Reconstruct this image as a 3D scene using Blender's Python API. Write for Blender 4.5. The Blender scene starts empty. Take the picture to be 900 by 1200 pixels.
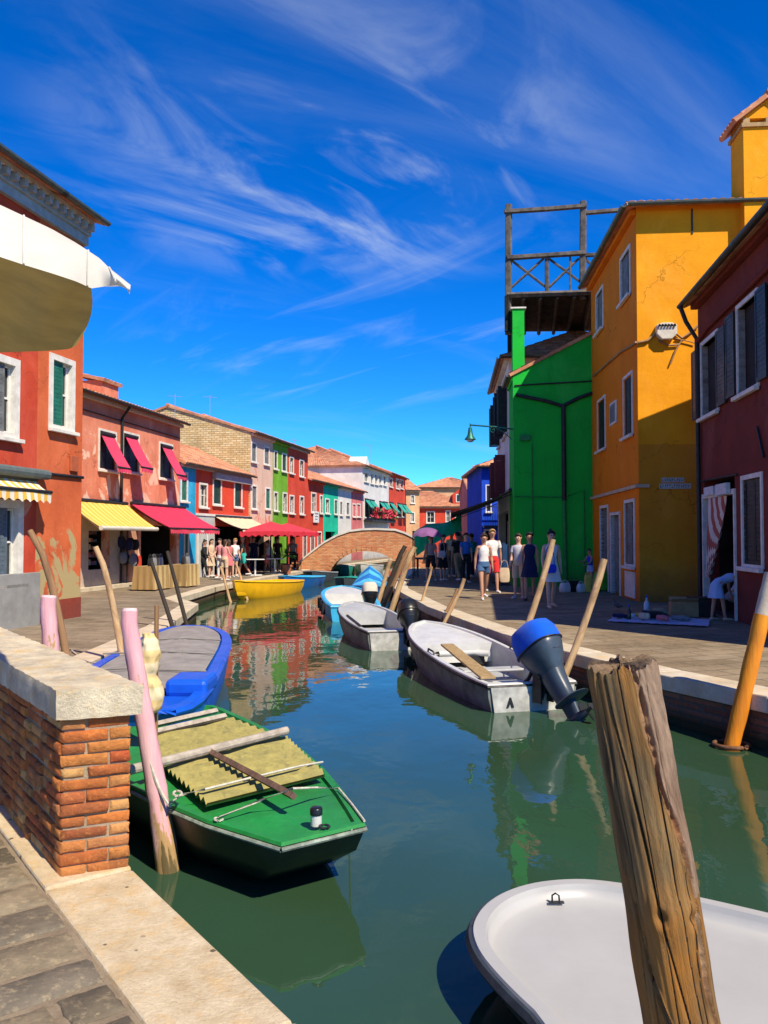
import bpy, bmesh, math, random
from mathutils import Vector, Matrix
random.seed(7)
S = bpy.context.scene
COL = S.collection
PI = math.pi
# ---------------------------------------------------------------- camera
CAMZ = 2.15
PITCH = math.atan(30/940)
cd = bpy.data.cameras.new('camera'); cam = bpy.data.objects.new('camera', cd); COL.objects.link(cam)
cam.location = (0, 0, CAMZ); cam.rotation_euler = (PI/2+PITCH, 0, 0)
cd.sensor_fit = 'VERTICAL'; cd.sensor_height = 36; cd.sensor_width = 27; cd.lens = 940/1200*36
cd.clip_start = 0.05; cd.clip_end = 2000
S.camera = cam
S.render.resolution_x = 768; S.render.resolution_y = 1024
# ---------------------------------------------------------------- light
SUN = Vector((0.75, -1.0, 1.42)).normalized()          # towards the sun
ld = bpy.data.lights.new('sun', 'SUN'); ld.energy = 5.0; ld.angle = math.radians(0.5); ld.color = (1, 0.88, 0.68)
so = bpy.data.objects.new('sun', ld); COL.objects.link(so); so.location = (30, -40, 60)
so.rotation_euler = (-SUN).to_track_quat('-Z', 'Y').to_euler()
W = bpy.data.worlds.new('World'); S.world = W; W.use_nodes = True
nt = W.node_tree; nt.nodes.clear()
def wn(t, **k):
    n = nt.nodes.new(t)
    for a, b in k.items(): setattr(n, a, b)
    return n
sky = wn('ShaderNodeTexSky', sky_type='NISHITA', sun_disc=False)
sky.sun_elevation = math.asin(SUN.z); sky.sun_rotation = math.atan2(SUN.x, SUN.y)
sky.air_density = 0.72; sky.dust_density = 0.0; sky.ozone_density = 2.2
hs = wn('ShaderNodeHueSaturation'); hs.inputs['Saturation'].default_value = 1.45; hs.inputs['Value'].default_value = 1.3
hs.inputs['Hue'].default_value = 0.505
nt.links.new(sky.outputs[0], hs.inputs['Color'])
tint = wn('ShaderNodeMix', data_type='RGBA', blend_type='MULTIPLY'); tint.inputs[0].default_value = 1; tint.inputs[7].default_value = (0.34, 0.93, 1.22, 1)
nt.links.new(hs.outputs[0], tint.inputs[6])
tc = wn('ShaderNodeTexCoord')
# cirrus: direction projected on a high flat layer
sx = wn('ShaderNodeSeparateXYZ'); nt.links.new(tc.outputs['Generated'], sx.inputs[0])
def M(op, a, b=None, c=None):
    n = wn('ShaderNodeMath', operation=op)
    for i, v in enumerate((a, b, c)):
        if v is None: continue
        if isinstance(v, (int, float)): n.inputs[i].default_value = v
        else: nt.links.new(v, n.inputs[i])
    return n.outputs[0]
zz = M('MAXIMUM', sx.outputs[2], 0.02)
zz = M('ADD', zz, 0.08)
cx = M('DIVIDE', sx.outputs[0], zz); cy = M('DIVIDE', sx.outputs[1], zz)
cv = wn('ShaderNodeCombineXYZ'); nt.links.new(cx, cv.inputs[0]); nt.links.new(cy, cv.inputs[1])
def cloud_layer(rot, sc, loc, noise_scale, lo, hi, dist, cxy, rad):
    a_ = wn('ShaderNodeMapping'); nt.links.new(cv.outputs[0], a_.inputs[0]); a_.inputs['Rotation'].default_value = (0, 0, math.radians(rot))
    b_ = wn('ShaderNodeMapping'); nt.links.new(a_.outputs[0], b_.inputs[0]); b_.inputs['Scale'].default_value = sc; b_.inputs['Location'].default_value = loc
    n = wn('ShaderNodeTexNoise'); n.inputs['Scale'].default_value = noise_scale; n.inputs['Detail'].default_value = 10; n.inputs['Roughness'].default_value = 0.58; n.inputs['Distortion'].default_value = dist
    nt.links.new(b_.outputs[0], n.inputs['Vector'])
    r = wn('ShaderNodeMapRange'); r.interpolation_type = 'SMOOTHSTEP'; r.inputs[1].default_value = lo; r.inputs[2].default_value = hi; nt.links.new(n.outputs[0], r.inputs[0])
    m_ = wn('ShaderNodeVectorMath', operation='DISTANCE'); nt.links.new(cv.outputs[0], m_.inputs[0]); m_.inputs[1].default_value = (*cxy, 0)
    f = wn('ShaderNodeMapRange'); f.interpolation_type = 'SMOOTHSTEP'; f.inputs[1].default_value = rad[1]; f.inputs[2].default_value = rad[0]; nt.links.new(m_.outputs['Value'], f.inputs[0])
    return M('MULTIPLY', r.outputs[0], f.outputs[0])
c1_ = cloud_layer(-50, (0.75, 1.5, 1), (0.3, 0.2, 0), 2.0, 0.43, 0.74, 1.3, (-0.12, 1.85), (0.05, 0.80))
c2_ = cloud_layer(48, (0.5, 2.2, 1), (1.3, 4.2, 0), 1.5, 0.50, 0.85, 0.8, (-0.1, 3.1), (0.3, 1.4))
c3_ = cloud_layer(-35, (0.4, 1.5, 1), (7.3, 1.2, 0), 1.1, 0.50, 0.90, 1.0, (0, 2.5), (1.0, 30.0))
cl = M('ADD', M('MULTIPLY', c1_, 0.62), M('ADD', M('MULTIPLY', c2_, 0.35), M('MULTIPLY', c3_, 0.16))); cl = M('MINIMUM', cl, 0.9)
mx = wn('ShaderNodeMix', data_type='RGBA'); nt.links.new(cl, mx.inputs[0])
nt.links.new(tint.outputs[2], mx.inputs[6]); mx.inputs[7].default_value = (5.6, 6.2, 6.8, 1)
bg = wn('ShaderNodeBackground'); bg.inputs[1].default_value = 0.10
nt.links.new(mx.outputs[2], bg.inputs[0])
wo = wn('ShaderNodeOutputWorld'); nt.links.new(bg.outputs[0], wo.inputs[0])
vs = S.view_settings; vs.view_transform = 'Standard'; vs.look = 'None'; vs.exposure = 0.46; vs.gamma = 1; vs.use_curve_mapping = False

# ---------------------------------------------------------------- pixel helpers (photo is 900x1200)
def ray(px, py):
    u = (px-450)/940; v = -(py-600)/940
    c, s = math.cos(PITCH), math.sin(PITCH)
    return Vector((u, c-v*s, s+v*c))
def G(px, py, z):                                   # point on the level plane z seen at a pixel
    d = ray(px, py); t = (z-CAMZ)/d.z
    return Vector((d.x*t, d.y*t, z))
def D(px, py, y):                                   # point at distance y seen at a pixel
    d = ray(px, py); t = y/d.y
    return Vector((d.x*t, y, CAMZ+d.z*t))
# ---------------------------------------------------------------- materials
MC = {}
def new_mat(name):
    m = bpy.data.materials.new(name); m.use_nodes = True
    t = m.node_tree; b = t.nodes['Principled BSDF']
    return m, t, b
def lnk(t, a, b): t.links.new(a, b)
def mixc(t, fac, a, b, mode='MIX'):
    n = t.nodes.new('ShaderNodeMix'); n.data_type = 'RGBA'; n.blend_type = mode
    if isinstance(fac, (int, float)): n.inputs[0].default_value = fac
    else: lnk(t, fac, n.inputs[0])
    for i, v in ((6, a), (7, b)):
        if isinstance(v, tuple): n.inputs[i].default_value = (*v[:3], 1)
        else: lnk(t, v, n.inputs[i])
    return n.outputs[2]
def noise(t, scale, detail=5, rough=0.6, vec=None, dist=0):
    n = t.nodes.new('ShaderNodeTexNoise'); n.inputs['Scale'].default_value = scale
    n.inputs['Detail'].default_value = detail; n.inputs['Roughness'].default_value = rough; n.inputs['Distortion'].default_value = dist
    if vec is not None: lnk(t, vec, n.inputs['Vector'])
    return n.outputs[0]
def rng(t, v, a, b, c=0.0, d=1.0):
    n = t.nodes.new('ShaderNodeMapRange'); lnk(t, v, n.inputs[0])
    n.inputs[1].default_value = a; n.inputs[2].default_value = b; n.inputs[3].default_value = c; n.inputs[4].default_value = d
    return n.outputs[0]
def mapped(t, scale=(1, 1, 1), rot=(0, 0, 0), loc=(0, 0, 0), kind='Object'):
    c = t.nodes.new('ShaderNodeTexCoord'); m = t.nodes.new('ShaderNodeMapping'); lnk(t, c.outputs[kind], m.inputs[0])
    m.inputs['Scale'].default_value = scale; m.inputs['Rotation'].default_value = rot; m.inputs['Location'].default_value = loc
    return m.outputs[0]
def bump(t, b, h, s=0.3, d=0.02):
    n = t.nodes.new('ShaderNodeBump'); n.inputs['Strength'].default_value = s; n.inputs['Distance'].default_value = d
    lnk(t, h, n.inputs['Height']); lnk(t, n.outputs[0], b.inputs['Normal']); return n
def plain(name, col, rough=0.6, var=0.15, scale=6, bmp=0.15, metal=0, spec=0.4):
    """painted or plain surface with slight dirt and wear"""
    if name in MC: return MC[name]
    m, t, b = new_mat(name); v = mapped(t)
    n = noise(t, scale, 6, 0.65, v)
    dark = tuple(c*(1-var*1.6) for c in col); lite = tuple(min(1, c*(1+var)) for c in col)
    lnk(t, mixc(t, rng(t, n, 0.3, 0.7), dark, lite), b.inputs['Base Color'])
    lnk(t, rng(t, n, 0.3, 0.7, rough*1.15 if rough*1.15 < 1 else 1, rough*0.85), b.inputs['Roughness'])
    b.inputs['Metallic'].default_value = metal; b.inputs['Specular IOR Level'].default_value = spec
    if bmp: bump(t, b, noise(t, scale*6, 4, 0.6, v), bmp, 0.01)
    MC[name] = m; return m
def stucco(name, col, dark=None, patch=None, patch_z=2.0, patch_amt=0.5, worn=0.5):
    """weathered painted plaster; optional bare patches low on the wall"""
    if name in MC: return MC[name]
    m, t, b = new_mat(name); v = mapped(t)
    dark = dark or tuple(c*0.62 for c in col)
    n = noise(t, 0.9, 8, 0.65, v); f = rng(t, n, 0.35, 0.7)
    c = mixc(t, f, col, dark)
    gz = t.nodes.new('ShaderNodeSeparateXYZ'); gc = t.nodes.new('ShaderNodeTexCoord'); lnk(t, gc.outputs['Object'], gz.inputs[0])
    bl = noise(t, 0.45, 9, 0.7, mapped(t, (1, 1, 0.7), loc=(7, 3, 2)), 0.8)
    c = mixc(t, rng(t, bl, 0.52, 0.66, 0, 0.30+0.25*worn), c, tuple(min(1, x*1.12+0.05) for x in col))          # sun-bleached areas
    dm = t.nodes.new('ShaderNodeMath'); dm.operation = 'MULTIPLY_ADD'; lnk(t, noise(t, 2.2, 8, 0.7, v), dm.inputs[0]); dm.inputs[1].default_value = -1.5; lnk(t, gz.outputs[2], dm.inputs[2])
    c = mixc(t, rng(t, dm.outputs[0], -0.75, 0.15, 0.75, 0), c, tuple(x*0.32+0.03 for x in col))            # rising damp at the foot
    vor = t.nodes.new('ShaderNodeTexVoronoi'); vor.feature = 'DISTANCE_TO_EDGE'; vor.inputs['Scale'].default_value = 0.5
    vw = t.nodes.new('ShaderNodeVectorMath'); vw.operation = 'ADD'; lnk(t, v, vw.inputs[0]); wc = t.nodes.new('ShaderNodeTexNoise'); wc.inputs['Scale'].default_value = 3; wc.inputs['Detail'].default_value = 6; lnk(t, v, wc.inputs['Vector']); lnk(t, wc.outputs['Color'], vw.inputs[1]); lnk(t, vw.outputs[0], vor.inputs['Vector'])
    ck = t.nodes.new('ShaderNodeMath'); ck.operation = 'MULTIPLY'; lnk(t, rng(t, vor.outputs['Distance'], 0.004, 0.010, 0.6, 0), ck.inputs[0]); lnk(t, rng(t, noise(t, 0.7, 3, 0.5, v), 0.5, 0.6), ck.inputs[1])
    c = mixc(t, ck.outputs[0], c, tuple(x*0.3 for x in col))                                             # hairline cracks
    streak = noise(t, 1.0, 6, 0.6, mapped(t, (5, 5, 0.35)))
    c = mixc(t, rng(t, streak, 0.52, 0.8, 0, 0.45*worn), c, tuple(x*0.45 for x in col))
    fine = noise(t, 14, 6, 0.7, v)
    c = mixc(t, rng(t, fine, 0.5, 0.8, 0, 0.35*worn), c, tuple(min(1, x*1.35+0.04) for x in col))
    if patch:
        z = t.nodes.new('ShaderNodeSeparateXYZ'); cc = t.nodes.new('ShaderNodeTexCoord'); lnk(t, cc.outputs['Object'], z.inputs[0])
        low = rng(t, z.outputs[2], 0.0, patch_z, 0.22*patch_amt*2, -0.12)
        pn = noise(t, 1.1, 7, 0.6, mapped(t, (1, 1, 0.8), loc=(3.1, 0, 1.2)), 0.6)
        a = t.nodes.new('ShaderNodeMath'); a.operation = 'ADD'; lnk(t, pn, a.inputs[0]); lnk(t, low, a.inputs[1])
        c = mixc(t, rng(t, a.outputs[0], 0.60, 0.635), c, patch)
    lnk(t, c, b.inputs['Base Color']); b.inputs['Roughness'].default_value = 0.9; b.inputs['Specular IOR Level'].default_value = 0.2
    bump(t, b, noise(t, 9, 9, 0.7, v), 0.5, 0.015)
    MC[name] = m; return m
def tiles_mat():
    m, t, b = new_mat('terracotta_tiles'); v = mapped(t)
    vo = t.nodes.new('ShaderNodeTexVoronoi'); vo.inputs['Scale'].default_value = 3.6; lnk(t, v, vo.inputs['Vector'])
    sp = t.nodes.new('ShaderNodeSeparateColor'); lnk(t, vo.outputs['Color'], sp.inputs[0])
    c = mixc(t, sp.outputs[0], (0.42, 0.15, 0.07), (0.62, 0.30, 0.16))
    c = mixc(t, rng(t, noise(t, 1.7, 6, 0.7, v), 0.5, 0.75, 0, 0.8), c, (0.20, 0.13, 0.09))
    c = mixc(t, rng(t, noise(t, 9, 4, 0.7, v), 0.58, 0.75, 0, 0.6), c, (0.62, 0.50, 0.36))
    lnk(t, c, b.inputs['Base Color']); b.inputs['Roughness'].default_value = 0.9
    bump(t, b, noise(t, 22, 5, 0.7, v), 0.4, 0.01)
    return m
def brick_mat(name, c1, c2, mortar, bw=0.25, bh=0.065, scale=1.0, rotx=PI/2, mort=0.012, dirt=0.5, rotz=0):
    m, t, b = new_mat(name)
    v = mapped(t, rot=(rotx, 0, rotz))
    bt = t.nodes.new('ShaderNodeTexBrick'); lnk(t, v, bt.inputs['Vector'])
    bt.inputs['Scale'].default_value = scale; bt.inputs['Brick Width'].default_value = bw; bt.inputs['Row Height'].default_value = bh
    bt.inputs['Mortar Size'].default_value = mort; bt.inputs['Color1'].default_value = (*c1, 1); bt.inputs['Color2'].default_value = (*c2, 1)
    bt.inputs['Mortar'].default_value = (*mortar, 1); bt.inputs['Mortar Smooth'].default_value = 0.3; bt.inputs['Bias'].default_value = -0.1
    n = noise(t, 1.3, 7, 0.65, mapped(t))
    c = mixc(t, rng(t, n, 0.42, 0.72, 0, dirt), bt.outputs['Color'], tuple(x*0.3 for x in c1))
    c = mixc(t, rng(t, noise(t, 17, 5, 0.7, mapped(t)), 0.5, 0.8, 0, 0.4), c, tuple(min(1, x*1.5) for x in c2))
    lnk(t, c, b.inputs['Base Color']); b.inputs['Roughness'].default_value = 0.92; b.inputs['Specular IOR Level'].default_value = 0.2
    ad = t.nodes.new('ShaderNodeMath'); ad.operation = 'MULTIPLY_ADD'
    lnk(t, noise(t, 20, 5, 0.7, mapped(t)), ad.inputs[0]); ad.inputs[1].default_value = 0.5; 
    inv = rng(t, bt.outputs['Fac'], 0, 1, 1, 0); lnk(t, inv, ad.inputs[2])
    bump(t, b, ad.outputs[0], 0.7, 0.015)
    MC[name] = m; return m
def stone_mat(name, col, dark, pit=0.5, lichen=None, sc=1.0):
    m, t, b = new_mat(name); v = mapped(t)
    c = mixc(t, rng(t, noise(t, 2.2*sc, 8, 0.7, v), 0.35, 0.7), col, dark)
    c = mixc(t, rng(t, noise(t, 30*sc, 5, 0.7, v), 0.55, 0.75, 0, 0.55), c, tuple(x*0.5 for x in dark))
    if lichen: c = mixc(t, rng(t, noise(t, 3.5*sc, 7, 0.7, mapped(t, loc=(5, 2, 1)), 0.5), 0.52, 0.68, 0, 0.8), c, lichen)
    lnk(t, c, b.inputs['Base Color']); b.inputs['Roughness'].default_value = 0.85; b.inputs['Specular IOR Level'].default_value = 0.3
    bump(t, b, noise(t, 18*sc, 9, 0.75, v), pit, 0.02)
    MC[name] = m; return m
def wood_mat(name, col, dark, sc=1.0, axis=(14, 14, 0.9), rough=0.8, bs=0.6, third=None):
    m, t, b = new_mat(name); v = mapped(t, tuple(a*sc for a in axis))
    c = mixc(t, rng(t, noise(t, 1.0, 8, 0.65, v, 0.4), 0.33, 0.66), col, dark)
    if third: c = mixc(t, rng(t, noise(t, 1.6*sc, 4, 0.6, mapped(t, (2.2, 2.2, 0.8)), 0.6), 0.46, 0.62, 0, 0.9), c, third)
    lnk(t, c, b.inputs['Base Color']); b.inputs['Roughness'].default_value = rough; b.inputs['Specular IOR Level'].default_value = 0.25
    bump(t, b, noise(t, 1.5, 9, 0.75, v, 0.4), bs, 0.02)
    MC[name] = m; return m
def island_mat(name, cols, rough=0.9, bs=0.6, nscale=18, dirtc=(0.05, 0.04, 0.03), dirt=0.5):
    """each loose piece of the mesh (a brick, a paving stone) gets its own shade"""
    m, t, b = new_mat(name)
    g = t.nodes.new('ShaderNodeNewGeometry'); cr = t.nodes.new('ShaderNodeValToRGB'); lnk(t, g.outputs['Random Per Island'], cr.inputs[0])
    e = cr.color_ramp.elements
    while len(e) < len(cols): e.new(0.5)
    for i, c in enumerate(cols): e[i].position = i/(len(cols)-1); e[i].color = (*c, 1)
    v = mapped(t)
    c = mixc(t, rng(t, noise(t, 5, 7, 0.7, v), 0.4, 0.7, 0, dirt), cr.outputs[0], dirtc)
    c = mixc(t, rng(t, noise(t, nscale*1.6, 5, 0.7, v), 0.52, 0.75, 0, 0.5), c, tuple(min(1, x*1.7) for x in cols[-1]))
    lnk(t, c, b.inputs['Base Color']); b.inputs['Roughness'].default_value = rough; b.inputs['Specular IOR Level'].default_value = 0.25
    bump(t, b, noise(t, nscale, 9, 0.75, v), bs, 0.02)
    MC[name] = m; return m
def stripes_mat(name, c1, c2, scale, axis=0, rough=0.8):
    if name in MC: return MC[name]
    m, t, b = new_mat(name); s = t.nodes.new('ShaderNodeSeparateXYZ'); lnk(t, mapped(t), s.inputs[0])
    a = t.nodes.new('ShaderNodeMath'); a.operation = 'MULTIPLY'; lnk(t, s.outputs[axis], a.inputs[0]); a.inputs[1].default_value = scale
    f = t.nodes.new('ShaderNodeMath'); f.operation = 'FRACT'; lnk(t, a.outputs[0], f.inputs[0])
    g = t.nodes.new('ShaderNodeMath'); g.operation = 'GREATER_THAN'; lnk(t, f.outputs[0], g.inputs[0]); g.inputs[1].default_value = 0.5
    c = mixc(t, g.outputs[0], c1, c2)
    c = mixc(t, rng(t, noise(t, 5, 5, 0.6, mapped(t)), 0.4, 0.8, 0, 0.25), c, tuple(x*0.4 for x in c1))
    lnk(t, c, b.inputs['Base Color']); b.inputs['Roughness'].default_value = rough; b.inputs['Specular IOR Level'].default_value = 0.2
    MC[name] = m; return m
def cloth(name, col, var=0.12, trans=0.0):
    if name in MC: return MC[name]
    m, t, b = new_mat(name); v = mapped(t)
    c = mixc(t, rng(t, noise(t, 4, 5, 0.6, v), 0.3, 0.7), tuple(x*(1-2*var) for x in col), tuple(min(1, x*(1+var)) for x in col))
    lnk(t, c, b.inputs['Base Color']); b.inputs['Roughness'].default_value = 0.9; b.inputs['Specular IOR Level'].default_value = 0.15
    b.inputs['Sheen Weight'].default_value = 0.15
    bump(t, b, noise(t, 12, 4, 0.5, v), 0.3, 0.01)
    if trans:
        tr = t.nodes.new('ShaderNodeBsdfTranslucent'); lnk(t, c, tr.inputs[0]); ms = t.nodes.new('ShaderNodeMixShader'); ms.inputs[0].default_value = trans
        lnk(t, b.outputs[0], ms.inputs[1]); lnk(t, tr.outputs[0], ms.inputs[2]); lnk(t, ms.outputs[0], t.nodes['Material Output'].inputs[0])
    MC[name] = m; return m
def glass_pane(name='window_glass', col=(0.02, 0.03, 0.035)):
    if name in MC: return MC[name]
    m, t, b = new_mat(name); b.inputs['Base Color'].default_value = (*col, 1); b.inputs['Roughness'].default_value = 0.12
    b.inputs['Specular IOR Level'].default_value = 0.5
    bump(t, b, noise(t, 1.5, 2, 0.5, mapped(t)), 0.08, 0.02)
    MC[name] = m; return m
TILE = tiles_mat()
WHITE_STONE = stone_mat('white_istrian_stone', (0.72, 0.68, 0.60), (0.50, 0.46, 0.38), 0.35)
FRAME = plain('white_window_stone', (0.72, 0.69, 0.62), 0.8, 0.15, 5, 0.2)
GREEN_SH = plain('green_shutter_paint', (0.02, 0.16, 0.11), 0.55, 0.25, 4, 0.25)
DGREEN_SH = plain('dark_green_shutter_paint', (0.012, 0.05, 0.035), 0.55, 0.25, 4, 0.2)
GREY_SH = plain('grey_shutter_paint', (0.17, 0.18, 0.18), 0.65, 0.3, 4, 0.25)
BLACK_SH = plain('black_shutter_paint', (0.012, 0.014, 0.014), 0.5, 0.25, 4, 0.2)
GLASS = glass_pane()
METAL_DARK = plain('dark_metal', (0.03, 0.032, 0.034), 0.5, 0.2, 8, 0.1, 0.4)
GUTTER = plain('grey_green_gutter', (0.10, 0.13, 0.12), 0.5, 0.2, 6, 0.1, 0.3)
GUTTER_DK = plain('dark_gutter', (0.03, 0.035, 0.035), 0.5, 0.2, 6, 0.1, 0.3)
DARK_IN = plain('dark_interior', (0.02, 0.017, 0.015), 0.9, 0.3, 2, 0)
# ---------------------------------------------------------------- mesh helpers
class MB:
    def __init__(s): s.v = []; s.f = []; s.m = []
    def add(s, vs, fs, mi=0):
        o = len(s.v); s.v += [tuple(x) for x in vs]; s.f += [tuple(o+i for i in f) for f in fs]; s.m += [mi]*len(fs)
    def box(s, x0, x1, y0, y1, z0, z1, mi=0, M_=None):
        vs = [Vector(p) for p in ((x0,y0,z0),(x1,y0,z0),(x1,y1,z0),(x0,y1,z0),(x0,y0,z1),(x1,y0,z1),(x1,y1,z1),(x0,y1,z1))]
        if M_ is not None: vs = [M_ @ p for p in vs]
        s.add(vs, [(0,3,2,1),(4,5,6,7),(0,1,5,4),(1,2,6,5),(2,3,7,6),(3,0,4,7)], mi)
    def prism(s, poly, z0, z1, mi=0, axis='z'):
        n = len(poly)
        a = [Vector((p[0], p[1], z0)) for p in poly]; b = [Vector((p[0], p[1], z1)) for p in poly]
        if axis == 'y': a = [Vector((p[0], z0, p[1])) for p in poly]; b = [Vector((p[0], z1, p[1])) for p in poly]
        if axis == 'x': a = [Vector((z0, p[0], p[1])) for p in poly]; b = [Vector((z1, p[0], p[1])) for p in poly]
        s.add(a+b, [tuple(range(n-1, -1, -1)), tuple(range(n, 2*n))]+[(i, (i+1) % n, n+(i+1) % n, n+i) for i in range(n)], mi)
    def loft(s, rings, mi=0, cap=True, closed=True):
        n = len(rings[0]); vs = [p for r in rings for p in r]; fs = []
        for k in range(len(rings)-1):
            for i in range(n if closed else n-1):
                j = (i+1) % n; fs.append((k*n+i, k*n+j, (k+1)*n+j, (k+1)*n+i))
        if cap: fs.append(tuple(range(n-1, -1, -1))); fs.append(tuple((len(rings)-1)*n+i for i in range(n)))
        s.add(vs, fs, mi)
    def tube(s, pts, rad, n=8, mi=0, ry=None, cap=True, wob=0, up=None):
        pts = [Vector(p) for p in pts]
        if isinstance(rad, (int, float)): rad = [rad]*len(pts)
        if ry is None: ry = rad
        rings = []
        for i, p in enumerate(pts):
            d = (pts[min(i+1, len(pts)-1)]-pts[max(i-1, 0)]).normalized()
            ref = Vector(up) if up else (Vector((1, 0, 0)) if abs(d.x) < 0.9 else Vector((0, 1, 0)))
            ax = (ref-d*ref.dot(d)).normalized(); ay = d.cross(ax)
            r = []
            for k in range(n):
                a = 2*PI*k/n; w = 1+(random.uniform(-wob, wob) if wob else 0)
                r.append(p+ax*math.cos(a)*rad[i]*w+ay*math.sin(a)*ry[i]*w)
            rings.append(r)
        s.loft(rings, mi, cap)
    def ball(s, c, r, n=10, mi=0, M_=None):
        c = Vector(c); r = Vector(r) if not isinstance(r, (int, float)) else Vector((r, r, r)); rings = []
        for i in range(1, n//2+1):
            th = PI*i/(n//2+1); ring = []
            for k in range(n):
                a = 2*PI*k/n; p = Vector((math.sin(th)*math.cos(a)*r.x, math.sin(th)*math.sin(a)*r.y, -math.cos(th)*r.z))
                ring.append((M_ @ p if M_ is not None else p)+c)
            rings.append(ring)
        s.loft(rings, mi)
    def build(s, name, mats, parent=None, smooth=False, bevel=0, loc=None, kind=None):
        me = bpy.data.meshes.new(name); me.from_pydata(s.v, [], s.f)
        mats = mats if isinstance(mats, (list, tuple)) else [mats]
        for m in mats: me.materials.append(m)
        me.polygons.foreach_set('material_index', s.m)
        bm = bmesh.new(); bm.from_mesh(me); bmesh.ops.recalc_face_normals(bm, faces=bm.faces); bm.to_mesh(me); bm.free()
        if smooth: me.polygons.foreach_set('use_smooth', [True]*len(me.polygons))
        o = bpy.data.objects.new(name, me); COL.objects.link(o)
        if parent is not None: o.parent = parent
        if loc is not None: o.location = loc
        if bevel:
            b = o.modifiers.new('bevel', 'BEVEL'); b.width = bevel; b.segments = 2; b.limit_method = 'ANGLE'; b.angle_limit = math.radians(40)
        if smooth:
            try: me.set_sharp_from_angle(angle=math.radians(50))
            except Exception: pass
        if kind: o['kind'] = kind
        me.update(); return o
def tag(o, label=None, cat=None, group=None, kind=None):
    if label: o['label'] = label
    if cat: o['category'] = cat
    if group: o['group'] = group
    if kind: o['kind'] = kind
    return o
def empty(name, loc, rz=0, label=None, cat=None, group=None):
    o = bpy.data.objects.new(name, None); COL.objects.link(o); o.location = loc; o.rotation_euler = (0, 0, rz); o.empty_display_size = 0.3
    return tag(o, label, cat, group)
def shift(mb, v):
    v = Vector(v); mb.v = [tuple(Vector(p)-v) for p in mb.v]; return mb
def lerp(a, b, t): return a+(b-a)*t
# ================================================================ SETTING
ZL, ZR = 0.45, 0.55                                  # quay levels; water is z = 0
redge = [Vector((8.2, -6, 0)), G(900, 817, ZR), G(764, 789, ZR), G(604, 749, ZR), G(500, 711, ZR), G(462, 690, ZR),
         Vector((0.35, 30, 0)), Vector((0.9, 37, 0)), Vector((1.5, 43, 0)), Vector((3.2, 56, 0)), Vector((6.6, 72, 0)), Vector((9.0, 83, 0))]
e0, e1 = G(345, 1200, ZL), G(155, 1020, ZL)
EDIR = (e1-e0); EDIR.z = 0; EDIR.normalize(); EPER = Vector((-EDIR.y, EDIR.x, 0))   # EPER points away from the water? fixed below
if EPER.x > 0: EPER = -EPER
ledge = [e0-EDIR*8, e0, e1, e1+EDIR*2.6, e1+EDIR*4.3, Vector((-3.98, 10.5, 0)), Vector((-4.12, 15.4, 0)), Vector((-4.75, 20.6, 0)), Vector((-5.75, 22.6, 0)),
         Vector((-5.75, 28, 0)), Vector((-5.3, 32, 0)), Vector((-3.95, 43, 0)), Vector((-0.9, 57, 0)), Vector((3.4, 75, 0)), Vector((5, 83, 0))]
def offs(line, d):
    out = []
    for i, p in enumerate(line):
        a = line[max(i-1, 0)]; b = line[min(i+1, len(line)-1)]; t = (b-a); t.z = 0; t.normalize(); n = Vector((t.y, -t.x, 0))
        out.append(Vector((p.x+n.x*d, p.y+n.y*d, 0)))
    return out
# paving materials
def paving_mat(name, c1, c2, mortar, rot, bw=0.75, bh=0.34):
    m = brick_mat(name, c1, c2, mortar, bw, bh, 1.0, 0, 0.014, 0.55, rot); return m
PAVE_L = paving_mat('trachyte_paving_left', (0.21, 0.165, 0.11), (0.30, 0.24, 0.165), (0.16, 0.13, 0.09), math.radians(12))
PAVE_R = paving_mat('trachyte_paving_right', (0.23, 0.17, 0.10), (0.32, 0.255, 0.165), (0.14, 0.11, 0.08), math.radians(-20))
KERB = stone_mat('pale_kerb_stone', (0.62, 0.55, 0.42), (0.44, 0.36, 0.24), 0.5, (0.60, 0.42, 0.20), 1.2)
KERB_N = stone_mat('pitted_kerb_stone', (0.72, 0.60, 0.40), (0.48, 0.36, 0.20), 0.7, (0.64, 0.42, 0.18), 2.4)
def pits(m, sc, thr, col=(0.05, 0.035, 0.02)):
    t = m.node_tree; b = t.nodes['Principled BSDF']; src = b.inputs['Base Color'].links[0].from_socket
    vo = t.nodes.new('ShaderNodeTexVoronoi'); vo.inputs['Scale'].default_value = sc; lnk(t, mapped(t), vo.inputs['Vector'])
    sp = t.nodes.new('ShaderNodeSeparateColor'); lnk(t, vo.outputs['Color'], sp.inputs[0])
    sel = rng(t, sp.outputs[0], .70, .72); a = t.nodes.new('ShaderNodeMath'); a.operation = 'MULTIPLY'
    nz = t.nodes.new('ShaderNodeMath'); nz.operation = 'MULTIPLY_ADD'; lnk(t, noise(t, sc*4, 3), nz.inputs[0]); nz.inputs[1].default_value = .12; lnk(t, vo.outputs['Distance'], nz.inputs[2])
    lnk(t, rng(t, nz.outputs[0], thr, thr+.05, .85, 0), a.inputs[0]); lnk(t, sel, a.inputs[1]); lnk(t, mixc(t, a.outputs[0], src, col), b.inputs['Base Color'])
pits(KERB_N, 13.0, .20)
QWALL = brick_mat('wet_quay_brick', (0.16, 0.07, 0.04), (0.26, 0.13, 0.08), (0.10, 0.09, 0.07), 0.26, 0.075, 1.0, PI/2, 0.014, 0.8)
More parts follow.
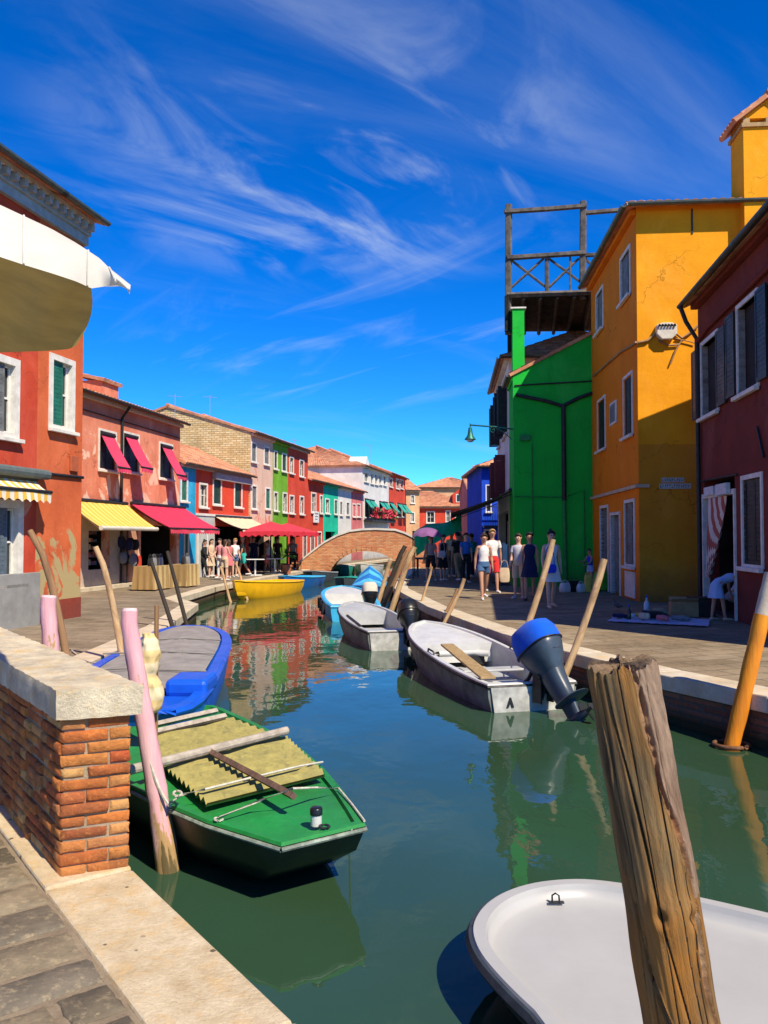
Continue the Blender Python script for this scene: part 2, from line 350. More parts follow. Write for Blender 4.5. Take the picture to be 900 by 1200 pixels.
def algae(m):
    t = m.node_tree; b = t.nodes['Principled BSDF']; src = b.inputs['Base Color'].links[0].from_socket
    s = t.nodes.new('ShaderNodeSeparateXYZ'); c = t.nodes.new('ShaderNodeTexCoord'); lnk(t, c.outputs['Object'], s.inputs[0])
    a = t.nodes.new('ShaderNodeMath'); a.operation = 'MULTIPLY_ADD'; lnk(t, noise(t, 3, 4), a.inputs[0]); a.inputs[1].default_value = 0.25; lnk(t, s.outputs[2], a.inputs[2])
    lnk(t, mixc(t, rng(t, a.outputs[0], 0.20, 0.36, 0.92, 0), src, (0.022, 0.035, 0.012)), b.inputs['Base Color'])
    return m
algae(QWALL)
def strip_faces(mb, A, za, B, zb, mi=0):
    vs = []
    for p, q in zip(A, B): vs += [(p.x, p.y, za), (q.x, q.y, zb)]
    mb.add(vs, [(2*i, 2*i+1, 2*i+3, 2*i+2) for i in range(len(A)-1)], mi)
# canal water
m, t, b = new_mat('canal_water')
b.inputs['Base Color'].default_value = (0.006, 0.040, 0.024, 1); b.inputs['Roughness'].default_value = 0.015; b.inputs['IOR'].default_value = 1.36
b.inputs['Specular IOR Level'].default_value = 0.62
v = mapped(t, (1, 1.0, 1), kind='Object')
lnk(t, mixc(t, rng(t, noise(t, 0.35, 3, 0.5, v), 0.35, 0.65), (0.026, 0.070, 0.044), (0.026, 0.056, 0.022)), b.inputs['Base Color'])
h1 = noise(t, 1.1, 3, 0.5, mapped(t, (1, 0.75, 1)), 0.3); h2 = noise(t, 5.0, 3, 0.5, mapped(t, (1, 0.7, 1)), 0.3)
a = t.nodes.new('ShaderNodeMath'); a.operation = 'MULTIPLY_ADD'; lnk(t, h2, a.inputs[0]); a.inputs[1].default_value = 0.16; lnk(t, h1, a.inputs[2])
bn = bump(t, b, a.outputs[0], 0.30, 0.035)
WATER = m
mb = MB(); mb.add([(-400, -300, 0), (400, -300, 0), (400, 900, 0), (-400, 900, 0)], [(0, 1, 2, 3)])
tag(mb.build('canal_water', WATER), kind='structure')
# right quay
mb = MB()
inner = offs(redge, 0.45)
far = [Vector((300, p.y*1.0, 0)) for p in inner]
strip_faces(mb, inner, ZR-0.006, far, ZR-0.006)
mb.add([(9.4, 83, ZR-0.006), (300, 83, ZR-0.006), (300, 600, ZR-0.006), (9.4, 600, ZR-0.006)], [(0, 1, 2, 3)])
tag(mb.build('quay_pavement', PAVE_R), kind='structure')
# left quay
mb = MB()
innerL = offs(ledge, -0.42); farL = [Vector((-300, p.y, 0)) for p in innerL]
strip_faces(mb, innerL, ZL-0.006, farL, ZL-0.006)
mb.add([(-300, 83, ZL-0.006), (9.4, 83, ZL-0.006), (9.4, 600, ZL-0.006), (-300, 600, ZL-0.006)], [(0, 1, 2, 3)])
mb.add([(-300, -300, ZL-0.006), (innerL[0].x, -300, ZL-0.006), (innerL[0].x, innerL[0].y, ZL-0.006), (-300, innerL[0].y, ZL-0.006)], [(0, 1, 2, 3)])
tag(mb.build('quay_pavement', PAVE_L), kind='structure')
# kerb stones: long blocks with open joints
def kerb(name, line, d, z, mat, thick=0.2, length=1.5):
    mb = MB(); ins = offs(line, d)
    for i in range(len(line)-1):
        a, b_, c, e = line[i], line[i+1], ins[i], ins[i+1]
        n = max(1, round((b_-a).length/length))
        for k in range(n):
            g = 0.006/max(0.3, (b_-a).length/n)
            t0, t1 = (k+g)/n, (k+1-g)/n; zj = random.uniform(-0.004, 0.006)
            p = [a.lerp(b_, t0), a.lerp(b_, t1), c.lerp(e, t1), c.lerp(e, t0)]
            vs = [(q.x, q.y, z+zj) for q in p]+[(q.x, q.y, z-thick) for q in p]
            mb.add(vs, [(0, 1, 2, 3), (7, 6, 5, 4), (0, 4, 5, 1), (1, 5, 6, 2), (2, 6, 7, 3), (3, 7, 4, 0)])
    return tag(mb.build(name, mat, bevel=0.014), kind='structure')
kerb('kerb_stone', redge, 0.45, ZR+0.012, KERB, 0.18)
kerb('kerb_stone', ledge[3:], -0.42, ZL+0.012, KERB, 0.18)
kerb('kerb_stone', ledge[:4], -0.42, ZL+0.012, KERB_N, 0.2, 2.6)
for line, d, z in ((redge, 0.05, ZR), (ledge, -0.05, ZL)):
    mb = MB(); q = offs(line, d); strip_faces(mb, q, -1.2, q, z-0.16); tag(mb.build('quay_wall', QWALL), kind='structure')
mb = MB(); mb.box(4, 10, 83, 83.4, -1, ZR-0.02); tag(mb.build('quay_wall', QWALL), kind='structure')
# near paving stones, loose slabs in rows across the quay
STONES = island_mat('grey_paving_slabs', [(0.24, 0.19, 0.12), (0.12, 0.10, 0.07), (0.30, 0.24, 0.15), (0.16, 0.14, 0.11), (0.36, 0.28, 0.16)], 0.85, 0.7, 14, (0.05, 0.045, 0.035), 0.6)
mb = MB(); org = e1+EPER*0.425
s = -4.2
while s < 6.5:
    w = random.uniform(0.23, 0.31); tpos = 0.0 if random.random() < 0.5 else -0.0
    first = True
    while tpos < 4.6:
        L = random.uniform(0.32, 0.8)
        if first: L = random.choice([0.22, 0.5, 0.62]); first = False
        g = 0.016
        c = [(s+g, tpos+g), (s+w-g, tpos+g), (s+w-g, tpos+L-g), (s+g, tpos+L-g)]
        j = lambda: random.uniform(-0.006, 0.006)
        zt = ZL+0.004+random.uniform(-0.003, 0.006)
        ring0, ring1, ring2 = [], [], []
        cxm, cym = s+w/2, tpos+L/2
        N = 6; per = []
        for i in range(4):
            a_, b_ = c[i], c[(i+1) % 4]
            for k in range(N): per.append((a_[0]+(b_[0]-a_[0])*k/N+j(), a_[1]+(b_[1]-a_[1])*k/N+j()))
        for (u, v_) in per:
            p = org+EDIR*u+EPER*v_; ring0.append((p.x, p.y, ZL-0.03)); ring1.append((p.x, p.y, zt-0.008))
            u2, v2 = cxm+(u-cxm)*(1-0.022/w), cym+(v_-cym)*(1-0.022/L); p = org+EDIR*u2+EPER*v2; ring2.append((p.x, p.y, zt+random.uniform(-0.0015, 0.0015)))
        mb.loft([ring0, ring1, ring2])
        tpos += L
    s += w
tag(mb.build('paving_slabs', STONES, smooth=True), kind='structure')
mb = MB()
c_ = [org+EDIR*-4.3, org+EDIR*6.6, org+EDIR*6.6+EPER*4.7, org+EDIR*-4.3+EPER*4.7]
mb.add([(p.x, p.y, ZL-0.002) for p in c_], [(0, 1, 2, 3)])
tag(mb.build('paving_mortar', stone_mat('sandy_mortar', (0.33, 0.26, 0.17), (0.20, 0.15, 0.10), 0.6, None, 3)), kind='structure')

# ---------------------------------------------------------------- brick parapet, near left
pa, pb = G(70, 1031, ZL), G(155, 1021, ZL)
wv = EDIR.copy(); u = Vector((wv.y, -wv.x, 0)); PW = 0.325; SH = -0.26        # wv runs away along the wall; the end is cut askew
par = empty('parapet_wall', (pa.x, pa.y, ZL), math.atan2(u.y, u.x), 'waist-high weathered brick parapet with a thick white stone coping beside the canal', 'wall')
BR = island_mat('old_orange_bricks', [(0.58, 0.13, 0.03), (0.72, 0.30, 0.07), (0.50, 0.09, 0.03), (0.80, 0.46, 0.16), (0.64, 0.18, 0.04), (0.36, 0.10, 0.04), (0.70, 0.24, 0.06)], 0.9, 1.0, 26, (0.13, 0.06, 0.03), 0.75)
MORT = stone_mat('lime_mortar', (0.46, 0.36, 0.24), (0.26, 0.19, 0.12), 0.7, None, 3)
def skew(mb): mb.v = [(p[0], p[1]+SH*p[0]*max(0, 1-max(0, p[1])/2), p[2]) for p in mb.v]; return mb
PH = 0.79; PL = 6.2; nC = 13; ch = PH/nC
mb = MB()
def rbrick(mb, x0, x1, y0, y1, z0, z1):
    """one hand-made brick with worn, uneven corners"""
    N = 3; g = random.uniform(0.003, 0.010)
    x0 += g; x1 -= g; z0 += g*0.9; z1 -= g*0.9
    M_ = Matrix.Rotation(random.uniform(-0.012, 0.012), 4, 'Y')
    vs = []
    cx_, cz_ = (x0+x1)/2, (z0+z1)/2
    rings = []
    for (yy, sc) in ((y1, 1.0), (y0+0.008, 1.0), (y0, 0.93)):
        ring = []
        per = [(x0, z0), (lerp(x0, x1, .33), z0), (lerp(x0, x1, .67), z0), (x1, z0), (x1, (z0+z1)/2), (x1, z1), (lerp(x0, x1, .67), z1), (lerp(x0, x1, .33), z1), (x0, z1), (x0, (z0+z1)/2)]
        for (x, z) in per:
            sx_ = 1-(0.010/(x1-x0)*2 if sc < 1 else 0); sz_ = 1-(0.010/(z1-z0)*2 if sc < 1 else 0)
            ring.append(Vector((cx_+(x-cx_)*sx_+random.uniform(-0.003, 0.003), yy+random.uniform(-0.002, 0.002), cz_+(z-cz_)*sz_+random.uniform(-0.002, 0.002))))
        rings.append(ring)
    return rings
# end face (faces -Y local)
for k in range(nC):
    z0, z1 = k*ch, (k+1)*ch
    cuts = [0, PW*0.36, PW] if k % 2 == 0 else [0, PW*0.68, PW]
    for i in range(len(cuts)-1):
        if i == 0: dy = 0
        pr = random.uniform(-0.006, 0.008)
        rr = rbrick(mb, cuts[i]-(0.004 if i == 0 else 0), cuts[i+1], -pr-0.004, 0.1, z0, z1)
        mb.loft(rr)
# left long face (faces -X local): bricks swapped axes
for k in range(nC):
    z0, z1 = k*ch, (k+1)*ch; y = 0.012; kk = 0
    while y < PL:
        L = (0.115 if (kk+k) % 2 else 0.24)*random.uniform(0.95, 1.05)
        pr = random.uniform(-0.008, 0.012)
        rr = rbrick(mb, y, y+L, -pr-0.002, 0.09, z0, z1)
        mb.loft([[Vector((p.y, p.x, p.z)) for p in r] for r in rr]); y += L; kk += 1
    y = 0.11; 
    while y < PL:                                       # canal side
        L = 0.24*random.uniform(0.95, 1.05); pr = random.uniform(-0.006, 0.006)
        rr = rbrick(mb, y, y+L, -pr, 0.09, z0, z1)
        mb.loft([[Vector((PW-p.y, p.x, p.z)) for p in r] for r in rr]); y += L
skew(mb).build('brickwork', BR, par, smooth=True)
mb = MB(); mb.box(0.014, PW-0.014, 0.012, PL, -0.6, PH-0.001); skew(mb).build('mortar_core', MORT, par)
mb = MB()
CO = stone_mat('weathered_coping_stone', (0.80, 0.70, 0.49), (0.40, 0.34, 0.25), 0.9, (0.70, 0.48, 0.19), 2.2)
def coping_block(mb, y0, y1, z0=PH+0.002, z1=PH+0.152, x0=-0.035, x1=PW+0.04):
    nx, ny, nz = 10, max(2, int((y1-y0)/0.045)), 5
    rings = []
    for j in range(ny+1):
        y = lerp(y0, y1, j/ny); ring = []
        per = [(lerp(x0, x1, i/nx), z0) for i in range(nx)]+[(x1, lerp(z0, z1, i/nz)) for i in range(nz)]+[(lerp(x1, x0, i/nx), z1) for i in range(nx)]+[(x0, lerp(z1, z0, i/nz)) for i in range(nz)]
        for (x, z) in per:
            e_ = min(abs(x-x0), abs(x-x1))+min(abs(z-z0), abs(z-z1)) if (x in (x0, x1) or z in (z0, z1)) else 1
            am = 0.0012 if e_ > 0.012 else 0.004
            cxp, czp = (x0+x1)/2, (z0+z1)/2
            k_ = 0.985 if e_ < 0.01 else 1.0
            ring.append((cxp+(x-cxp)*k_+random.uniform(-am, am), y+random.uniform(-am, am)*(1 if 0 < j < ny else .6), czp+(z-czp)*k_+random.uniform(-am, am)))
        rings.append(ring)
    mb.loft(rings)
coping_block(mb, -0.035, 2.1); coping_block(mb, 2.108, 4.2); coping_block(mb, 4.208, PL)
skew(mb).build('coping', CO, par, smooth=True)

# ================================================================ BUILDINGS
class B: pass
def tile_slope(mb, eA, eB, rA, rB, per=0.22, amp=0.035, row=0.42, th=0.07, seg=4):
    eA, eB, rA, rB = map(Vector, (eA, eB, rA, rB))
    Wd = (eB-eA).length; nU = max(4, int(Wd/per)*seg); H = ((rA+rB)/2-(eA+eB)/2).length; nR = max(2, int(H/row))
    n = (eB-eA).cross(rA-eA if (rA-eA).length > 0.01 else rB-eA).normalized()
    if n.z < 0: n = -n
    ts = []
    for j in range(nR): ts += [(j/nR, 1.0), ((j+0.985)/nR, 0.0)]
    rings = []; o = []
    for (tv, lift) in ts:
        r = []
        for i in range(nU+1):
            uu = i/nU; p = eA.lerp(eB, uu).lerp(rA.lerp(rB, uu), tv)
            ph = (uu*Wd/per) % 1.0; hgt = abs(math.sin(PI*ph))**0.8*amp*2*0.7
            r.append(p+n*(hgt+lift*0.02+th*0.5))
        rings.append(r)
    mb.loft(rings, 0, False, False)
    # eave edge and underside
    bot = [eA.lerp(eB, i/nU)-n*th*0.5 for i in range(nU+1)]
    mb.loft([bot, rings[0]], 0, False, False)
    mb.add([eA-n*th*.5, eB-n*th*.5, rB-n*th*.5, rA-n*th*.5], [(0, 1, 2, 3)])
    for e_, r_ in ((eA, rA), (eB, rB)):
        if (e_-r_).length > 0.05: mb.add([e_-n*th*.5, r_-n*th*.5, r_+n*th*1.0, e_+n*th*1.0], [(0, 1, 2, 3)])
def frame_win(root, x0, x1, z0, z1, frame=FRAME, fw=0.11, shutter=None, style='closed', sill=True, pane=GLASS, name='window', proud=0.03):
    """stone surround with real jambs round an opening; returns the surround object"""
    mb = MB()
    mb.box(x0, x0+fw, -proud, 0.12, z0, z1); mb.box(x1-fw, x1, -proud, 0.12, z0, z1)
    mb.box(x0+fw, x1-fw, -proud, 0.12, z1-fw, z1); mb.box(x0+fw, x1-fw, -proud, 0.12, z0, z0+fw*0.8)
    w = mb.build(name, frame, root)
    ix0, ix1, iz0, iz1 = x0+fw, x1-fw, z0+fw*0.8, z1-fw
    if sill:
        mb = MB(); mb.box(x0-0.05, x1+0.05, -proud-0.09, -proud+0.0, z0-0.06, z0+0.015); mb.build('sill', frame, w, bevel=0.008)
    mb = MB(); mb.box(ix0-.01, ix1+.01, 0.125, 0.14, iz0-.01, iz1+.01)
    mb.build('pane', pane, w)
    mbb = MB(); xm = (ix0+ix1)/2                                   # casement bars
    if style != 'closed' and name == 'window' and pane is GLASS:
        for a in (ix0, xm-0.025, ix1-0.045): mbb.box(a, a+0.05, 0.09, 0.122, iz0, iz1)
        for a in (iz0, (iz0+iz1)/2, iz1-0.045): mbb.box(ix0+.05, xm-.026, 0.095, 0.12, a, a+0.04); mbb.box(xm+.026, ix1-.046, 0.095, 0.12, a, a+0.04)
        mbb.build('casement', frame if style != 'dark' else BLACK_SH, w)
    def leaf(xa, xb, y, M_=None):
        mb = MB(); t_ = 0.035
        n = max(3, int((iz1-iz0)/0.09))
        mb.box(xa, xa+0.05, y, y+t_, iz0, iz1, 0, M_); mb.box(xb-0.05, xb, y, y+t_, iz0, iz1, 0, M_)
        mb.box(xa+.05, xb-.05, y, y+t_, iz1-0.06, iz1, 0, M_); mb.box(xa+.05, xb-.05, y, y+t_, iz0, iz0+0.07, 0, M_)
        for k in range(n):
            z = iz0+0.07+(iz1-iz0-0.13)*k/n; dz = (iz1-iz0-0.13)/n
            mb.box(xa+.05, xb-.05, y+0.008, y+0.024, z+0.006, z+dz, 0, M_)
        mb.build('shutter', shutter, w)
    if shutter is not None:
        if style == 'closed': leaf(ix0+.004, xm-.004, 0.03); leaf(xm+.004, ix1-.004, 0.03)
        elif style == 'half': leaf(ix0+.004, lerp(ix0, ix1, 0.62), 0.03)
        elif style == 'open':
            wd = (ix1-ix0)/2
            leaf(x0-wd, x0+0.0, -proud-0.045); leaf(x1, x1+wd, -proud-0.045)
        elif style == 'ajar':
            wd = (ix1-ix0)/2
            for hx, sg in ((ix0, 1), (ix1, -1)):
                M_ = Matrix.Translation((hx, 0, 0)) @ Matrix.Rotation(-sg*math.radians(98), 4, 'Z') @ Matrix.Translation((-hx, 0, 0))
                if sg > 0: leaf(hx, hx+wd, 0.0, M_)
                else: leaf(hx-wd, hx, 0.0, M_)
    return w
def building(kind, label, P0, P1, depth, h, wm, base=ZL, pitch=20, ov=0.3, ops=(), cat='house', group=None, gutter=GUTTER_DK,
             side=None, hip=(0, 0), per=0.22, seg=4, cornice=None, roof=True, far=False, extra_ops=(), fw=0.085):
    o = B(); P0 = Vector((P0[0], P0[1], 0)); P1 = Vector((P1[0], P1[1], 0)); X = (P1-P0); Wd = X.length; X.normalize(); N = Vector((X.y, -X.x, 0))
    o.X, o.N, o.P0, o.W, o.base, o.h = X, N, P0, Wd, base, h
    root = empty(kind, (P0.x, P0.y, base), math.atan2(X.y, X.x), label, cat, group); o.root = root
    def loc(px, py):
        d = ray(px, py); C = Vector((0, 0, CAMZ)); t_ = N.dot(P0-C)/N.dot(d); P = C+d*t_
        return X.dot(P-P0), P.z-base
    o.loc = loc
    boxes = []
    for op in list(ops):
        ty, x0, y0, x1, y1 = op[:5]; opt = op[5] if len(op) > 5 else {}
        a, b_ = loc(x0, (y0+y1)/2)[0], loc(x1, (y0+y1)/2)[0]; xc = (x0+x1)/2
        z1, z0 = loc(xc, y0)[1], loc(xc, y1)[1]
        if a > b_: a, b_ = b_, a
        boxes.append((ty, max(a, 0.06), min(b_, Wd-0.06), max(z0, 0.0), min(z1, h-0.12), opt))
    for ty, a, b_, z0, z1, opt in extra_ops: boxes.append((ty, a, b_, z0, z1, opt))
    boxes = [q for q in boxes if q[2]-q[1] > 0.25 and q[4]-q[3] > 0.25]
    holes = []
    for q in boxes:
        f = fw if q[0] != 's' else 0
        holes.append((q[1]+f, q[2]-f, q[3]+(f*0.8 if q[0] == 'w' else 0), q[4]-f))
    xs = sorted(set([0, Wd]+[v_ for q in holes for v_ in q[:2]])); zs = sorted(set([-0.5, h]+[max(v_, -0.5) for q in holes for v_ in q[2:]]))
    mb = MB()
    for i in range(len(xs)-1):
        for k in range(len(zs)-1):
            xc, zc = (xs[i]+xs[i+1])/2, (zs[k]+zs[k+1])/2
            if any(q[0] < xc < q[1] and q[2] < zc < q[3] for q in holes): continue
            mb.add([(xs[i], 0, zs[k]), (xs[i+1], 0, zs[k]), (xs[i+1], 0, zs[k+1]), (xs[i], 0, zs[k+1])], [(0, 1, 2, 3)])
    for (a, b_, c, d) in holes:
        r = 0.3
        mb.add([(a, 0, c), (a, r, c), (a, r, d), (a, 0, d)], [(0, 1, 2, 3)]); mb.add([(b_, 0, c), (b_, r, c), (b_, r, d), (b_, 0, d)], [(0, 1, 2, 3)])
        mb.add([(a, 0, d), (b_, 0, d), (b_, r, d), (a, r, d)], [(0, 1, 2, 3)]); mb.add([(a, 0, c), (b_, 0, c), (b_, r, c), (a, r, c)], [(0, 1, 2, 3)])
    tp = math.tan(math.radians(pitch)); rh = depth/2*tp
    mb.add([(0, depth, -0.5), (Wd, depth, -0.5), (Wd, depth, h), (0, depth, h)], [(0, 1, 2, 3)])
    def sidepoly(x, hp):
        if hp or not roof: return [(x, 0, -0.5), (x, depth, -0.5), (x, depth, h), (x, 0, h)]
        return [(x, 0, -0.5), (x, depth, -0.5), (x, depth, h), (x, depth/2, h+rh), (x, 0, h)]
    for x, hp, sd in ((0, hip[0], 0), (Wd, hip[1], 1)):
        p = sidepoly(x, hp); f = [tuple(range(len(p)))]
        if side and side[sd]:
            m2 = MB(); m2.add(p, f); m2.build('side_wall', side[sd], root)
        else: mb.add(p, f)
    o.wall = mb.build('wall', wm, root)
    if not roof: m2 = MB(); m2.box(0, Wd, 0, depth, h, h+0.05); m2.build('roof', TILE, root)
    else:
        mb = MB(); ez = h-ov*tp+0.03; hv = 0.08
        xA, xB = (-hv if not hip[0] else -ov), (Wd+hv if not hip[1] else Wd+ov)
        rA, rB = (-hv if not hip[0] else depth/2), (Wd+hv if not hip[1] else Wd-depth/2)
        rz = h+rh+0.03
        tile_slope(mb, (xA, -ov, ez), (xB, -ov, ez), (rA, depth/2, rz), (rB, depth/2, rz), per, seg=seg)
        tile_slope(mb, (xB, depth+ov, ez), (xA, depth+ov, ez), (rB, depth/2, rz), (rA, depth/2, rz), per if not far else 0.5, seg=2)
        if hip[0]: tile_slope(mb, (xA, depth+ov, ez), (xA, -ov, ez), (rA, depth/2, rz), (rA, depth/2, rz), per, seg=seg)
        if hip[1]: tile_slope(mb, (xB, -ov, ez), (xB, depth+ov, ez), (rB, depth/2, rz), (rB, depth/2, rz), per, seg=seg)
        mb.tube([(rA, depth/2, rz+0.06), (rB, depth/2, rz+0.06)], 0.11, 8)
        o.roof = mb.build('roof', TILE, root)
        # gutter: half pipe under the eave
        mb = MB()
        def half(a, b_, r=0.075):
            a, b_ = Vector(a), Vector(b_); d = (b_-a).normalized(); s_ = d.cross(Vector((0, 0, 1)))
            rings = []
            for p in (a, b_):
                rings.append([p+s_*math.cos(t_)*r+Vector((0, 0, -math.sin(t_)*r)) for t_ in [PI*i/6 for i in range(7)]]+[p+s_*math.cos(t_)*(r-.012)+Vector((0, 0, -math.sin(t_)*(r-.012))) for t_ in [PI*i/6 for i in range(6, -1, -1)]])
            mb.loft(rings)
        half((xA, -ov-0.07, ez+0.02), (xB, -ov-0.07, ez+0.02))
        if hip[1]: half((xB+0.07, -ov, ez+0.02), (xB+0.07, depth, ez+0.02))
        mb.build('gutter', gutter, root)
        mb = MB(); mb.box(0.0, Wd, -ov*0.55, -0.003, h-0.20, h-0.06); mb.build('cornice', cornice or wm, root, bevel=0.02)
    for ty, a, b_, z0, z1, opt in boxes:
        if ty == 'w': frame_win(root, a, b_, z0, z1, opt.get('f', FRAME), opt.get('fw', fw), opt.get('s'), opt.get('st', 'plain'), opt.get('sill', True), opt.get('p', GLASS))
        elif ty == 'd':
            mb = MB(); f = opt.get('fw', fw); fm = opt.get('f', FRAME)
            mb.box(a, a+f, -0.03, 0.12, 0, z1); mb.box(b_-f, b_, -0.03, 0.12, 0, z1); mb.box(a+f, b_-f, -0.03, 0.12, z1-f, z1)
            d_ = mb.build('door', fm, root)
            mb = MB(); mb.box(a+f, b_-f, 0.10, 0.15, 0.02, z1-f)
            pn = max(1, int((b_-a)/0.5))
            for k in range(3):
                zz0 = 0.15+k*(z1-f-0.2)/3
                mb.box(a+f+0.08, (a+b_)/2-0.04, 0.08, 0.099, zz0, zz0+(z1-f-0.2)/3-0.08); mb.box((a+b_)/2+0.04, b_-f-0.08, 0.08, 0.099, zz0, zz0+(z1-f-0.2)/3-0.08)
            mb.build('door_panel', opt.get('s', GREY_SH), d_)
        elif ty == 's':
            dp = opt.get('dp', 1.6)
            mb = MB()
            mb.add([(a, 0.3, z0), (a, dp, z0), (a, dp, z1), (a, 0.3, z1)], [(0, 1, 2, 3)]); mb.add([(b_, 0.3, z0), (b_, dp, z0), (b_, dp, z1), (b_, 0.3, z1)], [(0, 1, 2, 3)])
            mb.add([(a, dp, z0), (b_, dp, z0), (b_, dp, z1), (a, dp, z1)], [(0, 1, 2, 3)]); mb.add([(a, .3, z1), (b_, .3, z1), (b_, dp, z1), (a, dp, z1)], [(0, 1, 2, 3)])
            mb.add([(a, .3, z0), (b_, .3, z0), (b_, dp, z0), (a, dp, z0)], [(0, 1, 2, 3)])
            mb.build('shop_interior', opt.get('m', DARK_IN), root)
    return o
def awning(B_, x0, x1, z_att, proj, drop, mat, valance=0.25, scallop=True, roll=None, name='awning', y0=0.0):
    """cloth sheet on folding arms; child of the building"""
    root = B_.root; nx = max(6, int((x1-x0)/0.12)); rings = []
    up, dn = [], []
    mb = MB(); ny = 6
    for s_, off in ((0, 0.0), (1, -0.012)):
        g = []
        for j in range(ny+1):
            t_ = j/ny
            g.append([Vector((lerp(x0, x1, i/nx), y0-0.05-proj*t_, z_att-drop*t_-0.05*math.sin(PI*t_)+off+0.006*math.sin(i*1.3))) for i in range(nx+1)])
        mb.loft(g, 0, False, False)
    # valance
    n2 = max(8, int((x1-x0)/0.05)); a, b_ = [], []
    for i in range(n2+1):
        x = lerp(x0, x1, i/n2); zc = z_att-drop
        sc = valance*(1-0.25*abs(math.sin(PI*(x-x0)/0.22))) if scallop else valance
        a.append(Vector((x, y0-0.05-proj-0.006, zc))); b_.append(Vector((x, y0-0.07-proj+0.02*math.sin(x*5), zc-sc)))
    if valance > 0: mb.loft([a, b_], 0, False, False)
    aw = mb.build(name, mat, root, smooth=True)
    mb = MB()
    for x in (x0+0.15, x1-0.15):
        mb.tube([(x, y0-0.02, z_att-0.12), (x, y0-0.05-proj*0.95, z_att-drop-0.08)], 0.018, 6)
    mb.tube([(x0, y0-0.05-proj, z_att-drop-0.02), (x1, y0-0.05-proj, z_att-drop-0.02)], 0.035 if roll is None else roll, 10)
    mb.build('front_bar', WHITE_STONE if roll else METAL_DARK, aw)
    mb = MB(); mb.tube([(x0, y0-0.06, z_att+0.03), (x1, y0-0.06, z_att+0.03)], 0.06, 8); mb.build('roller', METAL_DARK, aw)
    return aw
def pipe(B_, pts, r=0.035, mat=METAL_DARK, name='drainpipe'):
    mb = MB(); mb.tube(pts, r, 8); return mb.build(name, mat, B_.root, smooth=True)
def fline(d): return (-15.44+0.22*d, d)

# colours
C_RED = stucco('red_plaster', (0.58, 0.075, 0.03), (0.40, 0.04, 0.022), (0.60, 0.30, 0.22), 6.0, 0.12, 0.5)
C_ORANGE = stucco('orange_plaster', (0.66, 0.15, 0.05), (0.46, 0.09, 0.035), (0.42, 0.33, 0.16), 3.4, 0.42, 0.6)
C_SALMON = stucco('faded_salmon_plaster', (0.74, 0.27, 0.16), (0.54, 0.13, 0.07), (0.80, 0.50, 0.36), 8, 0.50, 1.0)
C_SKYB = stucco('sky_blue_plaster', (0.03, 0.42, 0.72), None, None, worn=0.3)
C_RED2 = stucco('bright_red_plaster', (0.72, 0.075, 0.03), (0.5, 0.05, 0.03), None, worn=0.4)
C_PINKW = stucco('worn_pink_white_plaster', (0.66, 0.40, 0.30), (0.60, 0.50, 0.38), (0.60, 0.22, 0.14), 7, 0.25, 1.0)
C_GREEN = stucco('leaf_green_plaster', (0.17, 0.42, 0.03), None, None, worn=0.4)
C_RED3 = stucco('tomato_red_plaster', (0.66, 0.07, 0.035), None, None, worn=0.4)
C_TEAL = stucco('teal_plaster', (0.015, 0.55, 0.34), None, None, worn=0.3)
C_WHITE = stucco('white_plaster', (0.72, 0.71, 0.67), (0.55, 0.53, 0.48), None, worn=0.5)
C_PINK = stucco('pink_plaster', (0.70, 0.20, 0.20), None, None, worn=0.4)
C_CREAM = stucco('peach_plaster', (0.72, 0.42, 0.22), None, None, worn=0.4)
C_MAROON = stucco('maroon_plaster', (0.20, 0.036, 0.026), (0.13, 0.026, 0.02), None, worn=0.5)
C_AMBER = stucco('amber_plaster', (0.80, 0.23, 0.006), (0.70, 0.18, 0.005), None, worn=0.3)
C_YELLOW = stucco('golden_plaster', (0.86, 0.36, 0.01), (0.72, 0.27, 0.008), None, worn=0.35)
C_OCHRE = stucco('ochre_plaster', (0.66, 0.26, 0.016), (0.56, 0.20, 0.013), None, worn=0.3)
C_EMER = stucco('emerald_plaster', (0.012, 0.50, 0.045), (0.010, 0.40, 0.04), None, worn=0.55)
C_COBALT = stucco('cobalt_plaster', (0.01, 0.07, 0.62), None, None, worn=0.2)
RUBBLE = brick_mat('bare_yellow_rubble_brick', (0.66, 0.47, 0.21), (0.86, 0.70, 0.40), (0.42, 0.30, 0.15), 0.30, 0.11, 1.0, PI/2, 0.018, 0.5)
for n_ in RUBBLE.node_tree.nodes:
    if n_.type == 'MAPPING' and abs(n_.inputs['Rotation'].default_value[0]-PI/2) < .01: n_.inputs['Rotation'].default_value = (PI/2, PI/2, 0)
C_PLINTH = plain('grey_render', (0.27, 0.27, 0.26), 0.9, 0.15, 3, 0.3)

# --- left: red house (nearest)
dirn = 0.2
pB = Vector((-6.57, 17.4)); pM = Vector((-6.88, 15.85)); pA = Vector((-6.57-0.2*9.4, 8.0))
b0 = building('red_house', 'deep red house at the left edge with a grey plinth and grey shutters', pA, pM, 6.5, 8.7, C_RED, gutter=GUTTER, cornice=FRAME, ov=0.45,
    ops=[('w', -16, 416, 22, 513, dict(s=GREY_SH, st='half', fw=0.14)), ('w', -14, 585, 26, 686, dict(s=plain('slate_blue_paint', (0.11, 0.15, 0.19), 0.6, 0.2), st='half', fw=0.16))],
    extra_ops=[('w', 1.2, 2.4, 4.7, 6.6, dict(s=GREY_SH, st='closed'))])
mb = MB(); lx, z = b0.loc(10, 700); mb.box(1, b0.W, -0.12, -0.003, -0.3, 1.02); mb.build('plinth', C_PLINTH, b0.root, bevel=0.01)
zt = b0.loc(30, 562)[1]
AW_Y = stripes_mat('yellow_white_awning_cloth', (0.78, 0.74, 0.62), (0.80, 0.46, 0.06), 4.5, 0)
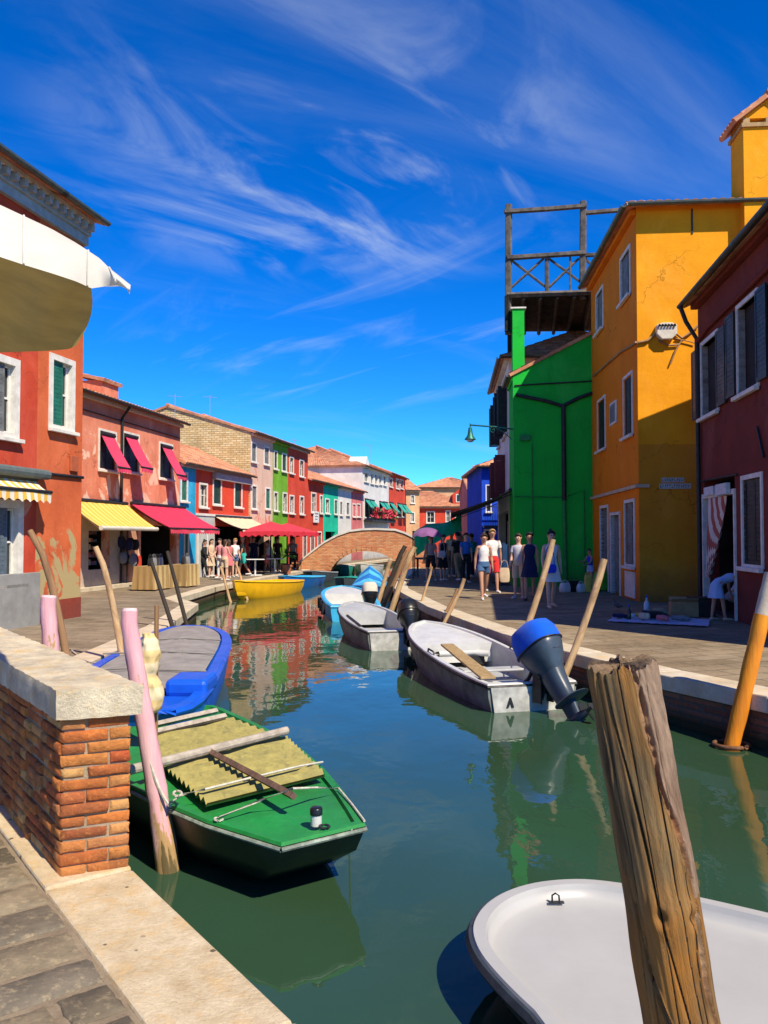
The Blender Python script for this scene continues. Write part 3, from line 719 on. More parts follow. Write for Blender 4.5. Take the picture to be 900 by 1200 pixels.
xa = b0.loc(52, 560)[0]; awning(b0, xa-2.6, min(xa, b0.W-0.1), zt, 0.35, 0.22, AW_Y, 0.25, True)
mb = MB(); mb.tube([(b0.loc(-30, 560)[0], -0.14, zt+0.12), (b0.loc(48, 560)[0], -0.14, zt+0.12)], 0.1, 10); mb.build('rolled_blind', plain('grey_blind', (0.10, 0.13, 0.13), 0.8), b0.root)
# --- left: orange house joined to it
b1 = building('orange_house', 'narrow orange house with one green shuttered window and peeling plaster patches', pM, pB, 6.5, 8.7, C_ORANGE, gutter=GUTTER, cornice=FRAME, ov=0.45,
    ops=[('w', 57, 418, 87, 505, dict(s=GREEN_SH, st='half', fw=0.12))])
mb = MB(); z = b1.loc(66, 557)[1]; mb.tube([(0.02, -0.03, z), (b1.W, -0.03, z+0.02)], 0.035, 6); mb.build('ledge_pipe', METAL_DARK, b1.root)
mb = MB(); a, z0 = b1.loc(81, 552); c, z1 = b1.loc(90, 535); mb.box(a, c, -0.05, -0.002, z0, z1); mb.build('meter_box', plain('painted_meter_box', (0.42, 0.10, 0.04), 0.7), b1.root, bevel=0.01)
mb = MB(); mb.box(0.0, b1.W, -0.02, -0.003, -0.3, 0.42); mb.build('plinth', stucco('dark_red_plinth', (0.40, 0.06, 0.03)), b1.root)
for bb in (b0, b1):
    mb = MB(); mb.box(0.0, bb.W, -0.10, -0.004, bb.h-0.62, bb.h-0.42); mb.box(0.0, bb.W, -0.16, -0.004, bb.h-0.42, bb.h-0.22)
    x = 0.1
    while x < bb.W-0.1: mb.box(x, x+0.09, -0.30, -0.162, bb.h-0.36, bb.h-0.22); x += 0.26
    mb.build('dentil_cornice', plain('pale_grey_cornice', (0.34, 0.40, 0.42), 0.8), bb.root)
# --- salmon house with two shops
P1a = Vector((-15.44+0.22*32.5, 32.5)); d0 = P1a-Vector((-9.6, 25.4)); P1s = Vector((-9.6, 25.4))-d0.normalized()*3.0
b2 = building('salmon_house', 'salmon pink house with pink window awnings above a yellow and a red shop awning', P1s, P1a, 7, 6.35, C_SALMON, pitch=16, cornice=plain('pale_eave_stone', (0.5, 0.42, 0.34), 0.8),
    ops=[('w', 115, 504, 136, 552, dict(s=BLACK_SH, st='closed', fw=0.07)), ('w', 143, 507, 163, 554, dict(s=BLACK_SH, st='closed', fw=0.07)), ('w', 186, 519, 202, 562, dict(s=BLACK_SH, st='closed', fw=0.07)),
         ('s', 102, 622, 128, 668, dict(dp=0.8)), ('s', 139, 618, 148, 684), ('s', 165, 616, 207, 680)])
RBAND = cloth('crimson_awning_cloth', (0.62, 0.02, 0.07), 0.08)
PBAND = stripes_mat('pink_striped_cloth', (0.62, 0.02, 0.09), (0.66, 0.10, 0.16), 9, 0)
YSTR = stripes_mat('faded_yellow_stripe_cloth', (0.80, 0.56, 0.16), (0.72, 0.42, 0.06), 3.4, 0)
for q in ((119, 511), (147, 513), (190, 525)):
    a, z = b2.loc(*q); awning(b2, a-0.1, a+0.75, z+0.05, 0.62, 1.08, PBAND, 0.22, True, name='window_awning')
xa = b2.loc(147, 592)[0]; za = b2.loc(120, 589)[1]; awning(b2, xa-3.7, xa, za, 1.15, 0.85, YSTR, 0.0, False, roll=0.07)
xa0, za = b2.loc(152, 591); xa1 = b2.W+0.4; aw = awning(b2, xa0, xa1, za+0.02, 1.5, 0.85, RBAND, 0.24, True)
mb = MB()                                              # small pale lettering on the valance
for k, hgt in enumerate([0.07, 0.08, 0.065, 0.08, 0.075, 0.07, 0.08]):
    x = (xa0+xa1)/2+0.1+k*0.085; mb.box(x, x+0.05, -1.565, -1.56, za-0.83-0.15, za-0.83-0.15+hgt); 
mb.build('lettering', plain('white_lettering', (0.8, 0.78, 0.74), 0.7), aw)
for q, nm in ((0, 0), (1, 1)):
    pass
mb = MB(); x = b2.loc(141, 540)[0]; mb.tube([(x, -0.35, b2.h-0.1), (x, -0.06, b2.h-0.5), (x, -0.06, 0.1)], 0.05, 8); mb.build('drainpipe', METAL_DARK, b2.root)
mb = MB(); mb.tube([(1, -0.04, b2.loc(120, 486)[1]), (b2.W-0.1, -0.04, b2.loc(190, 508)[1])], 0.02, 6); mb.build('cable', METAL_DARK, b2.root)
mb = MB(); mb.box(1.5, b2.loc(138, 600)[0], -0.02, -0.003, 0, 2.7); mb.build('shop_front', plain('grey_beige_shopfront', (0.50, 0.42, 0.33), 0.8, 0.12, 3), b2.root)
# fix shopfront hole: cut visually with a real frame around the display window
bpy.data.objects.remove(bpy.data.objects['shop_front'])
a, z0 = b2.loc(102, 668); c, z1 = b2.loc(128, 622)
mb = MB()
for (q0, q1, r0, r1) in ((a-0.5, a, 0, 2.65), (c, c+0.75, 0, 2.65), (a, c, 0, z0), (a, c, z1, 2.65)): mb.box(q0, q1, -0.04, -0.003, r0, r1)
mb.build('shop_front', plain('grey_beige_shopfront', (0.50, 0.42, 0.33), 0.8, 0.12, 3), b2.root)
mb = MB()
for k in range(5):
    z = lerp(z0, z1, (k+0.5)/5); mb.box(a, c, 0.3, 0.6, z-0.012, z)
    for j in range(9): x = lerp(a+.05, c-.15, j/9); hh = random.uniform(0.06, 0.2); mb.box(x, x+0.1, 0.35, 0.5, z+0.001, z+hh, 1+random.randrange(3))
mb.build('display_shelves', [DARK_IN, plain('goods_cream', (0.6, 0.5, 0.35), 0.6), plain('goods_red', (0.45, 0.1, 0.06), 0.6), plain('goods_blue', (0.08, 0.2, 0.35), 0.6)], b2.root)
mb = MB(); mb.box(0, b2.W, -0.25, -0.005, -0.2, 0.12); mb.build('door_step', KERB, b2.root, bevel=0.01)
a, _ = b2.loc(150, 650); c, _ = b2.loc(161, 650); mb = MB(); mb.box(a, c, -0.03, -0.004, 0.13, 2.6); mb.build('pilaster', plain('brown_pink_pilaster', (0.5, 0.27, 0.18), 0.8), b2.root)
a, _ = b2.loc(161.5, 650); c, _ = b2.loc(165, 650); mb = MB(); mb.box(a, c, -0.035, -0.004, 0.13, 1.05); mb.build('red_pilaster', C_RED2, b2.root)
# little roof house on the ridge near px 140,460
mb = MB(); x = b2.loc(132, 470)[0]; mb.box(x, x+1.1, 0.4, 1.4, b2.h, b2.h+0.75); b_d = mb.build('dormer', C_SALMON, b2.root)
mb = MB(); tile_slope(mb, (x-.1, 0.3, b2.h+0.72), (x+1.2, 0.3, b2.h+0.72), (x-.1, 1.5, b2.h+1.0), (x+1.2, 1.5, b2.h+1.0)); mb.build('dormer_roof', TILE, b_d)
# --- blue strip house and low red house share the low tiled roof
b3 = building('blue_house', 'very narrow sky blue house between the salmon house and the low red house', fline(32.5), fline(33.95), 5.5, 4.8, C_SKYB, pitch=24, cornice=plain('grey_cornice', (0.36, 0.36, 0.38), 0.8),
    ops=[('w', 211, 553, 219.8, 588, dict(s=GREEN_SH, st='closed')), ('w', 215, 623, 221, 672, dict(s=GREEN_SH, st='closed', sill=False))])
b4 = building('low_red_house', 'low bright red house with a sagging tiled roof behind the cafe crowd', fline(33.95), fline(39.7), 5.5, 4.8, C_RED2, pitch=24, cornice=plain('grey_cornice', (0.36, 0.36, 0.38), 0.8),
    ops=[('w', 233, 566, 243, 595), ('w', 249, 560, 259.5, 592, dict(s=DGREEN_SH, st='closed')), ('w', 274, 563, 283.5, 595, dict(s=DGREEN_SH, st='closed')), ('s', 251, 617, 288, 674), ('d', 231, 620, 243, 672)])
mb = MB(); z = b4.loc(240, 604)[1]
a, _ = b4.loc(251, 640); c, _ = b4.loc(288, 640)
mb.box(0.02, a, -0.02, -0.003, 0, z); mb.build('ground_floor_render', plain('pale_grey_render', (0.5, 0.5, 0.47), 0.9, 0.12, 2), b4.root)
mb = MB(); mb.box(0, b4.W, -0.06, -0.004, z-0.02, z+0.08); mb.build('string_course', FRAME, b4.root)
mb = MB(); xx = b4.loc(249, 550)[0]; mb.box(xx, b4.W, -0.2, -0.003, b4.h-0.5, b4.h-0.2); mb.build('eave_board', plain('grey_cornice', (0.36, 0.36, 0.38), 0.8), b4.root)
CRM = cloth('cream_awning_cloth', (0.72, 0.58, 0.38), 0.1)
awning(b4, b4.loc(251, 610)[0], b4.W+0.2, b4.loc(262, 606)[1], 1.3, 0.55, CRM, 0.12, False)
# --- tall gable of bare rubble, pink and white front
b5 = building('rubble_gable_house', 'tall house with a bare yellow rubble gable and a worn pink and white front', fline(39.9), fline(43.0), 9.0, 7.0, C_PINKW, pitch=17, side=(RUBBLE, None), extra_ops=[('s', .3, 2.7, 0, 2.4, {})],
    ops=[('w', 294, 518, 300.5, 542, dict(s=GREY_SH, st='closed')), ('w', 309, 523, 315.5, 545, dict(s=GREY_SH, st='closed')), ('w', 294.5, 568, 301, 597, dict(s=GREY_SH, st='closed')), ('w', 310.7, 571, 316.7, 597, dict(s=GREEN_SH, st='closed'))])
b6 = building('green_house', 'leaf green three storey house between the pink front and a tomato red house', fline(43.0), fline(45.4), 8, 7.0, C_GREEN, pitch=18, extra_ops=[('s', .3, 1.9, 0, 2.3, {})],
    ops=[('w', 320.6, 528, 325, 550, dict(s=DGREEN_SH, st='closed')), ('w', 330, 531, 335.6, 553, dict(s=DGREEN_SH, st='closed')), ('w', 320.6, 576, 325.5, 599), ('w', 331, 577, 336.5, 601)])
b7 = building('tomato_red_house', 'tomato red three storey house next to the leaf green house', fline(45.4), fline(49.0), 8, 7.0, C_RED3, pitch=18, extra_ops=[('s', .4, 2.2, 0, 2.3, {}), ('d', 2.7, 3.5, 0, 2.2, {})], cornice=plain('grey_cornice', (0.36, 0.36, 0.38), 0.8),
    ops=[('w', 339, 535, 344, 555, {}), ('w', 350.7, 538.5, 356, 559), ('w', 339, 580, 344.5, 602), ('w', 351, 581, 356, 603)])
b8 = building('small_red_house', 'small low red house with a white sign, left of the teal one', fline(49.0), fline(52.2), 7, 5.3, C_RED3, pitch=20, extra_ops=[('d', .5, 1.4, 0, 2.1, {}), ('d', 2.0, 2.9, 0, 2.1, {})],
    ops=[('w', 364.5, 577, 370.3, 601), ('w', 374.5, 580, 378.2, 602, {})])
b9 = building('teal_house', 'small teal house above the left end of the bridge', fline(52.2), fline(55.7), 7, 5.3, C_TEAL, pitch=20, extra_ops=[('s', .5, 2.9, 0, 2.1, {})],
    ops=[('w', 381, 584, 386, 602), ('w', 391.5, 585, 395.4, 603, dict(s=GREEN_SH, st='closed'))])
b10 = building('small_white_house', 'small low white house between the teal and the pink one', fline(55.7), fline(59.2), 7, 5.3, C_WHITE, pitch=20,
    ops=[('w', 398, 587, 401.2, 604, dict(s=GREY_SH, st='closed')), ('w', 405.5, 588, 409.5, 604, dict(s=GREY_SH, st='closed'))])
b11 = building('small_pink_house', 'small low pink house next to the tall white one', fline(59.2), fline(62.6), 7, 5.3, C_PINK, pitch=20,
    ops=[('w', 413, 590, 417, 606, dict(s=C_PINK, st='closed')), ('w', 418, 590, 422.4, 606, dict(s=C_PINK, st='closed'))])
b12 = building('tall_white_house', 'tall white house with green awnings over a balcony of flowers', fline(62.6), fline(72.1), 11, 7.4, C_WHITE, pitch=21, hip=(1, 0),
    ops=[('w', 426.5, 553, 432, 565, dict(fw=.06)), ('w', 434, 554, 438, 567, dict(fw=.06)), ('w', 439, 555, 443, 568, dict(fw=.06)), ('w', 443.8, 556, 447.6, 568, dict(fw=.06)), ('w', 449, 557, 452.7, 569, dict(fw=.06)),
         ('w', 427, 586, 438, 607, dict(s=DGREEN_SH, st='closed', fw=.06)), ('w', 444, 588, 453, 607, dict(s=DGREEN_SH, st='closed', fw=.06))])
b13 = building('tall_red_house', 'tall red house with green awnings right of the tall white one', fline(72.1), fline(79.8), 11, 7.6, C_RED3, pitch=21,
    ops=[('w', 456.2, 560, 460, 571), ('w', 464, 561, 467.7, 573), ('w', 469, 562, 472.4, 573), ('w', 456, 590, 460, 604), ('w', 465, 590, 470, 606), ('w', 471, 591, 475, 606)])
AWG = cloth('sea_green_awning_cloth', (0.01, 0.32, 0.24), 0.1)
for bb, qs in ((b12, ((427, 431.5, 585), (432.5, 438, 586), (444, 448.3, 588), (449, 453.5, 588.5))), (b13, ((456, 460.5, 589), (465, 470, 590), (471, 475.5, 591)))):
    for (x0, x1, y) in qs:
        a, z = bb.loc(x0, y); c, _ = bb.loc(x1, y); awning(bb, a, c, z, 0.7, 0.85, AWG, 0.1, False, name='window_awning')
mb = MB(); a, z = b12.loc(426, 609); c, _ = b12.loc(454, 610); mb.box(a, c, -0.75, -0.003, z-0.12, z)
for k in range(60): x = lerp(a, c, k/59); mb.box(x-0.015, x+0.015, -0.74, -0.71, z, z+0.85)
mb.box(a, c, -0.76, -0.70, z+0.85, z+0.9); bal = mb.build('balcony', METAL_DARK, b12.root)
mb = MB()
for k in range(420):
    p = Vector((random.uniform(a, c), -0.8+random.uniform(-0.14, 0.14), z+0.55+random.uniform(-0.35, 0.45))); s_ = random.uniform(0.05, 0.12)
    M_ = Matrix.Rotation(random.uniform(0, 6), 4, 'Z') @ Matrix.Rotation(random.uniform(0, 6), 4, 'X')
    mb.add([p+M_ @ Vector(q)*s_ for q in ((-1, -1, 0), (1, -1, 0), (1, 1, .3), (-1, 1, 0))], [(0, 1, 2, 3)], random.choice([0, 0, 1]))
mb.build('flower_boxes', [plain('pink_petals', (0.65, 0.05, 0.09), 0.7, bmp=0), plain('leaf_green', (0.05, 0.13, 0.03), 0.7, bmp=0)], bal)
# white gable dormer on the corner of the tall white house
mb = MB(); mb.prism([(0.3, b12.h-0.2), (1.9, b12.h-0.2), (1.9, b12.h+0.1), (1.1, b12.h+0.75), (0.3, b12.h+0.1)], -0.1, 1.3, axis='y'); mb.build('gable_dormer', C_WHITE, b12.root)
# --- far end, across the bend
b14 = building('peach_house', 'peach coloured house at the end of the tall red row', (2.25, 82), (3.65, 82.5), 9, 6.6, C_CREAM, pitch=20, cornice=FRAME,
    ops=[('w', 481, 580, 486, 590), ('w', 481, 600, 486, 612)])
b15 = building('far_red_house', 'low red corner house with a hipped roof and red dormer, far end', (3.6, 87), (10.2, 87), 9, 5.1, C_RED3, pitch=21, hip=(0, 1), cornice=FRAME,
    ops=[('w', 499.5, 599, 509.6, 613), ('w', 522, 598, 528, 612), ('w', 533, 599, 538, 612), ('w', 541, 599, 546, 612)])
mb = MB(); xm = b15.loc(539, 575)[0]; mb.prism([(xm-0.75, b15.h+0.1), (xm+0.75, b15.h+0.1), (xm+0.75, b15.h+1.3), (xm, b15.h+1.9), (xm-0.75, b15.h+1.3)], 0.5, 3.5, axis='y'); dm = mb.build('dormer', C_RED3, b15.root)
mb = MB(); mb.box(xm-0.4, xm+0.4, 0.46, 0.499, b15.h+0.45, b15.h+1.35); mb.build('dormer_window', FRAME, dm)
mb = MB(); mb.box(xm-0.3, xm+0.3, 0.44, 0.459, b15.h+0.55, b15.h+1.25); mb.build('dormer_pane', GLASS, dm)
b16 = building('far_orange_house', 'distant orange roofed house showing behind the far red house', (4.0, 105), (14, 105), 9, 8.3, C_CREAM, pitch=18, hip=(1, 1), ops=[])
b17 = building('distant_pink_house', 'thin pink house beyond the cobalt blue one', (6.05, 58), (7.2, 58), 6, 5.1, C_PINK, base=ZR, pitch=18, ops=[('w', 551, 590, 556, 604)])
b18 = building('distant_white_house', 'narrow whitish house with green shutters beyond the cobalt blue one', (5.95, 50), (8.5, 50), 6, 5.2, C_WHITE, base=ZR, pitch=18, ops=[('w', 563, 585, 567, 600, dict(s=GREEN_SH, st='closed'))])
b19 = building('cobalt_house', 'cobalt blue house with a railed balcony behind the dark awning on the right', (4.88, 40), (9, 40), 7, 5.2, C_COBALT, base=ZR, pitch=22, hip=(1, 0),
    ops=[('w', 569, 568, 576, 600, dict(s=BLACK_SH, st='closed', fw=.05)), ('w', 567, 620, 577, 668, dict(s=BLACK_SH, st='closed'))])
mb = MB(); 
for k in range(16): x = 0.1+k*0.12; mb.box(x, x+0.02, -0.5, -0.48, 2.2, 3.1)
mb.box(0.05, 2.0, -0.52, -0.003, 2.08, 2.2); mb.box(0.05, 2.0, -0.52, -0.47, 3.1, 3.14); mb.build('balcony', METAL_DARK, b19.root)
# --- right: white shuttered house, emerald house
rl = lambda d: (2.18+0.08*d, d)
b20 = building('shuttered_white_house', 'tall off-white house with dark open shutters behind the emerald house', rl(35.2), rl(28.45), 5.6, 8.1, C_WHITE, base=ZR, pitch=28, hip=(0, 1),
    extra_ops=[('w', 1.0, 2.0, 5.4, 7.2, dict(s=BLACK_SH, st='ajar')), ('w', 3.8, 4.8, 5.4, 7.2, dict(s=BLACK_SH, st='ajar')), ('w', 5.4, 6.3, 5.4, 7.2, dict(s=BLACK_SH, st='ajar')),
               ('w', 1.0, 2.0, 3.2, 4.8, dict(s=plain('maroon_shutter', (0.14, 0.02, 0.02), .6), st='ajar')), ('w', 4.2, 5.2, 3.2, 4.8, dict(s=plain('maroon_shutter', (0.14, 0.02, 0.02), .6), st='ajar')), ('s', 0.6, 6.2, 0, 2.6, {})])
b21 = building('emerald_house', 'emerald green house with a blank end wall and a thin chimney under the roof terrace', (4.45, 28.4), (4.3, 26.5), 7.2, 7.0, C_EMER, base=ZR, pitch=27, ov=0.12, ops=[])
# end wall detail of the emerald house, in its local frame: end wall at x = W, y = distance from the canal front
def ew(px, py):                                       # local (y, z) on the end wall
    p = D(px, py, 26.5); return p.x-4.3, p.z-ZR
Wg = b21.W
mb = MB(); y0, zc = ew(599, 362); y1, _ = ew(612, 362); mb.box(Wg-0.36, Wg+0.015, -0.02, y1-y0, 5.5, zc); ch_ = mb.build('chimney', C_EMER, b21.root)
mb = MB(); mb.box(Wg-0.42, Wg+0.06, -0.08, y1-y0+0.06, zc, zc+0.05); mb.build('chimney_cap', FRAME, ch_)
def wallpipe(pts, r, nm, mt, B_=b21, W_=Wg):
    mb = MB(); P = []
    for q in pts: y, z = ew(*q); P.append((W_+r+0.01, y, z))
    mb.tube(P, r, 8); return mb.build(nm, mt, B_.root, smooth=True)
GP = plain('green_painted_pipe', (0.012, 0.22, 0.05), 0.6, 0.2)
wallpipe([(604, 463), (640, 471), (658, 477)], 0.06, 'rainwater_branch', METAL_DARK)
wallpipe([(696, 461), (676, 468), (658, 477)], 0.06, 'rainwater_branch', METAL_DARK)
wallpipe([(659, 477), (660, 587)], 0.075, 'downpipe', METAL_DARK)
wallpipe([(660, 587), (662, 688)], 0.065, 'lower_downpipe', GP)
wallpipe([(603, 452), (696, 448)], 0.025, 'cable', METAL_DARK)
wallpipe([(623, 520), (624, 628)], 0.02, 'cable', GP)
wallpipe([(603, 582), (660, 583), (683, 575), (684, 680)], 0.018, 'cable', GP)
mb = MB(); y0, z0 = ew(609, 517); y1, z1 = ew(621, 510); mb.box(Wg, Wg+0.12, y0, y1, z0, z1); mb.build('junction_box', GP, b21.root, bevel=0.01)
# --- amber house
PO0, PO1 = Vector((6.85, 26.3)), Vector((6.36, 20.0))
b22 = building('amber_house', 'tall amber orange house with a tiled hip roof, chimney and small street plaques', PO0, PO1, 7.0, 9.95, C_AMBER, base=ZR, pitch=17, hip=(0, 1), ov=0.28, gutter=GUTTER,
    side=(None, C_YELLOW), cornice=C_AMBER,
    ops=[('w', 727.2, 294, 739.4, 352, dict(s=GREY_SH, st='half')), ('w', 699, 339, 707.4, 389, dict(s=GREY_SH, st='half')), ('w', 731, 438, 742, 512, dict(s=BLACK_SH, st='closed', fw=.07)), ('w', 700.6, 466, 710, 528, dict(s=BLACK_SH, st='closed', fw=.07)),
         ('d', 704, 592, 713.5, 690, dict(s=GREY_SH)), ('d', 716, 600, 727.5, 700, dict(s=GREY_SH)), ('w', 732.4, 585, 744.4, 664, dict(s=GREY_SH, st='half'))])
Wo = b22.W
X = b22.X; 
# lower, older ochre paint on the end wall; proud 3 mm
mb = MB(); zb = D(780, 521, 20).z-ZR; mb.box(Wo, Wo+0.004, 0.003, 6.99, -0.4, zb); mb.build('lower_paint', C_OCHRE, b22.root)
def eo(px, py):
    p = D(px, py, 20.0); return (p.x-6.36)*1.0, p.z-ZR
# white panel under the third opening, string course, plaque
a, z1 = b22.loc(733, 664); c, _ = b22.loc(744.4, 664); mb = MB(); mb.box(a, c, -0.03, -0.003, 0.05, z1-0.1); mb.build('stone_panel', FRAME, b22.root)
a, z = b22.loc(692, 581); mb = MB(); mb.box(0.05, Wo+0.05, -0.10, -0.003, 2.84, 2.93); mb.box(Wo+0.005, Wo+0.10, -0.1, 0.25, 2.84, 2.93); mb.build('string_course', plain('tan_string_course', (0.55, 0.42, 0.28), 0.8), b22.root, bevel=0.008)
a, z1 = b22.loc(716, 474); c, z0 = b22.loc(723.5, 495)
mb = MB(); mb.box(a, c, -0.05, -0.003, z0, z1); pl = mb.build('wall_plaque', FRAME, b22.root, bevel=0.01)
mb = MB(); mb.box(a+.06, c-.06, -0.055, -0.0505, z0+.06, z1-.06)
for k in range(9): mb.box(a+.1, c-.1-random.uniform(0, .1), -0.06, -0.0555, z0+0.1+k*0.05, z0+0.115+k*0.05, 1)
mb.build('inscription', [plain('slate_grey', (0.22, 0.25, 0.25), 0.7), plain('faded_ink', (0.08, 0.08, 0.08), 0.8)], pl)
# two street name plaques on the end wall; worn letters
for (x0, x1, y0, y1, n) in ((774.5, 800.5, 560, 565.3, 9), (772, 808, 566.8, 573, 13)):
    ya, z1 = eo(x0, y0); yb, z0 = eo(x1, y1); mb = MB(); mb.box(Wo+0.005, Wo+0.02, ya, yb, z0, z1); sg = mb.build('street_plaque', plain('grimy_white_plaque', (0.5, 0.5, 0.45), 0.8, 0.25, 12), b22.root)
    mb = MB(); st = (yb-ya-0.04)/n
    for k in range(n):
        if random.random() < 0.15: continue
        yy = ya+0.02+k*st
        mb.box(Wo+0.0202, Wo+0.022, yy, yy+st*0.2, z0+0.025, z1-0.025)
        zq = lerp(z0, z1, random.choice([0.3, 0.5, 0.7])); mb.box(Wo+0.0202, Wo+0.022, yy+st*0.2, yy+st*0.65, zq-0.008, zq+0.008)
    mb.build('worn_lettering', plain('faded_ink', (0.08, 0.08, 0.08), 0.8), sg)
# crack groove strip
ya, z1 = eo(809, 247); yb, z0 = eo(809, 276); mb = MB(); mb.box(Wo, Wo+0.02, ya-.02, ya+.02, z0, z1); mb.build('iron_tie', METAL_DARK, b22.root)
# insulator box and cables
ya, z1 = eo(767, 381); yb, z0 = eo(790, 400)
mb = MB(); mb.prism([(ya, z1-.05), (ya+.12, z1), (yb-.12, z1), (yb, z1-.05), (yb, z1-.28), ((ya+yb)/2+.12, z0), ((ya+yb)/2-.12, z0), (ya, z1-.28)], Wo+0.004, Wo+0.2, axis='x'); jb = mb.build('insulator_box', plain('dirty_white_box', (0.62, 0.58, 0.48), 0.6), b22.root, bevel=0.015)
mb = MB()
for k in range(6): yy = lerp(ya+.06, yb-.06, k/5); mb.tube([(Wo+0.2, yy, z1-.05), (Wo+0.26, yy, z1-.09)], 0.025, 6)
mb.build('insulators', METAL_DARK, jb)
CB = plain('tan_cable', (0.35, 0.2, 0.08), 0.7, .2)
for pts, r in (([(767, 392), (758, 400), (747, 402)], .035), ([(790, 392), (797, 398), (806, 392), (815, 384)], .03), ([(770, 400), (782, 406), (795, 405)], .025), ([(797, 400), (790, 412), (784, 428)], .022), ([(790, 398), (806, 402), (812, 404)], .015)):
    mb = MB(); mb.tube([(Wo+0.05, *eo(*q)) for q in pts], r, 8); mb.build('cable', CB, b22.root, smooth=True)
mb = MB(); mb.tube([(Wo+0.04, -0.04, b22.loc(745, 403)[1]), (Wo-0.05, -0.05, b22.loc(745, 404)[1])]+[(b22.loc(x, y)[0], -0.05, b22.loc(x, y)[1]) for x, y in ((730, 412), (715, 425), (697, 441))], 0.03, 8); mb.build('cable', CB, b22.root, smooth=True)
# chimney of the amber house
ya, z0 = eo(864, 330); yb = ya+1.25; zs = D(870, 155, 19.7).z-ZR
mb = MB(); mb.box(Wo-0.55, Wo+0.33, ya, yb, 5.0, zs); ch_ = mb.build('chimney', C_YELLOW, b22.root)
mb = MB(); mb.box(Wo-0.6, Wo+0.38, ya-0.05, yb+0.05, zs, zs+0.10)
for k in range(3): yy = lerp(ya, yb-0.16, k/2); mb.box(Wo-0.55, Wo+0.33, yy, yy+0.16, zs+0.10, zs+0.24)
mb.build('chimney_vents', stone_mat('chimney_stone', (0.5, 0.34, 0.16), (0.3, 0.18, 0.08)), ch_)
ym = (ya+yb)/2; mb = MB(); mb.prism([(ya-0.02, zs+0.24), (yb+0.02, zs+0.24), (ym, zs+0.72)], Wo-0.5, Wo+0.3, axis='x'); mb.build('chimney_gable', C_YELLOW, ch_)
mb = MB(); tile_slope(mb, (Wo-0.65, ya-0.22, zs+0.14), (Wo+0.43, ya-0.22, zs+0.14), (Wo-0.65, ym, zs+0.78), (Wo+0.43, ym, zs+0.78), per=0.18, row=0.25)
tile_slope(mb, (Wo+0.43, yb+0.22, zs+0.14), (Wo-0.65, yb+0.22, zs+0.14), (Wo+0.43, ym, zs+0.78), (Wo-0.65, ym, zs+0.78), per=0.18, row=0.25)
mb.tube([(Wo-0.66, ym, zs+0.86), (Wo+0.46, ym, zs+0.86)], 0.09, 8); mb.build('chimney_roof', TILE, ch_)
# --- maroon house, right edge
PM1 = Vector((7.1-0.12*7.1, 10.9)); PM0 = Vector((7.1, 18.0))
b23 = building('maroon_house', 'maroon house at the right edge with black shutters and a curtained doorway', PM0, PM1, 8.0, 6.95, C_MAROON, base=ZR, pitch=24, ov=0.3,
    ops=[('w', 822, 393, 843, 487, dict(s=BLACK_SH, st='open', p=DARK_IN)), ('w', 864, 347, 890, 460, dict(s=BLACK_SH, st='open', p=DARK_IN)), ('w', 870, 555, 895, 666, dict(s=BLACK_SH, st='closed')), ('s', 826, 560, 862, 724, dict(dp=1.2))])
a, z0 = b23.loc(822, 722); c, z1 = b23.loc(866, 556)
mb = MB(); mb.box(b23.loc(862, 640)[0], b23.loc(862, 640)[0]+0.07, -0.04, 0.1, 0, 2.55); mb.box(b23.loc(826, 640)[0]-0.06, b23.loc(826, 640)[0], -0.04, 0.1, 0, 2.55)
mb.box(b23.loc(826, 640)[0], b23.loc(862, 640)[0], -0.03, 0.1, 2.45, 2.55); mb.build('doorway_frame', FRAME, b23.root)
mb = MB(); mb.box(b23.loc(829, 565)[0], b23.loc(840, 565)[0], -0.08, -0.035, 2.5, 2.68); mb.box(b23.loc(845, 565)[0], b23.loc(858, 565)[0], -0.12, -0.04, 2.46, 2.68); mb.build('lintel_box', plain('white_metal_box', (0.6, 0.62, 0.64), .5), b23.root)
CUR = stripes_mat('striped_door_curtain_cloth', (0.70, 0.62, 0.56), (0.40, 0.10, 0.08), 7, 0)
mb = MB(); x0, x1 = b23.loc(831, 600)[0], b23.loc(852, 600)[0]; rings = []
for j in range(13):
    t_ = j/12; z = lerp(2.44, 0.75, t_); r = []
    for i in range(41):
        s_ = i/40; xx = lerp(x0, lerp(x1, x0+0.25, t_**1.5), s_); r.append(Vector((xx, -0.02+0.04*math.sin(s_*34+t_*2)*(1-.3*t_)-0.05*t_, z)))
    rings.append(r)
mb.loft(rings, 0, False, False); mb.build('door_curtain', CUR, b23.root, smooth=True)
pipe(b23, [(0.16, -0.42, b23.h-0.15), (0.16, -0.3, b23.h-0.5), (0.16, -0.07, b23.h-0.9), (0.16, -0.07, 0.05)], 0.05)
mb = MB(); mb.tube([(0.2, -0.06, b23.h-0.95), (1.0, -0.06, b23.h-0.85), (b23.W, -0.06, b23.h-0.75)], 0.05, 6); mb.build('string_moulding', C_MAROON, b23.root)
mb = MB(); mb.tube([(b23.loc(822, 549)[0], -0.04, 2.85), (b23.loc(866, 547)[0], -0.04, 2.8)], 0.02, 6); mb.build('cable', METAL_DARK, b23.root)
mb = MB(); p = b23.loc(889, 500); q = b23.loc(897, 536); mb.tube([(p[0], -0.03, p[1]), (q[0], -0.03, q[1])], 0.02, 6); mb.build('iron_tie', METAL_DARK, b23.root)
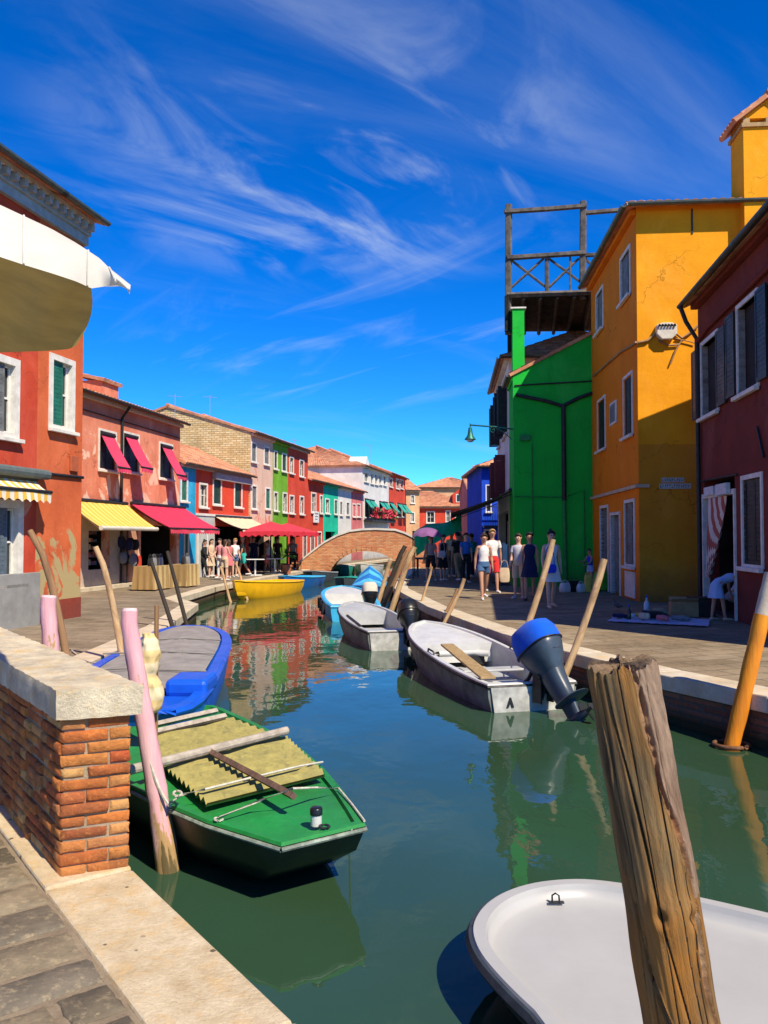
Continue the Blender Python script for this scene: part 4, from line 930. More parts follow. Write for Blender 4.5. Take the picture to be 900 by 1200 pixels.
# dark sill stones come from frame_win
# ---------------------------------------------------------------- bridge
BRB = brick_mat('bridge_brick', (0.58, 0.17, 0.07), (0.74, 0.36, 0.16), (0.42, 0.26, 0.15), 0.26, 0.08, 1.0, PI/2, 0.016, 0.35)
yb0, yb1 = 43.0, 46.0
top = [(-9, 0.5)]+[(D(px, py, yb0).x, D(px, py, yb0).z) for px, py in ((350, 660), (366, 647), (380, 636.5), (395, 628.5), (409, 623.5), (424, 621.5), (440, 621), (463, 622), (474, 625.5), (487, 632), (500, 640), (512, 652))]+[(4.5, 0.5)]
arch0, arch1 = D(386, 668, yb0).x, D(472, 668, yb0).x; am, ar = (arch0+arch1)/2, (arch1-arch0)/2; ah = D(430, 646, yb0).z
def topz(x):
    for (a, b_) in zip(top[:-1], top[1:]):
        if a[0] <= x <= b_[0]: return lerp(a[1], b_[1], (x-a[0])/(b_[0]-a[0]))
    return 0.5
br = empty('arched_bridge', (am, yb0, 0), 0, 'brick footbridge with one low arch and a white coping across the canal', 'bridge')
xs = sorted(set([t_[0] for t_ in top]+[am+ar*math.cos(PI*k/24) for k in range(25)]))
mb = MB()
bz = lambda x: ah*math.sqrt(max(0, 1-((x-am)/ar)**2)) if abs(x-am) < ar else -0.3
rings = [[(x-am, 0, bz(x)) for x in xs], [(x-am, 0, topz(x)) for x in xs]]
mb.loft([[Vector(p) for p in r] for r in rings], 0, False, False)
mb.loft([[Vector((p[0], 3, p[2])) for p in r] for r in rings], 0, False, False)
mb.loft([[Vector(p) for p in rings[0]], [Vector((p[0], 3, p[2])) for p in rings[0]]], 0, False, False)
mb.build('span', BRB, br)
mb = MB(); mb.loft([[Vector((x-am, 0.3, topz(x)-0.75)) for x in xs[1:-1]], [Vector((x-am, 2.7, topz(x)-0.75)) for x in xs[1:-1]]], 0, False, False); mb.build('walkway', PAVE_R, br)
for yy in (-0.06, 2.76):
    mb = MB(); rr = []
    for x in xs[1:-1]: z = topz(x); rr.append([Vector((x-am, yy, z)), Vector((x-am, yy+0.36, z)), Vector((x-am, yy+0.36, z+0.11)), Vector((x-am, yy, z+0.11))])
    mb.loft(rr); mb.build('coping', WHITE_STONE, br)
mb = MB()
for k in range(24):                                    # arch ring stones
    a0, a1 = PI*(k+0.06)/24, PI*(k+0.94)/24; q = []
    for a_, s_ in ((a0, 1), (a1, 1), (a1, 1.09), (a0, 1.09)): q.append((ar*math.cos(a_)*(1+(s_-1)*1.0), ah*math.sin(a_)*s_+(0.12 if s_ > 1 else 0)*math.sin(a_)))
    mb.prism(q, -0.03, -0.004, axis='y')
mb.build('arch_ring', BRB, br)
# ================================================================ TERRACE, LAMP, AWNINGS
GW = wood_mat('weathered_grey_timber', (0.17, 0.15, 0.13), (0.05, 0.045, 0.04), 0.6, (6, 6, 6))
BW = plain('near_black_boards', (0.018, 0.017, 0.016), 0.85, 0.4, 5, 0.3)  # near-black timber for the floor, joists and legs
alt = empty('roof_terrace', (4.2, 26.9, 10.2), 0, 'weathered timber roof terrace with crossed rails standing above the emerald house', 'roof terrace')
def AL(px, py, y): return D(px, py, y)-Vector((4.2, 26.9, 10.2))
def beam(pts, r, nm, mat=GW, par=alt, n=5, wob=0.05, ry=None):
    mb = MB(); mb.tube(pts, r, n, wob=wob); return mb.build(nm, mat, par)
yA = 26.9
for (x, y0, y1) in ((595.5, 240, 392), (683, 236, 350)): beam([AL(x, y1, yA), AL(x, (y0+y1)/2, yA), AL(x+.5, y0, yA)], 0.12, 'post')
beam([AL(591, 248, yA-.1), AL(640, 245, yA-.1), AL(687, 241, yA-.1)], 0.09, 'top_rail')
beam([AL(683, 249.5, yA), AL(726, 246, yA)], 0.085, 'top_rail')
beam([AL(594, 302, yA-.08), AL(640, 299, yA-.08), AL(686, 296, yA-.08)], 0.10, 'hand_rail')
beam([AL(684, 299, yA-.02), AL(722, 297, yA-.02)], 0.08, 'hand_rail')
beam([AL(640.5, 300, yA), AL(641, 347, yA)], 0.075, 'upright'); beam([AL(668, 300, yA), AL(668, 347, yA)], 0.035, 'upright')
for a, c in (((598, 304), (639, 336)), ((598, 338), (637, 303)), ((643, 303), (681, 331)), ((643, 337), (678, 303)), ((686, 303), (700, 318))):
    beam([AL(*a, yA+.03), AL(*c, yA+.03)], 0.045, 'brace')
f0, f1 = AL(594, 347, yA-.15), AL(712, 343, yA-.15); bk0, bk1 = AL(597, 389, 31.2), AL(700, 388, 31.2)
mb = MB(); n = 26
for k in range(n):
    t0, t1 = k/n, (k+0.93)/n
    a, b_, c, d_ = f0.lerp(bk0, t0), f1.lerp(bk1, t0), f1.lerp(bk1, t1), f0.lerp(bk0, t1); u = Vector((0, 0, 0.045))
    mb.add([a, b_, c, d_, a+u, b_+u, c+u, d_+u], [(0, 3, 2, 1), (4, 5, 6, 7), (0, 1, 5, 4), (1, 2, 6, 5), (2, 3, 7, 6), (3, 0, 4, 7)])
mb.build('floor_boards', BW, alt)
for k in range(7):
    t_ = k/6; beam([f0.lerp(f1, t_)-Vector((0, 0, .09)), bk0.lerp(bk1, t_)-Vector((0, 0, .09))], 0.07, 'joist', BW, n=4)
beam([f0+Vector((0, -.02, .03)), f1+Vector((0, -.02, .03))], 0.09, 'edge_beam', GW, n=4)
for p in (bk0, bk1): beam([p, p-Vector((0, 0, 1.9))], 0.09, 'leg', BW)
beam([f0, f0-Vector((0, 0, 1.2))], 0.09, 'leg', BW)
# street lamp on the emerald corner
LG = plain('verdigris_lamp_metal', (0.03, 0.16, 0.12), 0.5, 0.25, 10, 0.15, 0.5)
c0 = D(600, 503, 26.6); lt = D(551, 498, 26.9)
lamp = empty('street_lamp', c0, 0, 'green metal street lamp on a bracket reaching out from the emerald house corner', 'street lamp')
mb = MB(); P = [Vector((0.05, 0, 0)), Vector((-0.5, 0.05, 0.08)), (lt-c0)]; mb.tube(P, 0.028, 8); mb.tube([Vector((0.0, 0, -.35)), Vector((-.25, .02, -.12)), Vector((-.5, .05, .07))], .016, 6)
for k in range(14):
    a = k/13*2*PI*1.3; mb.v
sp = [Vector((-0.62+0.13*(1-k/22)*math.cos(k*.5), .06, -0.02+0.13*(1-k/22)*math.sin(k*.5))) for k in range(20)]; mb.tube(sp, 0.012, 5)
mb.build('bracket', LG, lamp, smooth=True)
mb = MB(); q = lt-c0; mb.tube([q+Vector((0, 0, z)) for z in (0.05, -.08, -.1, -.22, -.36, -.48, -.5)], [.02, .02, .06, .075, .10, .19, .19], 14); mb.build('lamp_shade', LG, lamp, smooth=True)
mb = MB(); mb.ball(q+Vector((0, 0, -.51)), (.13, .13, .08), 12); mb.build('lamp_glass', plain('frosted_glass', (.6, .62, .6), .3, .05, 3, 0), lamp, smooth=True)
# dark shop awning on the right
DKA = cloth('black_green_awning_cloth', (0.018, 0.026, 0.026), 0.2)
awn = awning(b20, 0.2, b20.W+1.2, 3.2, 2.0, 0.75, DKA, 0.22, False)
mb = MB()
for k in range(10):
    x = 0.8+k*0.55; h = random.uniform(0.7, 1.1); mb.box(x, x+0.3, 0.35, 0.42, 2.3-h, 2.3, k % 4)
mb.build('hanging_clothes', [cloth('cl_white', (.6, .6, .58)), cloth('cl_red', (.5, .04, .04)), cloth('cl_navy', (.03, .04, .1)), cloth('cl_orange', (.7, .25, .08))], b20.root)
# market stall with green tarpaulin
GT = cloth('green_tarpaulin', (0.02, 0.62, 0.26), 0.15, 0.5)
st = empty('market_stall', (2.0, 32, ZR), 0, 'market stall with a sagging green tarpaulin at the right end of the bridge', 'market stall')
def stl(px, py, y): return D(px, py, y)-Vector((2.0, 32, ZR))
mb = MB(); rows = []
A0, A1 = stl(484, 622, 31), stl(540, 602, 31.5); B0, B1 = stl(488, 652, 30.6), stl(541, 622, 31)
for j in range(9):
    t_ = j/8; r = []
    for i in range(17):
        s_ = i/16; p = A0.lerp(A1, s_).lerp(B0.lerp(B1, s_), t_); p += Vector((0, -0.10*math.sin(s_*11+t_*3)*(.3+t_), -0.25*math.sin(PI*s_)*(1-t_)+0.1*math.sin(PI*s_)*t_)); r.append(p)
    rows.append(r)
mb.loft(rows, 0, False, False)
rows = []
for j in range(7):
    t_ = j/6; rows.append([A0.lerp(A1, i/12)+Vector((0.15*t_, 2.2*t_, 0.1*math.sin(PI*i/12*2)*t_-0.25*math.sin(PI*i/12)*(1-t_)-.12*math.sin(PI*t_))) for i in range(13)])
mb.loft(rows, 0, False, False); mb.build('tarpaulin', GT, st, smooth=True)
for p in (A0, A1, A0+Vector((.15, 2.2, 0)), A1+Vector((.15, 2.2, 0))): mb = MB(); mb.tube([p, Vector((p.x, p.y, 0))], .025, 6); mb.build('pole', METAL_DARK, st)
mb = MB(); mb.box(-.7, 1.0, .3, 1.4, .72, .78); mb.build('counter', GW, st); 
for x in (-.65, .9):
    for y in (.35, 1.3): mb = MB(); mb.box(x, x+.05, y, y+.05, 0, .72); mb.build('leg', GW, st)
# cafe parasols, left
RC = cloth('red_parasol_cloth', (0.55, 0.03, 0.05), 0.1)
def cafe_parasol(loc, w, label, zed=1.95, peak=0.5):
    t = empty('cafe_parasol', (*loc, ZL), 0.2, label, 'parasol', 'red parasols of the quayside cafe')
    mb = MB(); rings = []; n = 10
    for j in range(6):
        s_ = j/5; r = []
        for side in range(4):
            a0 = PI/4+side*PI/2
            p0, p1 = Vector((math.cos(a0), math.sin(a0), 0)), Vector((math.cos(a0+PI/2), math.sin(a0+PI/2), 0))
            for i in range(n):
                p = p0.lerp(p1, i/n)*w*0.7071*s_; r.append(Vector((p.x, p.y, zed+peak*(1-s_)+0.04*s_*abs(math.sin(i/n*PI)))) if s_ > 0 else Vector((p0.x*.01*(1+i*.01), p0.y*.01, zed+peak)))
        rings.append(r)
    mb.loft(rings, 0, False)
    a_, b_ = [], []
    per = rings[-1]
    for i in range(len(per)):
        for k in range(4):
            p = per[i].lerp(per[(i+1) % len(per)], k/4); a_.append(p); b_.append(p+Vector((0, 0, -0.17-0.06*(k % 4 in (1, 2)))))
    mb.loft([a_, b_], 0, False); mb.build('canopy', RC, t, smooth=False)
    mb = MB(); mb.tube([(0, 0, 0), (0, 0, zed+peak)], 0.035, 8); mb.build('pole', METAL_DARK, t)
    mb = MB(); mb.box(-.3, .3, -.3, .3, 0, .08); mb.build('base', METAL_DARK, t, bevel=.02)
    for sx_ in (-1, 1):
        for sy in (-1, 1): mb = MB(); mb.tube([(0, 0, zed+peak*.55), (sx_*w*.48, sy*w*.48, zed+.02)], .012, 5); mb.build('rib', METAL_DARK, t)
cafe_parasol((-5.25, 37.2), 2.9, 'big red scalloped cafe parasol nearer the camera, beside the cream awning')
cafe_parasol((-4.95, 41.0), 2.9, 'big red scalloped cafe parasol farther back, next to the bridge')
# big white parasol corner, top left
WC = cloth('white_parasol_canvas', (0.74, 0.71, 0.62), 0.06, 0.3)
pr = empty('white_parasol', (-3.6, 4.2, ZL), 0, 'large off-white canvas parasol whose corner hangs in at the top left', 'parasol')
def PR(px, py, y): return D(px, py, y)-Vector((-3.6, 4.2, ZL))
near_hem = [(-330, 170, 3.0), (-180, 235, 3.0), (-60, 278, 3.0), (0, 301, 3.0), (30, 311, 3.0), (60, 320, 3.0), (90, 330, 3.0), (107, 338, 3.02), (120, 336, 3.02), (137, 334, 3.0), (148, 338, 2.98), (152, 345, 2.97)]
top_hem = [(-330, 100, 3.35), (-180, 165, 3.35), (-60, 214, 3.35), (0, 240, 3.35), (30, 254, 3.33), (60, 268, 3.3), (90, 285, 3.25), (108, 297, 3.2), (116, 302, 3.16), (128, 314, 3.1), (142, 325, 3.04), (153, 334, 2.98)]
far_hem = [(-330, 420, 4.3), (-180, 416, 4.3), (-60, 414, 4.3), (0, 413, 4.25), (30, 412, 4.2), (60, 411, 4.15), (80, 409, 4.1), (88, 405, 4.05)]
mb = MB()
def res(h, n=40):
    out = []; 
    for i in range(n):
        s_ = i/(n-1)*(len(h)-1); k = min(int(s_), len(h)-2); f = s_-k; out.append(tuple(lerp(h[k][j], h[k+1][j], f) for j in range(3)))
    return out
N_, T_ = res(near_hem), res(top_hem)
rows = []
for j in range(8):
    t_ = j/7; rows.append([PR(lerp(a[0], b_[0], t_), lerp(a[1], b_[1], t_)+1.5*math.sin(i*.55)*math.sin(PI*t_), lerp(a[2], b_[2], t_)-0.04*math.sin(PI*t_)+.012*math.sin(i*.7)) for i, (a, b_) in enumerate(zip(N_, T_))])
rows += [[p+Vector((-0.25*k, 0.55*k, 0.10*k))*min(1, (39-i)/22) for i, p in enumerate(rows[7])] for k in (1, 2, 3)]
rows_w = rows; mb.loft(rows, 0, False, False)
mb.build('canopy', WC, pr, smooth=True)
# hanging inner panel: underside seen from below, its shade put into an olive tone
mb = MB(); UC = cloth('shaded_canvas_underside', (0.46, 0.36, 0.12), 0.12, 0.25)
nh = [(x, y, z+0.03) for x, y, z in near_hem[:8]]
A_, B_ = res(nh, 24), res(far_hem, 24); rows = []
for j in range(15):
    t_ = j/14; r = []
    for i, (a, c) in enumerate(zip(A_, B_)):
        bul = 9*math.sin(PI*t_*0.95)*max(0, (i-17)/6) if i > 17 else 0
        r.append(PR(lerp(a[0], c[0], t_)+bul, lerp(a[1], c[1], t_)+2*math.sin(i*.5)*math.sin(PI*t_), lerp(a[2], c[2], t_)+.02*math.sin(i*.6+t_*3)))
    rows.append(r)
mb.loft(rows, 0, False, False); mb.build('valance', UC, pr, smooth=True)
mb = MB(); mb.tube([(0, 0, 0), (0, 0, 3.0)], .04, 10); mb.build('pole', WHITE_STONE, pr)

# ================================================================ MOORING POLES
def pole(name, label, cat, base, top, r0, r1, mat, group=None, n=10, seg=9, wob=0.05, bend=0.02, parent=None, capmat=None):
    base, top = Vector(base), Vector(top); t = empty(name, base, 0, label, cat, group) if capmat else None
    org = base; mb = MB(); pts = []; rad = []; dq = (top-base); LL = dq.length; qr = Vector((0, 0, 1)).rotation_difference(dq.normalized())
    for i in range(seg+1):
        s_ = i/seg; p = Vector((0, 0, LL*s_)); L = LL
        p += Vector((math.sin(s_*PI*1.3+r0*90)*bend*L*.5, math.sin(s_*PI*2+base.x)*bend*L*.3, 0)) if 0 < i < seg else Vector()
        pts.append(p); rad.append(lerp(r0, r1, s_)*random.uniform(0.95, 1.05))
    mb.tube(pts, rad, n, wob=wob)
    if capmat:
        t.rotation_euler = qr.to_euler(); mb.build('shaft', mat, t, smooth=True); return t, pts, rad
    o = mb.build(name, mat, None, smooth=True, loc=tuple(org)); o.rotation_euler = qr.to_euler(); tag(o, label, cat, group); return o
PALE = wood_mat('bare_pale_pole_wood', (0.64, 0.45, 0.24), (0.36, 0.21, 0.10), 1, (24, 24, 3), 0.85, 0.6, (0.22, 0.13, 0.07))
BRN = wood_mat('brown_pole_wood', (0.36, 0.20, 0.09), (0.16, 0.09, 0.05), 1, (20, 20, 1.2), 0.85, 0.4)
DRK = wood_mat('dark_pole_wood', (0.06, 0.045, 0.035), (0.02, 0.018, 0.015), 1, (20, 20, 1.2), 0.8, 0.4)
PINKP = wood_mat('flaking_pink_pole_paint', (0.76, 0.50, 0.50), (0.66, 0.28, 0.33), 1, (9, 9, 1.2), 0.7, 0.6)
def pink_wear(m):
    t = m.node_tree; b = t.nodes['Principled BSDF']; src = b.inputs['Base Color'].links[0].from_socket
    z = t.nodes.new('ShaderNodeSeparateXYZ'); c = t.nodes.new('ShaderNodeTexCoord'); lnk(t, c.outputs['Object'], z.inputs[0])
    n = noise(t, 1, 7, .65, mapped(t, (14, 14, 2.2)), .4); low = rng(t, z.outputs[2], 0.40, 1.0, .26, .035)
    a = t.nodes.new('ShaderNodeMath'); a.operation = 'ADD'; lnk(t, n, a.inputs[0]); lnk(t, low, a.inputs[1])
    c1 = mixc(t, rng(t, a.outputs[0], .62, .66), src, (0.42, 0.27, 0.12)); 
    lnk(t, mixc(t, rng(t, a.outputs[0], .74, .80), c1, (0.12, 0.09, 0.04)), b.inputs['Base Color'])
pink_wear(PINKP)
def pp(base_px, top_px, zb, ztop=None, dy=0.0):
    b_ = G(*base_px, zb); return b_, D(*top_px, b_.y+dy)
b_, t_ = pp((195, 1019), (152, 716), 0, dy=0.05)
def capped(name, label, cat, b_, t_, r0, r1, mat, capm, group=None):
    b2 = b_-(t_-b_)*0.2
    t, pts, rad = pole(name, label, cat, b2, t_, r0, r1, mat, group, n=16, seg=26, wob=0.035, bend=.012, capmat=True)
    mb = MB(); d = (pts[-1]-pts[-2]).normalized(); mb.tube([pts[-1]-d*.005, pts[-1]+d*.018], [rad[-1]*1.0, rad[-1]*.9], 16); mb.build('top', capm, t, smooth=True); return t
PINKT = plain('pale_pink_top', (0.75, 0.5, 0.5), .8, .15, 12)
capped('mooring_pole', 'flaking pink mooring pole leaning in front of the brick parapet beside the green boat', 'mooring pole', b_, t_, 0.078, 0.052, PINKP, PINKT, 'pink mooring poles')
b_ = D(70, 800, 7.0); b_.z = 0; t_ = D(57, 700, 7.1)
capped('mooring_pole', 'short pink mooring pole standing behind the left stretch of the parapet', 'mooring pole', b_, t_, 0.075, 0.068, PINKP, PINKT, 'pink mooring poles')
sticks = [((82, 775), (35, 622), .045, BRN, 'rough brown stick leaning behind the short pink pole', 8.5, .04),
 ((145, 768), (112, 641), .05, PALE, 'pale bare stick leaning against the left quay beyond the parapet', 11.0, .03),
 ((203, 737), (178, 660), .045, DRK, 'dark thin pole at the left quay edge behind the blue boat, left of two', 15.2, .0),
 ((219, 733), (196, 646), .045, DRK, 'dark thin pole with a pale tip at the left quay edge, right of two', 16.0, .0),
 ((268, 697), (258, 664), .05, PALE, 'short pale stick at the left quay beside the yellow boat bow', 26.8, .02),
 ((286, 690), (276, 660), .05, PALE, 'short pale stick at the left quay behind the yellow boat', 28.0, .02)]
for (bp, tp, r, mt, lb, yy, bend) in sticks:
    b_ = D(*bp, yy); b_.z = max(0, min(b_.z, 0.45)) if b_.z > 0 else 0; 
    b_ = D(*bp, yy); t_ = D(*tp, yy+.2); dirv = (t_-b_); b0_ = b_-dirv*((b_.z+0.2)/dirv.z)
    pole('mooring_stick', lb, 'pole', b0_, t_, r, r*.8, mt, 'wooden mooring sticks', bend=bend)
rs = [((611, 752), (648, 632), 12.4, .055, PALE, 'tall pale mooring stick rising behind the big blue-capped outboard, left of two'),
 ((664, 785), (708, 655), 10.9, .055, PALE, 'pale mooring stick with a forked top right of the big blue-capped outboard'),
 ((522, 728), (544, 678), 16.5, .045, PALE, 'short pale stick of the crossed pair behind the main white boat'),
 ((520, 724), (536, 690), 17.2, .04, BRN, 'short brown stick of the crossed pair behind the main white boat'),
 ((494, 710), (506, 664), 20.0, .035, PALE, 'thin bent pale stick at the kerb left of the crossed pair'),
 ((462, 704), (486, 641), 22.4, .085, PALE, 'thick pale pole leaning right over the grey boat, nearest of the leaning cluster'),
 ((452, 702), (478, 646), 23.4, .07, BRN, 'brown pole in the leaning cluster before the bridge'),
 ((449, 700), (475, 640), 24.6, .08, DRK, 'dark pole behind the others in the leaning cluster before the bridge'),
 ((445, 697), (458, 656), 23.0, .07, PALE, 'pale pole at the left of the leaning cluster, over the blue tarpaulin')]
for (bp, tp, yy, r, mt, lb) in rs:
    b_ = D(*bp, yy); t_ = D(*tp, yy+.1); dirv = t_-b_; b0_ = b_-dirv*((b_.z+.3)/dirv.z)
    pole('mooring_stick', lb, 'pole', b0_, t_, r, r*.85, mt, 'wooden mooring sticks', bend=.025)
# orange pole, right
ORP = wood_mat('orange_pole_paint', (0.80, 0.30, 0.02), (0.66, 0.20, 0.01), 1, (12, 12, 1.0), 0.6, 0.5, (0.55, 0.18, 0.02))
b_ = G(857, 876, 0); t_ = D(905, 672, b_.y+.02); dv = t_-b_; 
op = empty('mooring_pole', b_, 0, 'orange painted mooring pole with a grey top and an iron ring at the water', 'mooring pole')
def seg(nm, s0, s1, r, mt, k=10):
    mb = MB(); mb.tube([dv*lerp(s0, s1, i/k) for i in range(k+1)], [r*random.uniform(.96, 1.04) for _ in range(k+1)], 14, wob=.03); mb.build(nm, mt, op, smooth=True)
seg('shaft', -.3, .76, .078, ORP, 16); seg('bare_end', .76, 1.0, .076, stone_mat('greyed_bare_wood', (.55, .48, .38), (.38, .30, .22), .4), 6)
mb = MB(); mb.tube([Vector((math.cos(a)*.17, math.sin(a)*.15, .03)) for a in [2*PI*k/20 for k in range(21)]], .022, 8); mb.build('iron_ring', plain('rusty_iron', (.16, .07, .03), .8, .3, 20, .3), op, smooth=True)
# the big rough post in front
POSTW = wood_mat('split_weathered_post', (0.34, 0.23, 0.10), (0.07, 0.045, 0.025), 1, (26, 26, 2.6), 0.75, 1.0, (0.46, 0.19, 0.03))
EDGEW = wood_mat('gnawed_pale_sapwood', (0.50, 0.24, 0.10), (0.26, 0.09, 0.04), 1, (40, 40, 60), 0.85, 1.0, (0.58, 0.44, 0.28))
PY = 1.9
pt, pbm = D(727, 779, PY), D(801, 1200, PY-.02)
dv = (pt-pbm); base = pbm-dv*(pbm.z+.5)/dv.z
ax = (pt-base); L = ax.length; dr = ax/L; e1_ = Vector((1, 0, 0)); e1_ = (e1_-dr*e1_.dot(dr)).normalized(); e2_ = dr.cross(e1_)     # e2_ points away or to us
post = empty('timber_post', base, 0, 'thick split timber mooring post with gnawed channels leaning left in the foreground', 'mooring post')
post.rotation_euler = Matrix((e1_, e2_, dr)).transposed().to_euler()
A1_, A2_, A3_ = Vector((1, 0, 0)), Vector((0, 1, 0)), Vector((0, 0, 1))
def tt(z): return max(0.0, min(1.0, (z/L-.63)/.37))
def c1(z):                                            # the big meandering channel
    t_ = tt(z); a = lerp(-.95, -.88, min(1, t_/.45)) if t_ < .45 else lerp(-.88, -1.55, ((t_-.45)/.55)**.8)
    return a+.05*math.sin(z*17)+.03*math.sin(z*41)
def c2(z): t_ = tt(z); return lerp(-2.05, -2.75, min(1, t_/.35))+.05*math.sin(z*21)
def crack(z): t_ = tt(z); return lerp(-1.62, -2.35, t_)+.03*math.sin(z*13)
cracks = [(crack, .024, .015), (lambda z: -1.35+.06*math.sin(z*5+1)-.25*(tt(z) > 1), .013, .007*1.0), (lambda z: -1.95+.05*math.sin(z*4), .012, .006), (lambda z: -2.55+.06*math.sin(z*6+2), .014, .008), (lambda z: -1.12+.05*math.sin(z*7), .011, .006), (lambda z: -.35+.05*math.sin(z*6), .016, .008), (lambda z: -2.9+.04*math.sin(z*8), .018, .009), (lambda z: .7, .02, .01), (lambda z: 2.0, .02, .01)]
def dd_(a, c): return (a-c+PI) % (2*PI)-PI
def postr(a, z):
    t_ = tt(z); r = 0.083+0.0035*math.sin(2*a+1+z*1.3)+0.0035*math.sin(3*a+z*4)+.002*math.sin(z*11+a)+.0012*math.sin(z*27+2*a)+0.0018*math.sin(a*5+z*7)+.0006*math.sin(a*31+4*math.sin(z*3))
    for fn, wd, dp in ((c1, .085+.03*math.sin(z*23), .011), (c2, .07, .009*(t_ < .4))):
        d = dd_(a, fn(z)); r -= dp*math.exp(-(d/wd)**4)*(1-.28*math.sin(z*150+a*5+3*math.sin(z*37))); r += .0025*math.exp(-((abs(d)-wd*1.5)/(wd*.4))**2)
    for fn, wd, dp in cracks:
        d = dd_(a, fn(z)); r -= dp*math.exp(-(d/wd)**2)*(.65+.35*math.sin(z*9+wd*100))
    if t_ > .4:                                       # stripped bark to the right of the channel
        d = dd_(a, c1(z))
        if 0 < d < 1.6: r -= .0035*min(1, (t_-.4)*8)*(1 if d > .12 else d/.12)-.0014*math.sin(a*19+z*60)*math.sin(z*43+a*7)
    for (ka, kz, kk) in ((-1.92, .63+.37*.38, .014), (-1.1, .63+.37*.36, .010), (-1.0, .63+.37*.52, .008)):
        d = dd_(a, ka); zz_ = z-kz*L; r += kk*math.exp(-((d*.085/.030)**2+(zz_/.045)**2))-kk*1.6*math.exp(-((d*.085/.010)**2+(zz_/.016)**2))
    return r
NA, NZ = 340, 420; mb = MB(); rings = []
for j in range(NZ+1):
    z = L*j/NZ; rings.append([A3_*(z+(.008*math.sin(k*.11)+.004*math.sin(k*.47) if j == NZ else 0))+(A1_*math.cos(2*PI*k/NA)+A2_*math.sin(2*PI*k/NA))*postr(2*PI*k/NA, z)*(1 if j < NZ-1 else .985) for k in range(NA)])
for j in range(NZ):
    for k in range(NA): pass
mb.loft(rings, 0, False); n0 = len(mb.f)
for fi in range(n0):
    j, k = divmod(fi, NA); a = 2*PI*k/NA; z = L*j/NZ; t_ = tt(z)
    if abs(dd_(a, c1(z))) < .085+.03*math.sin(z*23) or (t_ < .4 and abs(dd_(a, c2(z))) < .07): mb.m[fi] = 1
    elif t_ > .4 and 0 < dd_(a, c1(z)) < 1.5: mb.m[fi] = 3
    elif any(abs(dd_(a, fn(z))) < wd*.8 for fn, wd, dp in cracks): mb.m[fi] = 4
rr = rings[-1]; c_ = A3_*L
top_rings = [[c_+(p-c_)*f+A3_*(0.004*math.sin(k*.37)*f+0.0035*math.sin(k*1.1+f*9)) for k, p in enumerate(rr)] for f in (.93, .8, .6, .4, .2, .04)]
mb.loft([rr]+top_rings, 2, False); mb.build('shaft', [POSTW, EDGEW, wood_mat('cracked_end_grain', (.30, .20, .12), (.12, .08, .05), 1, (26, 26, 26), .9, .8), wood_mat('stripped_bark_wood', (.44, .28, .18), (.22, .13, .08), 1, (40, 40, 9), .9, 1.0, (.52, .38, .27)), plain('dark_crack', (.03, .02, .012), .9, .3, 20, .2)], post, smooth=True)

# seams on the parasol canvas
for i_ in (14, 24, 32): 
    mb = MB(); mb.tube([q+Vector((0, -.004, .002)) for q in [rows_w[j][i_] for j in range(8)]], .004, 5); mb.build('seam', cloth('seam_tape', (.62, .60, .52)), pr)
# ================================================================ BOATS
def outline(L, Wd, ws=0.85, n=16, p=2.3, q=.62, t0=.4, bw=0.0):
    """points from stern right, round the bow, to stern left; +Y is the bow"""
    R = []
    for i in range(n+1):
        t = i/n
        if t < t0: w = Wd/2*(ws+(1-ws)*math.sin(t/t0*PI/2))
        else: w = Wd/2*max(0, 1-((t-t0)/(1-t0))**p)**q
        R.append((max(w, bw), t*L))
    L_ = [(-x, y) for x, y in reversed(R)]
    if R[-1][0] < 0.02: L_ = L_[1:]; R[-1] = (0.0, R[-1][1])
    return R+L_
def inset(pts, d):
    out = []; n = len(pts)
    for i in range(n):
        a, b_, c = Vector(pts[i-1]), Vector(pts[i]), Vector(pts[(i+1) % n]); t1 = (b_-a); t2 = (c-b_)
        if t1.length < 1e-6: t1 = t2
        if t2.length < 1e-6: t2 = t1
        t1.normalize(); t2.normalize(); n1 = Vector((-t1.y, t1.x)); n2 = Vector((-t2.y, t2.x)); m_ = n1+n2
        if m_.length < .2: m_ = n1
        m_.normalize(); k = d/max(.45, m_.dot(n1)); out.append((b_.x+m_.x*k, b_.y+m_.y*k))
    return out
